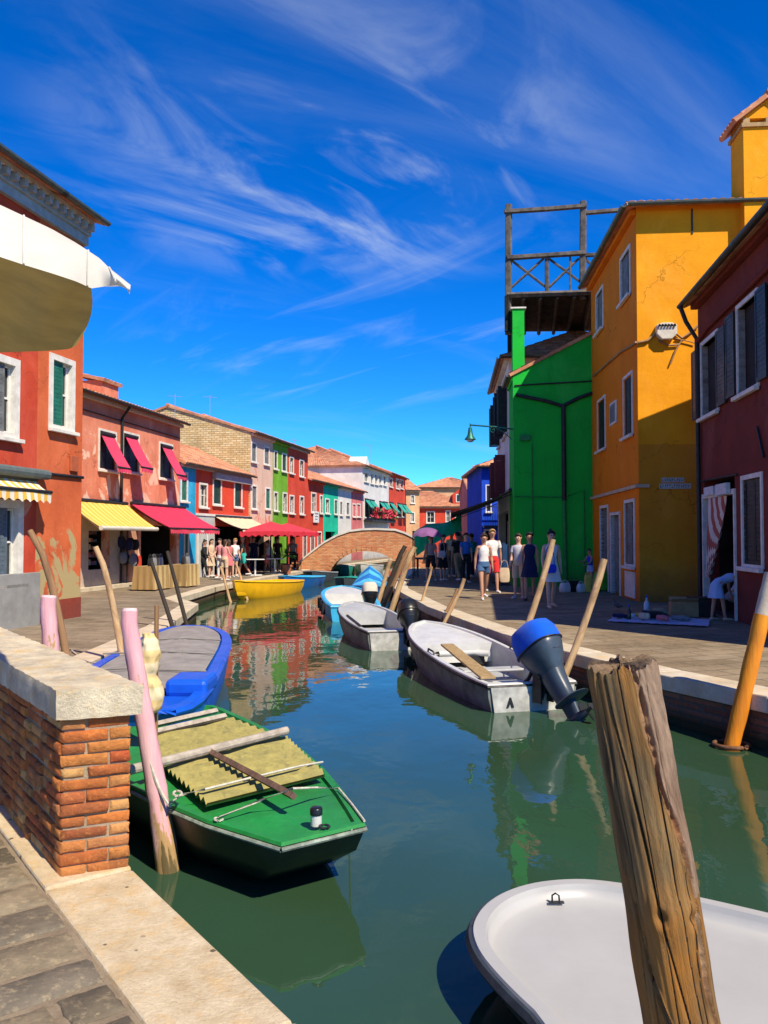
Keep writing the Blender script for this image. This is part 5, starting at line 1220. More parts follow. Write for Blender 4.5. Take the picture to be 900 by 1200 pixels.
def hull(root, pts, zr, hullm, rimm, inm, gw=0.07, zb=-0.12, bs=0.86, bshift=(0, 0), floor=0.08, strake=0.025, strm=None, deck=None, flare=None):
    n = len(pts); cx_ = sum(p[0] for p in pts)/n; cy_ = sum(p[1] for p in pts)/n
    zl = [zr(p) if callable(zr) else zr for p in pts]
    mb = MB(); rings = []
    for f, k in ((0, 0), (.35, .12), (.7, .45), (.92, .8), (1, 1)):
        rings.append([Vector((cx_+(p[0]-cx_)*lerp(1, bs, k)+bshift[0]*k, cy_+(p[1]-cy_)*lerp(1, bs, k)+bshift[1]*k, lerp(z, zb, f))) for p, z in zip(pts, zl)])
    mb.loft(rings[::-1], 0, True); 
    mb.f.pop(); mb.m.pop()                                  # open top
    mb.build('hull', hullm, root, smooth=True)
    i1 = inset(pts, gw); mb = MB()
    mb.loft([[Vector((p[0], p[1], z)) for p, z in zip(pts, zl)], [Vector((p[0], p[1], z+.018)) for p, z in zip(inset(pts, .008), zl)], [Vector((p[0], p[1], z+.018)) for p, z in zip(inset(pts, gw-.008), zl)], [Vector((p[0], p[1], z-.01)) for p, z in zip(i1, zl)]], 0, False)
    mb.build('gunwale', rimm, root, smooth=True)
    if strake:
        mb = MB(); mb.tube([Vector((p[0], p[1], z-.02)) for p, z in zip(pts, zl)]+[Vector((pts[0][0], pts[0][1], zl[0]-.02))], strake, 6, cap=False); mb.build('rubbing_strake', strm or rimm, root, smooth=True)
    fl = floor
    def sc(p, k): return (cx_+(p[0]-cx_)*k, cy_+(p[1]-cy_)*k)
    mb = MB()
    if deck is None:
        i2 = [sc(p, .95) for p in i1]
        a = [Vector((p[0], p[1], z-.01)) for p, z in zip(i1, zl)]; b_ = [Vector((p[0], p[1], lerp(z, fl, .85))) for p, z in zip([sc(p, .975) for p in i1], zl)]; c = [Vector((p[0], p[1], fl)) for p in i2]
        mb.loft([a, b_, c], 0, False); cc = [[Vector((*sc(p, k*.95), fl)) for p in i1] for k in (.7, .4, .1)]
        mb.loft([c]+cc, 0, False); mb.add(cc[-1], [tuple(range(n))]); mb.build('inner_hull', inm, root, smooth=True)
    else:
        rr = [[Vector((*sc(p, k), lerp(z, sum(zl)/n, 1-k)-.008-deck+.02*(1-k))) for p, z in zip(i1, zl)] for k in (1, .85, .6, .3, .08)]
        if deck > 0: rr = [[Vector((p[0], p[1], z-.008)) for p, z in zip(i1, zl)], [Vector((*sc(p, .985), z-.008-deck*.8)) for p, z in zip(i1, zl)]]+[[Vector((*sc(p, k), lerp(z, sum(zl)/n, 1-k)-.008-deck)) for p, z in zip(i1, zl)] for k in (.96, .85, .6, .3, .08)]
        mb.loft(rr, 0, False); mb.add(rr[-1], [tuple(range(n))]); mb.build('deck', inm, root, smooth=True)
    return i1, zl
def part_deck(root, i1, zl, ycut, mat, name='foredeck', above=True, lift=-.012, xs=1.0):
    """deck over the bow (or stern) end of the inner rim"""
    P = [(p, z) for p, z in zip(i1, zl) if (p[1] >= ycut if above else p[1] <= ycut)]
    if len(P) < 3: return
    mb = MB(); top = [Vector((p[0]*xs, p[1], z+lift)) for p, z in P]; c = sum((v_ for v_ in top), Vector())/len(top); c.z += .02
    mid = [c+(v_-c)*.5+Vector((0, 0, .008)) for v_ in top]; n = len(top)
    mb.add(top+mid+[c], [(i, (i+1) % n, n+(i+1) % n, n+i) for i in range(n)]+[(n+i, n+(i+1) % n, 2*n) for i in range(n)])
    a, b_ = top[0] if not above else top[0], top[-1]
    mb.add([a, b_, b_-Vector((0, 0, .3)), a-Vector((0, 0, .3))], [(0, 1, 2, 3)])
    mb.build(name, mat, root)
def outboard(root, loc, tilt, yaw, s, cowlm, capm, legm, cover=True):
    M_ = Matrix.Translation(loc) @ Matrix.Rotation(yaw, 4, 'Z') @ Matrix.Rotation(-tilt, 4, 'X') @ Matrix.Scale(s, 4)
    def ring(z, w, l, y0=-.18, n=20, e=2.8, shear=0):
        r = []
        for k in range(n):
            a = 2*PI*k/n; c, s_ = math.cos(a), math.sin(a); w_ = w*1.12; r.append(M_ @ Vector((math.copysign(abs(c)**(2/e), c)*w_, y0+math.copysign(abs(s_)**(2/e), s_)*l, z+shear*s_)))
        return r
    mb = MB(); mb.loft([ring(-.06, .10, .16), ring(.02, .125, .19), ring(.12, .165, .25), ring(.24, .19, .295), ring(.29, .195, .305), ring(.32, .185, .29)]); om = mb.build('outboard_motor', cowlm, root, smooth=True)
    mb = MB(); mb.loft([ring(.29, .20, .31), ring(.32, .205, .315), ring(.48, .198, .305, shear=.01), ring(.585, .165, .26, shear=.02), ring(.62, .11, .18, shear=.02), ring(.63, .03, .05)]); mb.build('cowl_cover', capm, om, smooth=True)
    mb = MB(); rr = ring(.295, .206, .316, n=28); mb.tube(rr+[rr[0]], .010*s, 6); rr = ring(.10, .125, .178, n=28); mb.tube(rr+[rr[0]], .008*s, 6); mb.build('trim_line', METAL_DARK, om, smooth=True)
    mb = MB()
    for k in range(5): mb.box(-.06, .06, -.18-.262+.004*k, -.18-.235, .15+.022*k, .158+.022*k, 0, M_)
    mb.build('air_intake', METAL_DARK, om)
    mb = MB(); mb.loft([ring(-.04, .105, .165, -.18), ring(-.12, .10, .16, -.17), ring(-.26, .085, .15, -.17), ring(-.38, .075, .135, -.18), ring(-.43, .08, .15, -.19)]); mb.build('midsection', cowlm, om, smooth=True)
    mb = MB(); mb.loft([ring(-.43, .15, .24, -.26, e=2.2), ring(-.445, .155, .25, -.27, e=2.2), ring(-.46, .12, .21, -.26, e=2.2)]); mb.loft([ring(-.445, .045, .12, -.19), ring(-.62, .035, .10, -.18), ring(-.80, .03, .08, -.17)])
    mb.loft([ring(-.70, .012, .09, -.20), ring(-.9, .008, .05, -.17)])
    pts = [(-.02, .01), (-.08, .045), (-.2, .058), (-.34, .05), (-.40, .03)]
    mb.tube([M_ @ Vector((0, y, -.66)) for y, r in pts], [r*s for y, r in pts], 12); mb.build('lower_unit', legm, om, smooth=True)
    mb = MB()
    for k in range(3):
        a = 2*PI*k/3+.4; u = Vector((math.cos(a), 0, math.sin(a))); w = Vector((-math.sin(a), 0, math.cos(a)))
        q = [Vector((0, -.42, -.66))+u*.02, Vector((0, -.40, -.66))+u*.09+w*.055, Vector((0, -.42, -.66))+u*.135+w*.02, Vector((0, -.45, -.66))+u*.13-w*.03, Vector((0, -.44, -.66))+u*.06-w*.045]
        v_ = [M_ @ p for p in q]+[M_ @ (p+Vector((0, .012, 0))) for p in q]; mb.add(v_, [(0, 1, 2, 3, 4), (9, 8, 7, 6, 5)]+[(i, (i+1) % 5, 5+(i+1) % 5, 5+i) for i in range(5)])
    mb.tube([M_ @ Vector((0, -.38, -.66)), M_ @ Vector((0, -.48, -.66))], [.035*s, .012*s], 10); mb.build('propeller', METAL_DARK, om, smooth=True)
    M2 = Matrix.Translation(loc) @ Matrix.Rotation(yaw, 4, 'Z') @ Matrix.Scale(s, 4); mb = MB()
    for x in (-.10, .10): mb.box(x-.012, x+.012, -.09, .05, -.30, .06, 0, M2); mb.tube([M2 @ Vector((x*.5, -.05, -.26)), M_ @ Vector((x*.4, -.14, -.06))], .018*s, 6)
    mb.box(-.085, .085, -.03, .03, -.20, -.02, 0, M2); mb.tube([M2 @ Vector((-.14, -.06, .02)), M2 @ Vector((.14, -.06, .02))], .03*s, 8)
    mb.tube([M2 @ Vector((.05, -.03, -.1)), M_ @ Vector((.05, -.12, -.25))], .022*s, 8); mb.build('clamp_bracket', METAL_DARK, om)
    mb = MB(); mb.tube([M_ @ Vector((0, .05, .16)), M_ @ Vector((0, .22, .10)), M_ @ Vector((0.02, .62, .12))], [.03*s, .025*s, .022*s], 8); mb.build('tiller', METAL_DARK, om, smooth=True)
    return om
def boat(label, stern, bow, name='small_boat', group='small boats moored along the canal', cat='boat'):
    s_, b_ = Vector(stern), Vector(bow); d = b_-s_; t = empty(name, (s_.x, s_.y, 0), math.atan2(d.y, d.x)-PI/2, label, cat, group); return t, d.length
GEL = plain('grey_white_gelcoat', (0.42, 0.43, 0.42), .45, .12, 4, .1); GELW = plain('white_gelcoat', (0.56, 0.56, 0.53), .4, .10, 4, .08)
GRYH = plain('dirty_grey_hull', (0.20, 0.22, 0.19), .5, .4, 3, .15); RUB = plain('black_rubber', (0.02, 0.02, 0.022), .6, .2, 8, .1)
NAVY = plain('navy_grey_motor_paint', (0.045, 0.065, 0.09), .35, .15, 6, .05); BLK = plain('black_motor_paint', (0.012, 0.013, 0.015), .3, .1, 6, .05)
BLUEC = cloth('royal_blue_motor_cover', (0.005, 0.10, 0.62), .1)
def transom_board(root, W_, z, mat, t=.05, zb=-.05):
    mb = MB(); mb.box(-W_/2, W_/2, -.02, t, zb, z); return mb.build('transom', mat, root, bevel=.01)
# main boat with the blue covered outboard
t, L = boat('grey-white open boat with a plank inside and a big tilted blue-capped outboard', (1.85, 10.05), (0.72, 14.7))
pts = outline(L, 1.42, .84, 18, 2.6, .6, .42); zr = lambda p: .33+.30*(max(0, p[1])/L)**1.6
i1, zl = hull(t, pts, zr, GRYH, GELW, GEL, .085, bs=.80, strm=RUB, floor=.07, bshift=(0, -L*.092))
mb = MB(); mb.prism([(-.56, .31), (.56, .31), (.50, -.1), (-.50, -.1)], -.022, -.008, axis='y'); mb.build('transom', plain('scuffed_pale_transom', (.46, .46, .42), .6, .3, 6, .15), t)
part_deck(t, i1, zl, L*.60, GELW)
mb = MB(); mb.tube([Vector((x, y, .30)) for x, y in ((.5, L*.58), (.3, L*.615), (-.3, L*.615), (-.5, L*.58))], .05, 8); mb.build('cockpit_coaming', GELW, t, smooth=True)
mb = MB(); mb.box(-.58, .58, .02, .38, .285, .315); mb.build('stern_deck', GELW, t, bevel=.01)
mb = MB(); mb.box(-.58, .58, L*.33, L*.33+.26, .22, .25); mb.build('thwart', GEL, t, bevel=.01)
mb = MB(); mb.box(-.42, -.22, 0, 2.3, 0, .03, 0, Matrix.Translation((-.16, .25, .36)) @ Matrix.Rotation(math.radians(-5), 4, 'Z') @ Matrix.Rotation(math.radians(3), 4, 'X')); mb.build('plank', wood_mat('plank_wood', (.42, .30, .14), (.26, .17, .08)), t, bevel=.006)
mb = MB(); mb.box(.15, .45, L*.598, L*.599+.004, .12, .26); mb.build('locker_hatch', METAL_DARK, t)
for sx_ in (-1, 1):
    for y in (L*.42,): mb = MB(); mb.tube([Vector((sx_*.66, y, .42)), Vector((sx_*.66, y+.02, .47)), Vector((sx_*.66, y+.28, .48)), Vector((sx_*.66, y+.3, .43))], .014, 6); mb.build('grab_rail', METAL_DARK, t, smooth=True)
mb = MB(); mb.prism([(-.36, .06), (-.33, .06), (-.31, .12), (-.29, .06), (-.26, .06), (-.30, .18), (-.32, .18)], -.035, -.0225, axis='y'); mb.build('drain_fitting', METAL_DARK, t)
mb = MB(); mb.ball((.15, .9, .12), (.3, .2, .07), 12); mb.build('tarpaulin_bundle', cloth('blue_rag', (.03, .08, .3)), t, smooth=True)
outboard(t, Vector((.10, -.06, .42)), math.radians(38), math.radians(20), 1.02, NAVY, BLUEC, NAVY)
# grey boat behind, black outboard
t, L = boat('small grey-white boat with a rust-striped transom and a black outboard', (.22, 15.4), (-.75, 19.5))
pts = outline(L, 1.3, .84, 16, 2.6, .6, .42); zr = lambda p: .36+.24*(max(0, p[1])/L)**1.6
i1, zl = hull(t, pts, zr, GRYH, GEL, GEL, .08, bs=.80, strm=RUB, floor=.1, bshift=(0, -L*.092))
mb = MB(); mb.prism([(-.51, .34), (.51, .34), (.46, -.1), (-.46, -.1)], -.020, -.006, axis='y'); mb.build('transom', plain('scuffed_pale_transom', (.46, .46, .42), .6, .3, 6, .15), t)
part_deck(t, i1, zl, L*.66, GEL)
mb = MB(); mb.box(-.5, .5, .02, .5, .33, .355); mb.build('stern_deck', GEL, t, bevel=.01)
mb = MB(); mb.box(.32, .44, -.03, -.021, -.02, .35); mb.build('rust_stripe', plain('rusty_paint', (.42, .24, .06), .8, .4, 10, .2), t)
mb = MB(); mb.tube([Vector((-.55, L*.15, .40)), Vector((-.5, L*.55, .45))], .03, 6); mb.build('oar', METAL_DARK, t)
outboard(t, Vector((.25, -.02, .38)), math.radians(35), math.radians(0), .85, BLK, BLK, BLK)
# blue and white boat
SKB = plain('sky_blue_boat_paint', (.05, .42, .72), .4, .12, 5, .1)
t, L = boat('sky blue and white boat with a covered outboard, farthest clear one of the right row', (-.72, 20.6), (-1.35, 25.6))
pts = outline(L, 1.5, .86, 16, 2.8, .6, .45); zr = lambda p: .40+.22*(max(0, p[1])/L)**1.6
i1, zl = hull(t, pts, zr, SKB, SKB, GELW, .10, bs=.85, strm=SKB, floor=.18, bshift=(0, -L*.07))
part_deck(t, i1, zl, L*.62, GELW)
mb = MB(); mb.box(-.6, .6, .02, .45, .38, .41); mb.build('stern_deck', SKB, t, bevel=.01)
for k in range(3): mb = MB(); mb.tube([Vector((-.8, L*(.15+.2*k), .42)), Vector((-.8, L*(.15+.2*k), .12))], .06, 8); mb.build('fender', RUB, t, smooth=True)
outboard(t, Vector((.35, .05, .42)), math.radians(15), 0, .9, BLK, cloth('cream_motor_cover', (.6, .55, .45)), BLK)
# green boat with corrugated sheets, near
GB = stucco('green_deck_paint', (0.010, 0.30, 0.05), (0.008, 0.20, 0.035), worn=.9); GB.node_tree.nodes['Principled BSDF'].inputs['Roughness'].default_value = .5; DH = plain('dark_tarred_green_hull', (0.008, 0.022, 0.018), .4, .4, 3, .2)
zg = 0.40
px_pts = [(329.5, 992), (429, 968), (419, 952), (404, 930), (381, 903), (357, 882), (333, 866), (302, 850), (262, 832), (250, 828)]
right = [G(x, y, zg) for x, y in px_pts]; left = [G(x, y, zg) for x, y in ((243, 965), (200, 947), (155, 925))]
orig = (right[0]+right[1])/2; orig.z = 0
gb = empty('green_boat', orig, 0, 'flat green decked boat carrying yellow corrugated sheets, moored by the pink pole', 'boat', 'small boats moored along the canal')
stern_pts = [Vector((-2.35, 8.35, 0)), Vector((-2.85, 7.3, 0)), Vector((-2.5, 6.4, 0))]
poly = [left[0]]; poly = right+stern_pts+left[::-1]
poly2 = [(p.x-orig.x, p.y-orig.y) for p in poly]
ar_ = sum(poly2[i-1][0]*poly2[i][1]-poly2[i][0]*poly2[i-1][1] for i in range(len(poly2)))
if ar_ < 0: poly2 = poly2[::-1]
def densify(P, n=3):
    out = []
    for i in range(len(P)):
        a, b_ = P[i], P[(i+1) % len(P)]
        for k in range(n): out.append((lerp(a[0], b_[0], k/n), lerp(a[1], b_[1], k/n)))
    return out
poly2 = densify(poly2, 3)
hull(gb, poly2, zg, DH, GB, GB, .07, zb=-.12, bs=.72, bshift=(-.22, .40), strake=.014, strm=plain('worn_pale_edge', (.28, .33, .26), .8, .4, 12), deck=0.0)
def GP_(x, y, z): return G(x, y, z)-orig
COR = stone_mat('lichen_yellow_corrugated_sheet', (0.34, 0.29, 0.09), (0.19, 0.17, 0.06), .15, (0.14, 0.13, 0.06), 4)
def corr(q, z, label, along=44, tk=.012):
    a, b_, c, d_ = [GP_(x, y, z) for x, y in q]           # a->b long edge (left), d->c other; corrugation ribs run a->d
    mb = MB(); rows = []
    for sgn in (0, -tk):
        rows = []
        for j in range(9):
            rows.append([a.lerp(b_, i/along/1.0).lerp(d_.lerp(c, i/along), j/8)+Vector((0, 0, .020*math.sin(i*PI/2*1.0)+sgn+random.uniform(-.001, .001))) for i in range(along+1)])
        mb.loft(rows, 0, False, False)
    return mb
m1_ = corr([(185, 892), (243, 941), (381, 907), (336, 864)], zg+.07, '', 44); m1_.build('corrugated_sheet', COR, gb, smooth=True)
m2_ = corr([(176, 858), (186, 893), (334, 866), (272, 842)], zg+.075, '', 28); m2_.build('corrugated_sheet', COR, gb, smooth=True)
TW = wood_mat('silvery_timber', (.48, .42, .34), (.28, .24, .19), 1, (12, 12, 12))
def bar(a, b_, z, r, nm, n=4, mat=TW): mb = MB(); mb.tube([GP_(*a, z), GP_(*b_, z+.005)], r, n, wob=.04); return mb.build(nm, mat, gb)
bar((150, 903), (336, 856), zg+.14, .034, 'spar', 10); bar((243, 879), (344, 933), zg+.13, .027, 'batten', 4, wood_mat('red_brown_batten', (.22, .13, .09), (.10, .06, .05)))
bar((165, 853), (254, 833), zg+.11, .028, 'plank'); bar((168, 861), (264, 839), zg+.115, .028, 'plank')
ROPE = plain('grey_rope', (.55, .52, .42), .9, .2, 30, .4)
def rope(parent, P, r=.008, nm='rope', mat=ROPE): mb = MB(); mb.tube(P, r, 6); return mb.build(nm, mat, parent, smooth=True)
rope(gb, [GP_(197, 942, zg+.03), GP_(214, 931, zg+.09), GP_(240, 925, zg+.115), GP_(300, 910, zg+.12), GP_(350, 898, zg+.12), GP_(378, 893, zg+.05)])
rope(gb, [GP_(257, 958, zg+.03), GP_(300, 940, zg+.08), GP_(343, 924, zg+.17), GP_(372, 923, zg+.1), GP_(397, 924, zg+.04), GP_(412, 942, zg+.03), GP_(427, 962, zg+.03)])
for k in range(3): a = random.random(); rope(gb, [GP_(208+5*math.cos(q), 930+3*math.sin(q), zg+.10+.008*k) for q in [i*.7+k for i in range(9)]], .008, 'rope_knot')
rope(gb, [GP_(256+5*math.cos(q), 960+2*math.sin(q), zg+.03) for q in [i*.6 for i in range(9)]], .007, 'rope_knot')
rope(gb, [GP_(412, 972, zg), G(411, 982, .2)-orig, G(409, 1000, -.02)-orig], .006, 'hanging_rope')
mb = MB(); p = GP_(370.5, 967, zg+.02); mb.tube([p, p+Vector((0, 0, .065))], .034, 14); lan = mb.build('deck_light', plain('pale_lens', (.6, .6, .55), .3, .1), gb, smooth=True)
mb = MB(); mb.tube([p+Vector((0, 0, .065)), p+Vector((0, 0, .10)), p+Vector((0, 0, .108))], [.038, .038, .03], 14); mb.build('lid', BLK, lan, smooth=True)
mb = MB(); q = GP_(380, 971, zg+.02); mb.tube([q+Vector((math.cos(a)*.03, math.sin(a)*.03, .012)) for a in [i*.7 for i in range(10)]], .008, 6); mb.build('mooring_eye', METAL_DARK, gb)
# blue boat with grey cover
BLU = plain('royal_blue_boat_paint', (0.008, 0.10, 0.62), .35, .12, 5, .1)
zbz = .55
bp = [(233, 833), (262, 775), (271, 752), (266, 741), (250, 735), (225, 733), (200, 735), (177, 741)]
bl = [G(x, y, zbz) for x, y in bp]+[Vector((-3.75, 11.6, 0)), Vector((-3.62, 9.6, 0)), Vector((-3.1, 7.9, 0)), Vector((-2.75, 7.35, 0)), Vector((-2.3, 7.5, 0))]
bo = Vector((-3, 10.5, 0)); bb_ = empty('blue_boat', bo, 0, 'royal blue boat under a grey canvas cover behind the brick parapet', 'boat', 'small boats moored along the canal')
P = [(p.x-bo.x, p.y-bo.y) for p in bl]
if sum(P[i-1][0]*P[i][1]-P[i][0]*P[i-1][1] for i in range(len(P))) < 0: P = P[::-1]
def chaikin(P, n=2):
    for _ in range(n):
        Q = []
        for i in range(len(P)): a, b_ = P[i], P[(i+1) % len(P)]; Q += [(lerp(a[0], b_[0], .25), lerp(a[1], b_[1], .25)), (lerp(a[0], b_[0], .75), lerp(a[1], b_[1], .75))]
        P = Q
    return P
P = chaikin(P)
hull(bb_, P, zbz, BLU, BLU, BLU, .13, zb=-.12, bs=.82, strake=.03, deck=0.03)
i2 = [q for q in inset(P, .15)]; cvp = [(x, y) for x, y in i2]; mb = MB(); n = len(cvp); cxx = sum(p[0] for p in cvp)/n; cyy = sum(p[1] for p in cvp)/n+.5
ycut = -2.15
cv_ = [(x, max(y, ycut)) for x, y in cvp]
rr = [[Vector((cxx+(x-cxx)*k, cyy+(y-cyy)*k, zbz+.022+.05*(1-k*k)+.006*math.sin(i*.9+k*7))) for i, (x, y) in enumerate(cv_)] for k in (1, .85, .6, .35, .1)]
mb.loft(rr, 0, False); mb.add(rr[-1], [tuple(range(n))]); mb.build('canvas_cover', cloth('grey_canvas', (.26, .24, .21), .15), bb_, smooth=True)
for k in range(3): mb = MB(); y = -1.2+1.4*k; mb.tube([Vector((-.75+.02*k, y, zbz+.06)), Vector((0, y+.05, zbz+.085)), Vector((.95-.2*k, y, zbz+.06))], .012, 6); mb.build('cover_seam', cloth('grey_canvas', (.26, .24, .21), .15), bb_, smooth=True)
mb = MB(); c = G(225, 806, zbz)-bo; mb.box(c.x-.22, c.x+.22, c.y-.28, c.y+.28, zbz-.05, zbz+.13); mb.build('deck_locker', BLU, bb_, bevel=.05)
# cream bundle of sailcloth hung on the pink pole
mb = MB(); b0_ = D(178, 790, 6.6); rings = []
for j in range(22):
    s_ = j/21; c = D(lerp(177, 172, s_)+3*math.sin(s_*9), lerp(835, 742, s_), 6.6)-b0_; rad = (.045+.055*math.sin(PI*min(1, s_*1.05))**.5)*(1-.22*math.exp(-((s_-.45)/.08)**2))*(1+.06*math.sin(j*1.7))
    rings.append([c+Vector((math.cos(a), math.sin(a), 0))*rad*(1+.10*math.sin(a*5+j*.9)+.07*math.sin(a*9-j*1.3)) for a in [2*PI*k/26 for k in range(26)]])
mb.loft(rings); o = mb.build('canvas_bundle', stripes_mat('cream_and_ochre_canvas', (.72, .60, .38), (.70, .52, .24), 5, 2), None, smooth=True, loc=tuple(b0_)); tag(o, 'cream and ochre canvas bundle hanging behind the tall pink pole', 'bundle')
mb = MB(); kp = b0_+Vector((0, .12, 0)); mb.tube([Vector((.0, .0, .55)), Vector((.0, .0, -.95))], .02, 8); o = mb.build('prop_stick', BRN, None, loc=tuple(kp)); tag(o, 'thin stick standing in the water that carries the cream canvas bundle', 'pole')
# yellow boat and its neighbours
YEL = plain('yellow_boat_paint', (.85, .46, .01), .4, .1, 4, .08)
t, L = boat('bright yellow open boat on the left side by the quay bend', (-3.75, 32.2), (-5.1, 27.4))
pts = outline(L, 1.5, .8, 16, 2.2, .7, .35); zr = lambda p: .46+.22*(max(0, p[1])/L)**1.6
i1, zl = hull(t, pts, zr, YEL, YEL, YEL, .08, bs=.78, floor=.15, bshift=(0, -.15)); part_deck(t, i1, zl, L*.7, YEL)
mb = MB(); mb.box(-.55, .55, L*.35, L*.35+.25, .36, .39); mb.build('thwart', YEL, t)
DKB = plain('slate_boat_paint', (.05, .065, .08), .5, .2, 4, .1); DBL = plain('deep_blue_boat_paint', (.01, .12, .42), .4, .15, 4, .1)
for (lb, s_, b_, hm, im, w) in (('small blue boat with a light cover beyond the yellow one', (-3.3, 37.4), (-4.1, 32.9), DBL, SKB, 1.4), ('slate coloured boat by the cafe quay before the bridge', (-3.0, 41.6), (-3.4, 37.9), DKB, plain('grey_tarp', (.25, .27, .3), .7), 1.5),
    ('blue tarpaulin-covered boat under the leaning poles, right side', (-.35, 30.5), (-.75, 26.3), DBL, cloth('blue_tarpaulin', (.02, .16, .5)), 1.3), ('green topped boat moored in front of the bridge arch', (-.9, 36.5), (-1.6, 32.0), DKB, cloth('sea_green_cover', (.01, .30, .25)), 1.5),
    ('dark boat at the far right quay below the green tarpaulin', (-.25, 36.0), (.0, 31.2), DKB, DKB, 1.1), ('white boat seen beyond the bridge arch', (-.6, 52), (-1.4, 48), GELW, GELW, 1.4), ('teal boat glimpsed through the bridge arch on the left', (-2.35, 50.5), (-2.6, 47), plain('teal_paint', (.02, .3, .22)), GELW, 1.2)):
    t, L = boat(lb, s_, b_); pts = outline(L, w, .85, 14, 2.4, .6, .4); zr = lambda p: .38+.2*(max(0, p[1])/L)**1.6
    i1, zl = hull(t, pts, zr, hm, im, im, .09, bs=.82, floor=.16); part_deck(t, i1, zl, L*.55, im)
    mb = MB(); mb.box(-w*.38, w*.38, L*.3, L*.3+.25, .30, .33); mb.build('thwart', TW, t)
# tent-like blue cover on the tarpaulin boat
mb = MB(); c = Vector((-.5, 28.6, .5)); R_ = []
for j in range(9):
    y = -1.4+2.8*j/8; hgt = .62*math.sin(PI*(j+.7)/9.4)+.05
    R_.append([Vector((-.62, y, 0)), Vector((-.35, y, hgt*.55)), Vector((0, y, hgt)), Vector((.35, y, hgt*.6)), Vector((.62, y, 0))])
mb.loft(R_, 0, True, False); o = mb.build('boat_tarpaulin', stripes_mat('blue_white_tarpaulin', (.02, .16, .5), (.08, .42, .7), 1.6, 1), None, loc=tuple(c)); tag(o, 'peaked two-tone blue tarpaulin laid over the boat under the leaning poles', 'tarpaulin')
# white boat in the right foreground
FH = plain('navy_rubber_edge', (.035, .045, .055), .55, .3, 8, .2)
zf = .26
fo = [(700, 1033.5), (660, 1033), (620, 1038), (588, 1049), (566, 1064), (554, 1082), (552, 1098), (560, 1120), (580, 1145), (606, 1172), (636, 1200)]
fl_ = [G(x, y, zf) for x, y in fo]+[Vector((.74, 2.35, 0)), Vector((1.08, 1.85, 0)), Vector((1.55, 1.3, 0)), Vector((2.2, .75, 0)), Vector((3.0, 1.75, 0)), Vector((2.9, 2.45, 0)), G(1000, 1098, zf), G(900, 1073, zf), G(840, 1059, zf), G(780, 1046, zf)]
fo_ = Vector((1.4, 2.6, 0)); wb = empty('white_boat', fo_, 0, 'smooth pale grey-white decked boat with a dark rubber edge, bottom right corner', 'boat', 'small boats moored along the canal')
P = [(p.x-fo_.x, p.y-fo_.y) for p in fl_]
if sum(P[i-1][0]*P[i][1]-P[i][0]*P[i-1][1] for i in range(len(P))) < 0: P = P[::-1]
P = chaikin(P, 2)
FD = plain('pale_grey_deck', (.40, .395, .37), .38, .05, 2.2, .04)
hull(wb, P, zf, plain('water_toned_hull', (.13, .17, .14), .4, .2, 4), FD, FD, .075, zb=-.15, bs=.72, bshift=(.48, -.34), strake=.03, strm=FH, deck=.045)  # hull tinted like the water so its dark reflection blends in
mb = MB(); c = G(652, 1058, zf-.04)-fo_; mb.tube([c+Vector((-.02, .01, 0)), c+Vector((-.02, .01, .035)), c+Vector((-.005, .0, .05)), c+Vector((.012, -.008, .042)), c+Vector((.015, -.01, .0))], .005, 8); mb.box(c.x-.04, c.x+.04, c.y-.012, c.y+.012, c.z, c.z+.006); mb.build('deck_ring', METAL_DARK, wb, smooth=True)
# ================================================================ PEOPLE
def skinmesh(V, E, R, sub=1):
    me = bpy.data.meshes.new('tmp'); me.from_pydata([tuple(v_) for v_ in V], E, []); o = bpy.data.objects.new('tmp', me); COL.objects.link(o)
    m_ = o.modifiers.new('s', 'SKIN'); m_.use_smooth_shade = True
    sv = me.skin_vertices[0].data if me.skin_vertices else None
    if sv is None:
        bm = bmesh.new(); bm.from_mesh(me); bm.verts.layers.skin.verify(); bm.to_mesh(me); bm.free(); sv = me.skin_vertices[0].data
    for i, r in enumerate(R): sv[i].radius = r if isinstance(r, tuple) else (r, r); sv[i].use_root = (i == 0)
    s2 = o.modifiers.new('u', 'SUBSURF'); s2.levels = sub; s2.render_levels = sub
    bpy.context.view_layer.update(); dg = bpy.context.evaluated_depsgraph_get(); ev = o.evaluated_get(dg); out = bpy.data.meshes.new_from_object(ev)
    bpy.data.objects.remove(o); return out
SK = {}
def skin_tone(k):
    cols = {'fair': (.62, .36, .26), 'tan': (.46, .24, .15), 'olive': (.38, .20, .12)}
    return plain('skin_'+k, cols[k], .55, .06, 8, 0)
EYE = plain('eye_dark', (.03, .02, .02), .3, .1, 4, 0); LIP = plain('lip', (.42, .12, .10), .5, .1, 4, 0)
def Cl(n, c): return cloth('fabric_'+n, c, .1)
FAB = {k: Cl(k, c) for k, c in dict(white=(.72, .71, .70), black=(.018, .018, .02), navy=(.015, .02, .07), red=(.62, .03, .03), denim=(.06, .13, .26), pink=(.72, .28, .30), rose=(.60, .16, .18), blue=(.03, .14, .48),
    lightblue=(.35, .48, .72), grey=(.22, .22, .23), khaki=(.33, .26, .15), teal=(.03, .38, .34), stripe=(.5, .5, .55), beige=(.60, .46, .32), yellow=(.75, .55, .1), royal=(.02, .05, .55)).items()}
HAIRM = {k: plain('hair_'+k, c, .6, .25, 30, .3) for k, c in dict(brown=(.05, .025, .012), black=(.012, .010, .010), blond=(.40, .24, .09), grey=(.3, .28, .26)).items()}
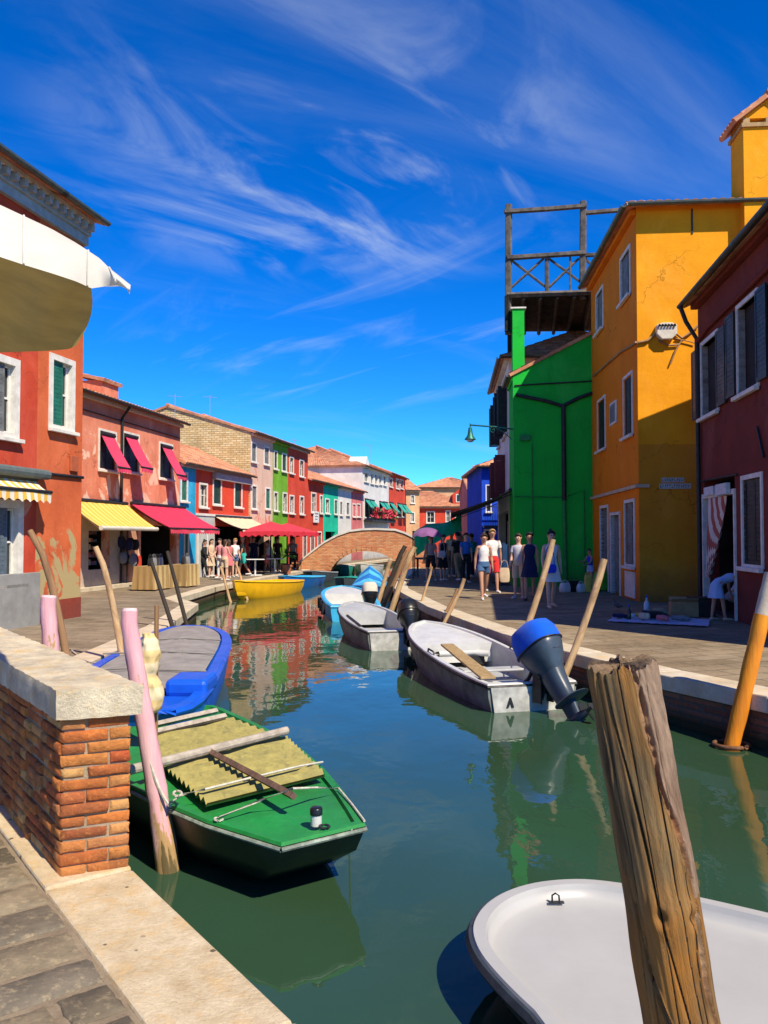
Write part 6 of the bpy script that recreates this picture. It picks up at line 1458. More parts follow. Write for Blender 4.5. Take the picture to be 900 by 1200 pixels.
def person(label, loc, face, h=1.68, lean=0, legs=((0, 0), (0, 0)), arms=((5, 10, 8), (5, 10, 8)), top=('tee', 'white'), bottom=('shorts', 'denim'), hair=('long', 'brown'), skin='fair', shoes='white', group=None, sit=None, fem=True, turn=0, crouch=False, hat=None):
    """legs: (thigh forward, knee bend) in degrees; arms: (shoulder forward, elbow bend, sideways)"""
    s = h/1.70; g = lambda a: math.radians(a)
    Z = Vector((0, 0, 1))
    pel = Vector((0, 0, .93 if not crouch else .45)); sd = Vector((0, -math.sin(g(lean)), math.cos(g(lean))))
    if sit: pel.z = sit/s+.06
    fw = .158 if fem else .178; hw = .088
    sp = [pel, pel+sd*.16, pel+sd*.34, pel+sd*.485]                    # pelvis, waist, chest, neck base
    hd = Vector((0, -math.sin(g(lean*1.05+4)), math.cos(g(lean*1.05+4))))
    nk = sp[3]+hd*.06; h0 = nk+hd*.055; h1 = h0+hd*.075+Vector((0, -.012, 0)).lerp(Vector(), 0); h2 = h1+hd*.075
    V = [sp[0], sp[1], sp[2], sp[3], nk, h0, h1, h2]; E = [(0, 1), (1, 2), (2, 3), (3, 4), (4, 5), (5, 6), (6, 7)]
    R = [(.125, .10), (.105, .085), (.125, .095), (.075, .06), .050, .072, .088, .055]
    J = {}
    for i, sx_ in enumerate((-1, 1)):
        a, e, sd_ = arms[i]; sh = sp[2]+sd*.105+Vector((sx_*fw, 0, 0))
        A = g(a)+g(lean) * 0; out = math.sin(g(sd_))*sx_
        d1 = Vector((out, -math.sin(A)*math.cos(g(sd_)), -math.cos(A)*math.cos(g(sd_)))); el = sh+d1*.285
        B_ = A+g(e); d2 = Vector((out*.4-.1*sx_*min(1, e/60), -math.sin(B_), -math.cos(B_))).normalized(); wr = el+d2*.245; pm = wr+d2*.055; kn = wr+d2*.10
        J['arm%d' % i] = [sh, el, wr]; b_ = len(V)
        V += [sh, sh.lerp(el, .5), el, el.lerp(wr, .4), wr, pm, kn]; E += [(2, b_)]+[(b_+k, b_+k+1) for k in range(6)]; R += [.056, .046, .037, .038, .025, (.034, .018), (.034, .016)]
        J['hand%d' % i] = (kn, d2)
        th, kb = legs[i]; hp = pel+Vector((sx_*hw, 0, -.04)); T = g(th); dt = Vector((sx_*.02, -math.sin(T), -math.cos(T))); kn_ = hp+dt*.43
        K = T-g(kb); dk = Vector((0, -math.sin(K), -math.cos(K))); an = kn_+dk*.41; ft = an+Vector((sx_*.02, -.06, -.045)); toe = an+Vector((sx_*.03, -.17, -.055)); J['leg%d' % i] = [hp, kn_, an, toe]
        b_ = len(V); V += [hp, hp.lerp(kn_, .45), kn_, kn_.lerp(an, .35), an, ft, toe]; E += [(0, b_)]+[(b_+k, b_+k+1) for k in range(6)]; R += [.088, .078, .053, .054, .034, (.038, .034), (.034, .022)]
    low = min(J['leg%d' % i][3].z-.022 for i in (0, 1)); dz = -low; sh_ = Vector((0, 0, dz))
    me = skinmesh([(v_+sh_)*s for v_ in V], E, [((r[0]*s, r[1]*s) if isinstance(r, tuple) else r*s) for r in R], 2)
    t = empty('person', loc, math.radians(face), label, 'person', group)
    me.materials.clear(); me.materials.append(skin_tone(skin)); me.materials.append(EYE); me.materials.append(LIP)
    # fingers, face features joined into the body mesh
    mb = MB(); P = lambda v_: (v_+sh_)*s
    for i, sx_ in enumerate((-1, 1)):
        kn, d2 = J['hand%d' % i]; side = Vector((0, 1, 0)) if abs(d2.y) < .8 else Vector((0, 0, 1)); side = (side-d2*side.dot(d2)).normalized(); nrm = Vector((-sx_, 0, 0))
        for k, ln in enumerate((.058, .072, .076, .066)):
            b_ = kn-d2*.01+side*(.026-.017*k)*-1; mb.tube([P(b_), P(b_+d2*ln*.5+nrm*.004), P(b_+d2*ln*.9+nrm*.022)], [.0095*s, .0085*s, .006*s], 6)
        b_ = kn-d2*.06-side*.026; mb.tube([P(b_), P(b_+d2*.03-side*.018+nrm*.006), P(b_+d2*.062-side*.02+nrm*.014)], [.012*s, .010*s, .007*s], 6)
    q = Vector((hd.x, hd.y, hd.z)); fwd = Vector((0, -q.z, q.y)); 
    n_skin = len(mb.f)
    for sx_ in (-1, 1): mb.ball(P(h1+fwd*.078+Vector((sx_*.032, 0, 0))+q*.012), .011*s, 8, 1); mb.ball(P(h1+Vector((sx_*.086, 0, 0))), (.012*s, .022*s, .032*s), 8, 0)
    mb.tube([P(h1+fwd*.078+q*.02), P(h1+fwd*.10-q*.018), P(h1+fwd*.085-q*.026)], [.009*s, .014*s, .008*s], 6)
    mb.ball(P(h1+fwd*.080-q*.048), (.024*s, .008*s, .008*s), 8, 2)
    m2 = bpy.data.meshes.new('f'); m2.from_pydata(mb.v, [], mb.f); m2.polygons.foreach_set('material_index', mb.m); m2.polygons.foreach_set('use_smooth', [True]*len(m2.polygons))
    bm = bmesh.new(); bm.from_mesh(me)
    for f in bm.faces: f.material_index = 0; f.smooth = True
    bm.from_mesh(m2); bm.to_mesh(me); bm.free()
    me.name = 'body'; o = bpy.data.objects.new('body', me); COL.objects.link(o); o.parent = t
    def tor(name, pts, rx, ry, mat, n=18, fold=0):
        mb = MB(); rings = []
        for i, p in enumerate(pts):
            d = (pts[min(i+1, len(pts)-1)]-pts[max(i-1, 0)]).normalized(); ax = Vector((1, 0, 0)); ay = d.cross(ax).normalized()
            rings.append([P(p+ax*math.cos(a)*rx[i]*(1+fold*i*math.sin(a*7))+ay*math.sin(a)*ry[i]*(1+fold*i*math.sin(a*7))) for a in [2*PI*k/n for k in range(n)]])
        mb.loft(rings, 0, True); return mb
    mt = FAB[top[1]]; kind = top[0]; bx = 1.0 if fem else 1.1
    nb = sp[3]+hd*.0
    pts = [nb+sd*.012, sp[2]+sd*.125, sp[2]+sd*.085, sp[2], sp[1]+sd*.05, sp[1], sp[0]+sd*.05]; rx = [.052, .125*bx, .168*bx, .158*bx, .128*bx, .125*bx, .145*bx]; ry = [.05, .085, .105, .118, .102, .10, .115]
    if kind == 'tank': rx = [.05, .085, .135, .150, .124, .122, .142]
    if kind == 'dress':
        dn = Vector((0, .02, -1)) if not crouch else Vector((0, -.6, -.8)); lenk = top[2] if len(top) > 2 else .42
        pts += [pel-Z*.06, pel-Z*(.06+lenk*.5), pel-Z*(.06+lenk)]; rx += [.172, .20, .235]; ry += [.135, .165, .20]
        if lean > 50:
            pts[-3:] = [pel+Vector((0, .02, -.06)), pel+Vector((0, .03, -.22)), pel+Vector((0, .03, -.38))]
        mb = tor('dress', pts, rx, ry, mt, 28, .004)
    else:
        pts += [pel-Z*.03 if lean < 40 else pel]; rx += [.152*bx]; ry += [.125]; mb = tor('shirt', pts, rx, ry, mt)
    if kind in ('tee', 'dresstee', 'long', 'dress') and kind != 'dress':
        for i in (0, 1):
            a, b_, c = J['arm%d' % i]
            if kind == 'long': mb.tube([P(a+sd*.01), P(a.lerp(b_, .5)), P(b_), P(b_.lerp(c, .95))], [.066*s, .056*s, .047*s, .036*s], 10)
            else: mb.tube([P(a+sd*.012+Vector((.02*(1-2*i), 0, 0))), P(a.lerp(b_, .3)), P(a.lerp(b_, .58))], [.062*s, .062*s, .060*s], 10)
    mb.build('dress' if kind == 'dress' else 'shirt', mt, t, smooth=True)
    if kind != 'dress' and bottom:
        bm_ = FAB[bottom[1]]; f = dict(shorts=.42, trousers=1.9, mid=.8, skirt=.0)[bottom[0]]
        mb = tor('b', [pel+sd*.07, pel, pel-Z*.07], [.138*bx, .160*bx, .165*bx], [.112, .132, .135], bm_)
        if bottom[0] == 'skirt': mb = tor('b', [pel+sd*.07, pel, pel-Z*.12, pel-Z*.36], [.138, .165, .19, .22], [.112, .135, .16, .19], bm_, 26, .01)
        else:
            for i in (0, 1):
                a, b_, c, _ = J['leg%d' % i]
                L_ = [a, a.lerp(b_, .4)] if f < .5 else ([a, a.lerp(b_, .5), a.lerp(b_, .85)] if f < 1 else [a, a.lerp(b_, .5), b_, b_.lerp(c, .4), b_.lerp(c, .95)])
                r_ = [.098, .102] if f < .5 else ([.098, .092, .085] if f < 1 else [.098, .086, .066, .062, .055]); mb.tube([P(x) for x in L_], [x*s for x in r_], 12)
        mb.build({'shorts': 'shorts', 'trousers': 'trousers', 'mid': 'shorts', 'skirt': 'skirt'}[bottom[0]], bm_, t, smooth=True)
    for i in (0, 1):
        _, _, an, toe = J['leg%d' % i]; mb = MB(); mb.tube([P(an+Vector((0, .045, -.045))), P(an+Vector((0, 0, -.04))), P(toe.lerp(an, .4)+Vector((0, 0, -.014))), P(toe+Vector((0, -.03, 0)))], [.034*s, .044*s, .043*s, .028*s], 10, ry=[.03*s, .040*s, .032*s, .018*s]); mb.build('shoe', FAB[shoes], t, smooth=True)
    # hair: cap over the skull, longer at the back
    st_, hc = hair; mb = MB(); c = h1+q*.022-fwd*.012; rings = []
    for j in range(9):
        r = []
        for k in range(18):
            a = 2*PI*k/18; fr_ = math.sin(a); th = PI*(.02+(.60-.27*max(0, fr_))*j/8); wv_ = 1+.05*math.sin(a*5+j)
            back = max(0, -fr_); y = math.sin(th)*fr_*.100; z = math.cos(th)*.108*(1 if math.cos(th) > 0 else (.25+back*1.2))
            r.append(P(c+Vector((math.cos(a)*math.sin(th)*.098*wv_, 0, 0))+fwd*y*wv_+q*(z+(0.03*max(0, fr_)*(j/8))) ))
        rings.append(r)
    if st_ == 'long':
        for dd, rr_ in ((.10, .9), (.19, .8), (.27, .55)):
            rings.append([P(c-fwd*(.035)+Vector((math.cos(a)*.085*rr_, 0, 0))+fwd*(math.sin(a)*.045*rr_-.012)-q*dd*(1 if True else 0)) for a in [2*PI*k/18 for k in range(18)]])
    mb.loft(rings); hb = mb.build('hair', HAIRM[hc], t, smooth=True)
    if st_ == 'bun': mb = MB(); mb.ball(P(c+q*.10-fwd*.05), .042*s, 10); mb.build('hair_bun', HAIRM[hc], t, smooth=True)
    if hat: mb = MB(); mb.tube([P(c+q*z) for z in (.02, .03, .035, .10, .12)], [.17*s, .17*s, .105*s, .10*s, .06*s], 16); mb.build('hat', FAB[hat], t, smooth=True)
    return t
def F(px, py, z=ZR): p = G(px, py, z); return (p.x, p.y, z)
WALK = ((18, 8), (-14, 18)); ST = ((2, 3), (-2, 3)); SIT = ((85, 85), (80, 82))
person('woman in a white tank top and denim shorts walking towards us, right quay', F(567, 702), 8, 1.68, 2, WALK, ((-15, 15, 10), (-8, 20, 12)), ('tank', 'white'), ('shorts', 'denim'), ('bun', 'brown'), 'tan')
person('fair-haired man in a white shirt and red shorts behind the first walker', F(577, 694), 5, 1.82, 0, ((-12, 14), (16, 6)), ((10, 15, 10), (-10, 10, 12)), ('tee', 'white'), ('mid', 'red'), ('short', 'blond'), 'tan', fem=False)
person('person in a grey-white tee and beige shorts half hidden behind the woman in navy', F(608, 701), -25, 1.66, 0, ST, ((5, 20, 6), (5, 20, 6)), ('tee', 'stripe'), ('mid', 'beige'), ('long', 'brown'), 'fair')
person('woman in a short navy sleeveless dress on the right quay', F(621, 703), -10, 1.70, 0, ((12, 6), (-10, 12)), ((10, 40, 8), (0, 15, 8)), ('dress', 'navy', .30), None, ('long', 'black'), 'tan', 'black')
person('woman in a white sleeveless dress carrying a blue bag, nearest of the walkers', F(646, 712), 10, 1.72, 0, ((10, 6), (-8, 10)), ((8, 15, 12), (-8, 12, 14)), ('dress', 'white', .30), None, ('bun', 'black'), 'fair', 'beige')
person('small child in a royal blue vest and pale shorts by the emerald wall', F(692, 690), -65, 1.22, 3, ST, ((35, 60, 6), (25, 50, 6)), ('tank', 'royal'), ('shorts', 'lightblue'), ('short', 'brown'), 'tan')
person('girl in a light blue dress bending over beside the curtained doorway', F(841, 727), 100, 1.30, 70, ((12, 4), (-4, 6)), ((18, 10, 6), (5, 15, 6)), ('dress', 'lightblue', .25), None, ('long', 'brown'), 'tan', 'beige')
person('person in pale blue crouching in the doorway behind the bending girl', F(857, 722), 60, 1.5, 35, ((100, 120), (95, 118)), ((60, 30, 6), (50, 30, 6)), ('tee', 'lightblue'), ('shorts', 'grey'), ('short', 'black'), 'tan', 'grey', crouch=True)
GR = 'shoppers in the shade of the right quay'
for lb, px, py, fc, hh, tp, bt, hr, fe in (('shopper in a blue shirt and black trousers in the shade, right of the group', 546, 683, 10, 1.72, ('tee', 'blue'), ('trousers', 'black'), ('short', 'brown'), True),
    ('shopper in black top and khaki trousers, middle of the shaded group', 537, 681, 200, 1.78, ('tee', 'black'), ('trousers', 'khaki'), ('short', 'black'), False),
    ('shopper in black dress with a pale shoulder bag behind the purple umbrella', 519, 680, 30, 1.66, ('dress', 'black', .42), None, ('long', 'brown'), True),
    ('shopper in dark floral shorts holding the purple umbrella', 505, 682, -20, 1.66, ('tee', 'grey'), ('mid', 'black'), ('long', 'black'), True),
    ('shopper in a teal top at the back of the shaded group', 553, 677, 190, 1.74, ('tee', 'teal'), ('trousers', 'navy'), ('short', 'brown'), False),
    ('tall shopper in white under the green tarpaulin edge', 529, 676, 15, 1.8, ('tee', 'white'), ('trousers', 'grey'), ('short', 'grey'), False),
    ('shopper in an orange-pink top farthest along the right quay', 542, 672, 170, 1.68, ('tee', 'rose'), ('shorts', 'white'), ('long', 'blond'), True)):
    person(lb, F(px, py), fc, hh, 2, random.choice((ST, WALK)), ((10, 30, 8), (-5, 15, 8)), tp, bt, hr, random.choice(('tan', 'fair')), 'white', GR, fem=fe)
GL = 'people standing around the left quayside cafe'
def FL(px, py): p = G(px, py, ZL); return (p.x, p.y, ZL)
for i, (lb, px, py, fc, hh, tp, bt, hr, fe) in enumerate((('woman in a beige dress standing left of the cafe crowd', 247, 675.5, 60, 1.60, ('dress', 'beige', .4), None, ('long', 'black'), True),
    ('person in a black top and black trousers at the far left of the crowd', 239, 676.5, 80, 1.58, ('long', 'black'), ('trousers', 'black'), ('bun', 'black'), True),
    ('woman in a pink top and white trousers in the cafe crowd', 258, 677.5, -30, 1.62, ('tee', 'pink'), ('trousers', 'white'), ('long', 'brown'), True),
    ('woman in rose with bare legs in the middle of the crowd', 268, 677.5, 200, 1.60, ('dress', 'rose', .3), None, ('long', 'brown'), True),
    ('person in a white tee and denim shorts left of the man in black', 275, 676, 40, 1.62, ('tee', 'white'), ('shorts', 'denim'), ('long', 'blond'), True),
    ('man in a black tee and teal shorts in the cafe crowd', 285, 674.5, -90, 1.74, ('tee', 'black'), ('mid', 'teal'), ('short', 'grey'), False),
    ('person in a navy shirt behind the cafe table', 297, 671.5, 10, 1.72, ('tee', 'navy'), ('trousers', 'navy'), ('short', 'black'), False),
    ('young person in a white and red outfit right of the cafe table', 314, 672.5, -100, 1.52, ('tank', 'white'), ('skirt', 'rose'), ('short', 'brown'), True),
    ('woman in pale pink nearest the yellow boat sticks', 263, 680, 150, 1.58, ('tank', 'pink'), ('mid', 'beige'), ('long', 'brown'), True),
    ('person in a dark red top half hidden in the crowd', 252, 673.5, 0, 1.6, ('tee', 'red'), ('trousers', 'black'), ('short', 'black'), True),
    ('person in black under the red parasols', 325, 669.5, 20, 1.68, ('tee', 'black'), ('trousers', 'black'), ('short', 'black'), False),
    ('person in a grey tee under the red parasols near the bridge', 343, 668.5, 0, 1.68, ('tee', 'grey'), ('trousers', 'black'), ('short', 'brown'), False))):
    person(lb, FL(px, py), fc, hh, 2, (ST, WALK)[i % 2], ((15, 40, 8), (0, 25, 8)), tp, bt, hr, ('fair', 'tan')[i % 2], 'white', GL, fem=fe)
# ================================================================ THINGS ON THE QUAYS
p = Vector(F(505, 682))
um = empty('umbrella', p+Vector((-.15, -.25, 0)), 0, 'purple sun umbrella carried over the shopper in dark shorts', 'umbrella')
mb = MB(); rings = []
for j in range(7):
    th = PI/2*j/6*.9; r_ = .52*math.sin(th)/math.sin(PI/2*.9); rings.append([Vector((math.cos(a)*max(r_, .01)*(1+.0*j), math.sin(a)*max(r_, .01), 1.62+.34*math.cos(th)-.05*abs(math.sin(a*4))*(j/6))) for a in [2*PI*k/32 for k in range(32)]])
mb.loft(rings, 0, False); mb.build('canopy', cloth('purple_umbrella_cloth', (.28, .12, .30), .1, .2), um, smooth=True)
mb = MB(); mb.tube([(0, 0, 1.0), (0, 0, 2.02)], .012, 6); mb.build('shaft', METAL_DARK, um)
def bag(label, loc, w, h, d, mat, strap=.2, name='bag', rot=0):
    t = empty(name, loc, rot, label, 'bag'); mb = MB(); rings = []
    for z, k in ((0, .8), (.04, 1), (h*.5, 1.05), (h*.85, .95), (h, .82)): rings.append([Vector((math.copysign(abs(math.cos(a))**.6, math.cos(a))*w/2*k, math.copysign(abs(math.sin(a))**.6, math.sin(a))*d/2*k*(1-.3*(z/h)), z)) for a in [2*PI*i/20 for i in range(20)]])
    mb.loft(rings); mb.build('body', mat, t, smooth=True)
    for yy in (-.02, .02): mb = MB(); mb.tube([Vector((math.cos(a)*w*.35, yy, h+math.sin(a)*strap)) for a in [PI*i/10 for i in range(11)]], .006, 6); mb.build('handle', mat, t)
    return t
q = Vector(F(646, 712)); bag('royal blue shoulder bag worn by the woman in the white dress', q+Vector((-.08, -.24, .80)), .30, .20, .10, FAB['royal'], .42)
q = Vector(F(577, 694)); bag('pale cloth bag hanging from the hand of the man in red shorts', q+Vector((.34, -.1, .30)), .30, .42, .10, FAB['beige'], .22)
q = Vector(F(519, 680)); bag('pale shoulder bag of the shopper in the black dress', q+Vector((-.05, -.22, .85)), .28, .26, .10, FAB['stripe'], .35)
for lb, px, py, col, w in (('white plastic bag on the ground by the emerald wall, left of two', 662, 694, 'white', .34), ('black rubbish bag on the ground beside the white plastic bag', 673, 693, 'black', .4), ('yellow shopping bag at the feet of the small child', 689, 694, 'yellow', .2), ('bright green sack beside the grey doors of the amber house', 707, 692, 'teal', .7), ('white plastic bag on the ground by the emerald wall, right of two', 681, 694, 'white', .3)):
    bag(lb, Vector(F(px, py)), w, w*.8 if col != 'yellow' else .5, w*.7, FAB[col] if col != 'teal' else cloth('lime_sack', (.12, .45, .03)), .08, rot=random.random())
# blanket with goods
bq = [G(715, 727, ZR), G(722, 723, ZR), G(832, 729, ZR), G(829, 734, ZR)]; cb = sum(bq, Vector())/4
bq = [Vector((3.93, 14.3, ZR)), Vector((5.55, 13.65, ZR)), Vector((5.95, 14.5, ZR)), Vector((4.35, 15.25, ZR))]; bq = [G(712, 729, ZR), G(830, 735, ZR), G(832, 727, ZR), G(722, 721, ZR)]; cb = sum(bq, Vector())/4
mb = MB(); rows = []
for j in range(9): rows.append([bq[0].lerp(bq[1], i/24).lerp(bq[3].lerp(bq[2], i/24), j/8)-cb+Vector((random.uniform(-.015, .015), random.uniform(-.015, .015), .012+.012*abs(math.sin(i*1.7+j*1.1)))) for i in range(25)])
mb.loft(rows, 0, False, False); o = mb.build('blanket', cloth('pale_blue_blanket', (.40, .46, .66)), None, smooth=True, loc=tuple(cb)); tag(o, 'pale blue blanket spread on the paving with goods for sale', 'blanket')
random.seed(11)
its = [('toy', 'black cloth bundle lying on the blanket', 'black', .42, .16), ('toy', 'navy hat lying at the left end of the blanket', 'navy', .26, .10), ('toy', 'beige soft toy lying on the blanket', 'beige', .22, .14), ('toy', 'red and pink soft toy lying on the blanket', 'rose', .2, .12), ('toy', 'grey folded jumper on the right half of the blanket', 'grey', .3, .1), ('toy', 'yellow toy lying in the middle of the blanket', 'yellow', .16, .1), ('toy', 'white shell-shaped toy near the blanket edge', 'white', .16, .09), ('toy', 'brownish teddy-like toy leaning by the black bundle', 'khaki', .24, .2)]
for k, (nm, lb, col, w, hh) in enumerate(its):
    s_ = (.45, .1, .35, .55, .72, .3, .22, .5)[k]; r_ = (.6, .4, .35, .3, .5, .6, .5, .75)[k]; p = bq[0].lerp(bq[1], s_).lerp(bq[3].lerp(bq[2], s_), r_)+Vector((0, 0, .03))
    mb = MB(); mb.ball((0, 0, hh*.5), (w*.5, w*.38, hh*.5), 12); mb.ball((w*.4, -.02, hh*.55), (w*.22, w*.2, hh*.45), 10); mb.ball((-w*.35, .05, hh*.4), (w*.25, w*.22, hh*.4), 10)
    o = mb.build({'black': 'cloth_bundle', 'navy': 'hat', 'grey': 'folded_jumper'}.get(col, 'toy'), FAB[col], None, smooth=True, loc=tuple(p)); o.rotation_euler.z = random.uniform(0, 6); tag(o, lb, 'goods', 'goods laid out on the blanket')
def bottle(label, loc, h, mat, cat='bottle'):
    t = empty('bottle', loc, 0, label, cat); mb = MB(); mb.tube([(0, 0, z*h) for z in (0, .03, .62, .78, .9)], [.13*h, .14*h, .14*h, .05*h, .045*h], 14); mb.build('body', mat, t, smooth=True); mb = MB(); mb.tube([(0, 0, .9*h), (0, 0, h)], .055*h, 12); mb.build('cap', FAB['royal'], t)
bottle('tall clear plastic bottle standing behind the blanket', Vector(F(758, 722)), .42, plain('clear_plastic', (.45, .52, .58), .15, .1, 4, 0))
bottle('small dark bottle standing on the left part of the blanket', Vector(F(737, 727)), .3, plain('dark_bottle_glass', (.03, .05, .04), .1, .1, 4, 0))
CARD = plain('cardboard', (.36, .23, .11), .9, .15, 6, .1); p = Vector(F(801, 722)); t = empty('cardboard_box', p, -.2, 'open cardboard box standing beside the dark box near the amber house corner', 'box')
mb = MB(); mb.box(-.26, .26, -.18, .18, 0, .01); mb.box(-.26, .26, -.18, -.165, 0, .3); mb.box(-.26, .26, .165, .18, 0, .3); mb.box(-.26, -.245, -.164, .164, 0, .3); mb.box(.245, .26, -.164, .164, 0, .3); mb.build('body', CARD, t)
for sy in (-1, 1): mb = MB(); mb.box(-.25, .25, 0, .12, 0, .012, 0, Matrix.Translation((0, sy*.175, .3)) @ Matrix.Rotation(0 if sy > 0 else PI, 4, 'Z') @ Matrix.Rotation(math.radians(35), 4, 'X')); mb.build('flap', CARD, t)
mb = MB(); mb.ball((0, 0, .28), (.14, .12, .08), 10); o = mb.build('folded_cloth', FAB['white'], None, smooth=True, loc=tuple(p)); tag(o, 'white cloth lying in the open cardboard box', 'cloth')
p = Vector(F(822, 722)); mb = MB(); mb.box(-.22, .22, -.2, .2, 0, .36); mb.box(-.23, .23, -.21, .21, .361, .39); o = mb.build('dark_box', plain('dark_crate', (.05, .03, .025), .8), None, bevel=.012, loc=tuple(p)); tag(o, 'dark lidded box right of the cardboard box', 'box')
mb = MB(); c = G(893, 778, ZR)
o = None
# pigeon
p = Vector(F(724, 716)); t = empty('pigeon', p, math.radians(200), 'dark grey pigeon standing on the paving in front of the amber house', 'pigeon')
PG = plain('pigeon_grey', (.06, .065, .08), .6, .3, 20, .1); mb = MB(); mb.tube([(0, .16, .12), (0, .10, .115), (0, .02, .12), (0, -.06, .14), (0, -.10, .18), (0, -.125, .215), (0, -.145, .235), (0, -.17, .225)], [.012, .03, .052, .055, .035, .024, .026, .008], 12); mb.build('body', PG, t, smooth=True)
for sx_ in (-1, 1): mb = MB(); mb.tube([(sx_*.02, -.01, .08), (sx_*.02, -.015, .01), (sx_*.02, -.045, .003)], .005, 6); mb.build('leg', plain('pink_leg', (.4, .12, .08), .6), t)
mb = MB(); mb.tube([(0, -.165, .228), (0, -.19, .22)], [.006, .002], 6); mb.build('beak', METAL_DARK, t)
# clothes rack by the emerald house
p = Vector((4.0, 27.6, ZR)); t = empty('clothes_rack', p, 1.5, 'rack of pale clothes standing in front of the dark shop on the right', 'clothes rack')
mb = MB(); mb.tube([(-.7, 0, 0), (-.7, 0, 1.5), (.7, 0, 1.5), (.7, 0, 0)], .018, 6)
for x in (-.7, .7): mb.tube([(x, -.25, .02), (x, .25, .02)], .018, 6)
mb.build('frame', METAL_DARK, t)
for k in range(7):
    mb = MB(); x = -.55+k*.18; rings = [[Vector((x+math.cos(a)*.03, math.sin(a)*w_, z)) for a in [2*PI*i/12 for i in range(12)]] for z, w_ in ((.45, .24), (.9, .2), (1.36, .2), (1.44, .05))]; mb.loft(rings); mb.build('garment', FAB[('white', 'stripe', 'beige', 'white', 'pink', 'stripe', 'white')[k]], t, smooth=True)
# cafe tables and chairs on the left quay
WPL = plain('white_plastic', (.70, .70, .68), .4, .06, 6, 0)
def ctable(loc, label):
    t = empty('cafe_table', loc, .2, label, 'table', 'white cafe tables'); mb = MB(); mb.box(-.4, .4, -.4, .4, .71, .74); mb.build('tabletop', WPL, t, bevel=.012)
    mb = MB(); mb.tube([(0, 0, .05), (0, 0, .71)], .04, 8); mb.build('leg', WPL, t)
    mb = MB(); mb.box(-.3, .3, -.04, .04, 0, .05); mb.box(-.04, .04, -.3, -.041, 0, .05); mb.box(-.04, .04, .041, .3, 0, .05); mb.build('foot', WPL, t)
ctable(FL(299, 674.5), 'white cafe table in front of the man in black and teal'); ctable(FL(322, 673), 'white cafe table right of the youth in white and red')
def cchair(loc, rz, label):
    t = empty('cafe_chair', loc, rz, label, 'chair', 'dark cafe chairs'); mb = MB(); mb.box(-.21, .21, -.21, .21, .43, .46); mb.build('seat', BLACK_SH, t)
    mb = MB(); mb.box(-.21, .21, .2, .23, .5, .88); mb.build('backrest', BLACK_SH, t)
    for x in (-.19, .19):
        for y, z in ((-.19, .43), (.21, .88)): mb = MB(); mb.tube([(x, y, 0), (x, y, z)], .014, 6); mb.build('leg', METAL_DARK, t)
for k, (px, py, rz, lb) in enumerate(((292, 671.5, 1.2, 'dark cafe chair left of the first white table'), (306, 671, -1.0, 'dark cafe chair between the two white tables'), (332, 671.5, -1.4, 'dark cafe chair by the potted palm'), (347, 668.5, 2.8, 'dark cafe chair under the red parasols, nearest the bridge'))): cchair(FL(px, py), rz, lb)
# potted palm
p = Vector(FL(336, 672.5)); t = empty('potted_plant', p, 0, 'bushy green plant in a terracotta pot beside the cafe tables', 'plant')
mb = MB(); mb.tube([(0, 0, z) for z in (0, .34, .341, .42)], [.17, .24, .27, .27], 18); mb.build('pot', plain('terracotta_pot', (.52, .17, .08), .8, .15), t, smooth=True)
mb = MB(); mb.tube([(0, 0, .4), (.01, 0, .95)], [.03, .02], 8); mb.build('stem', BRN, t)
mb = MB()
for k in range(46):
    a = random.uniform(0, 2*PI); el = random.uniform(-.2, 1.3); L_ = random.uniform(.3, .5); d = Vector((math.cos(a)*math.cos(el), math.sin(a)*math.cos(el), math.sin(el))); sdv = Vector((-math.sin(a), math.cos(a), 0)); b_ = Vector((0, 0, .9)); prev = None; rows = []
    for j in range(5): s_ = j/4; w_ = .045*math.sin(PI*(s_*.85+.12)); c = b_+d*L_*s_-Vector((0, 0, .3*s_*s_*L_)); rows.append([c-sdv*w_, c+Vector((0, 0, -.01)), c+sdv*w_])
    mb.loft(rows, 0, False, False)
mb.build('foliage', plain('palm_leaf', (.06, .20, .03), .5, .3, 8, 0), t)
# cloth covered shop tables with bags of goods
TCL = stripes_mat('fold_shaded_tablecloth', (.50, .38, .18), (.34, .22, .09), 3.2, 0)  # dark and light stripes paint the shading of the cloth's folds
def dtable(px, py, w, label):
    loc = FL(px, py); t = empty('display_table', loc, math.atan2(.977, .215), label, 'table', 'cloth covered display tables of the shop'); n = 60; mb = MB()
    per = []
    for (x0, y0, x1, y1) in ((-w, -.35, w, -.35), (w, -.35, w, .35), (w, .35, -w, .35), (-w, .35, -w, -.35)):
        for i in range(n//4): per.append((lerp(x0, x1, i/(n//4)), lerp(y0, y1, i/(n//4))))
    R0 = [Vector((x, y, .78)) for x, y in per]; R1 = [Vector((x*(1+.04*math.sin(i*1.3)+.02), y*(1+.12*math.sin(i*1.3)+.05), .04)) for i, (x, y) in enumerate(per)]; Rm = [a.lerp(b_, .5) for a, b_ in zip(R0, R1)]
    mb.loft([R1, Rm, R0], 0, True); mb.build('tablecloth', TCL, t, smooth=True)
    return loc
random.seed(5)
for (px, py, w, lb) in ((180, 691, .65, 'cloth covered display table under the crimson awning, left of two'), (215, 687.5, .45, 'cloth covered display table under the crimson awning, by the blue house')):
    loc = dtable(px, py, w, lb)
    for k in range(4 if w > .5 else 2):
        c = Vector(loc)+Vector((random.uniform(-.1, .1), (k-1.5)*.30 if w > .5 else (k-.5)*.4, .78)); bag('dark handbag on the %s, %s' % ('left cloth covered table' if w > .5 else 'table by the blue house', ('first', 'second', 'third', 'fourth')[k]+' from the near end'), c, .26, .26, .14, FAB[('black', 'grey', 'black', 'navy')[k]], .12, 'handbag', 1.4)
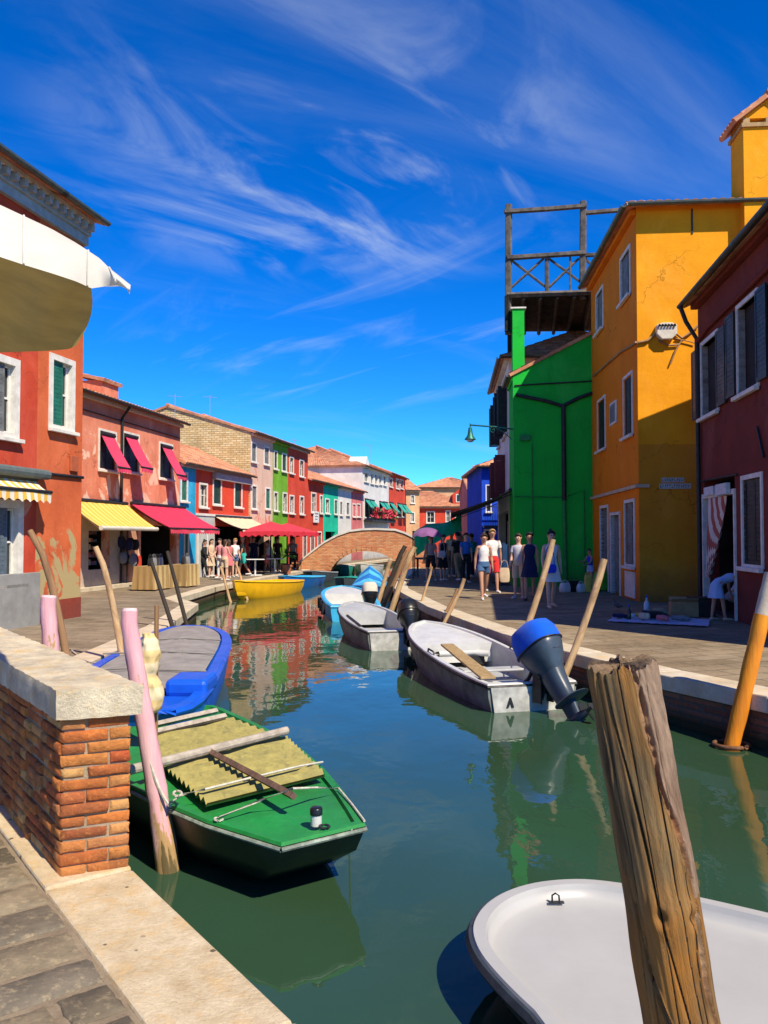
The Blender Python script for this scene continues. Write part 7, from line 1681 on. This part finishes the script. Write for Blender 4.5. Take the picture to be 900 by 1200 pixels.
# hanging bags on a stand under the crimson awning
p = Vector(FL(176, 688)); t = empty('display_stand', p+Vector((-.9, .3, 0)), .8, 'tall stand crowded with dark bags and scarves under the crimson awning', 'stand')
mb = MB(); mb.tube([(0, 0, 0), (0, 0, 1.95)], .025, 8); mb.tube([(-.4, 0, .03), (.4, 0, .03)], .02, 6); mb.build('pole', METAL_DARK, t)
for k in range(12):
    a = k*1.9; z = .9+.55*(k % 2)+.05*(k % 3); mb = MB(); mb.ball((math.cos(a)*.28, math.sin(a)*.22, z), (.16, .12, .22), 10); mb.build('hanging_bag', FAB[('black', 'navy', 'grey', 'black')[k % 4]], t, smooth=True)
# aerials on the rooftops
def aerial(px, py0, py1, yy, label):
    b_ = D(px, py0, yy); h_ = D(px, py1, yy).z-b_.z; t = empty('rooftop_aerial', b_, .5, label, 'aerial', 'thin rooftop aerials'); mb = MB(); mb.tube([(0, 0, -.3), (0, 0, h_)], .014, 6); AGR = plain('pale_aluminium', (.35, .38, .42), .5, .1, 5, 0, .6); mb.build('mast', AGR, t)
    mb = MB(); mb.tube([(-.35, 0, h_-.1), (.35, 0, h_-.1)], .008, 5)
    for k in range(6): mb.tube([(-.3+.12*k, -.15+.01*k, h_-.1), (-.3+.12*k, .15, h_-.1)], .006, 5)
    mb.build('antenna', AGR, t)
aerial(205, 486, 462, 39.5, 'thin aerial on the left slope of the rubble gable'); aerial(246, 482, 463, 41, 'thin aerial just right of the rubble gable peak'); aerial(426, 538, 520, 66, 'aerial with a small dish above the tall white house'); aerial(434, 536, 521, 67, 'aerial right of the dish aerial above the tall white house'); aerial(345, 520, 514, 48, 'low aerial on the tomato red roof')
# white sign board on the small red house
lx_, z_ = b8.loc(369, 606); mb = MB(); mb.box(lx_-.5, lx_+.5, -.12, -.04, z_-.35, z_+.35); mb.build('sign_board', WPL, b8.root, bevel=.01)
mb = MB(); 
for k in range(3): mb.box(lx_-.35, lx_+.35-.1*k, -.124, -.1205, z_+.18-.17*k, z_+.23-.17*k)
mb.build('sign_lines', plain('faded_ink', (.08, .08, .08), .8), b8.root)
# mooring lines
def line(label, a, b_, sag, r=.010):
    a, b_ = Vector(a), Vector(b_); mb = MB(); mb.tube([a.lerp(b_, i/12)-a-Vector((0, 0, sag*math.sin(PI*i/12))) for i in range(13)], r, 5); o = mb.build('mooring_rope', ROPE, None, smooth=True, loc=tuple(a)); tag(o, label, 'rope', 'mooring ropes')
line('mooring rope from the green boat to the pink pole', G(200, 946, .42), D(172, 880, 5.25), .05)
line('mooring rope from the blue boat bow to the left quay', G(118, 778, .56), G(84, 762, .47), .05)
line('mooring rope from the main white boat to the quay stick', D(612, 765, 11.6), D(618, 735, 12.4), .05)
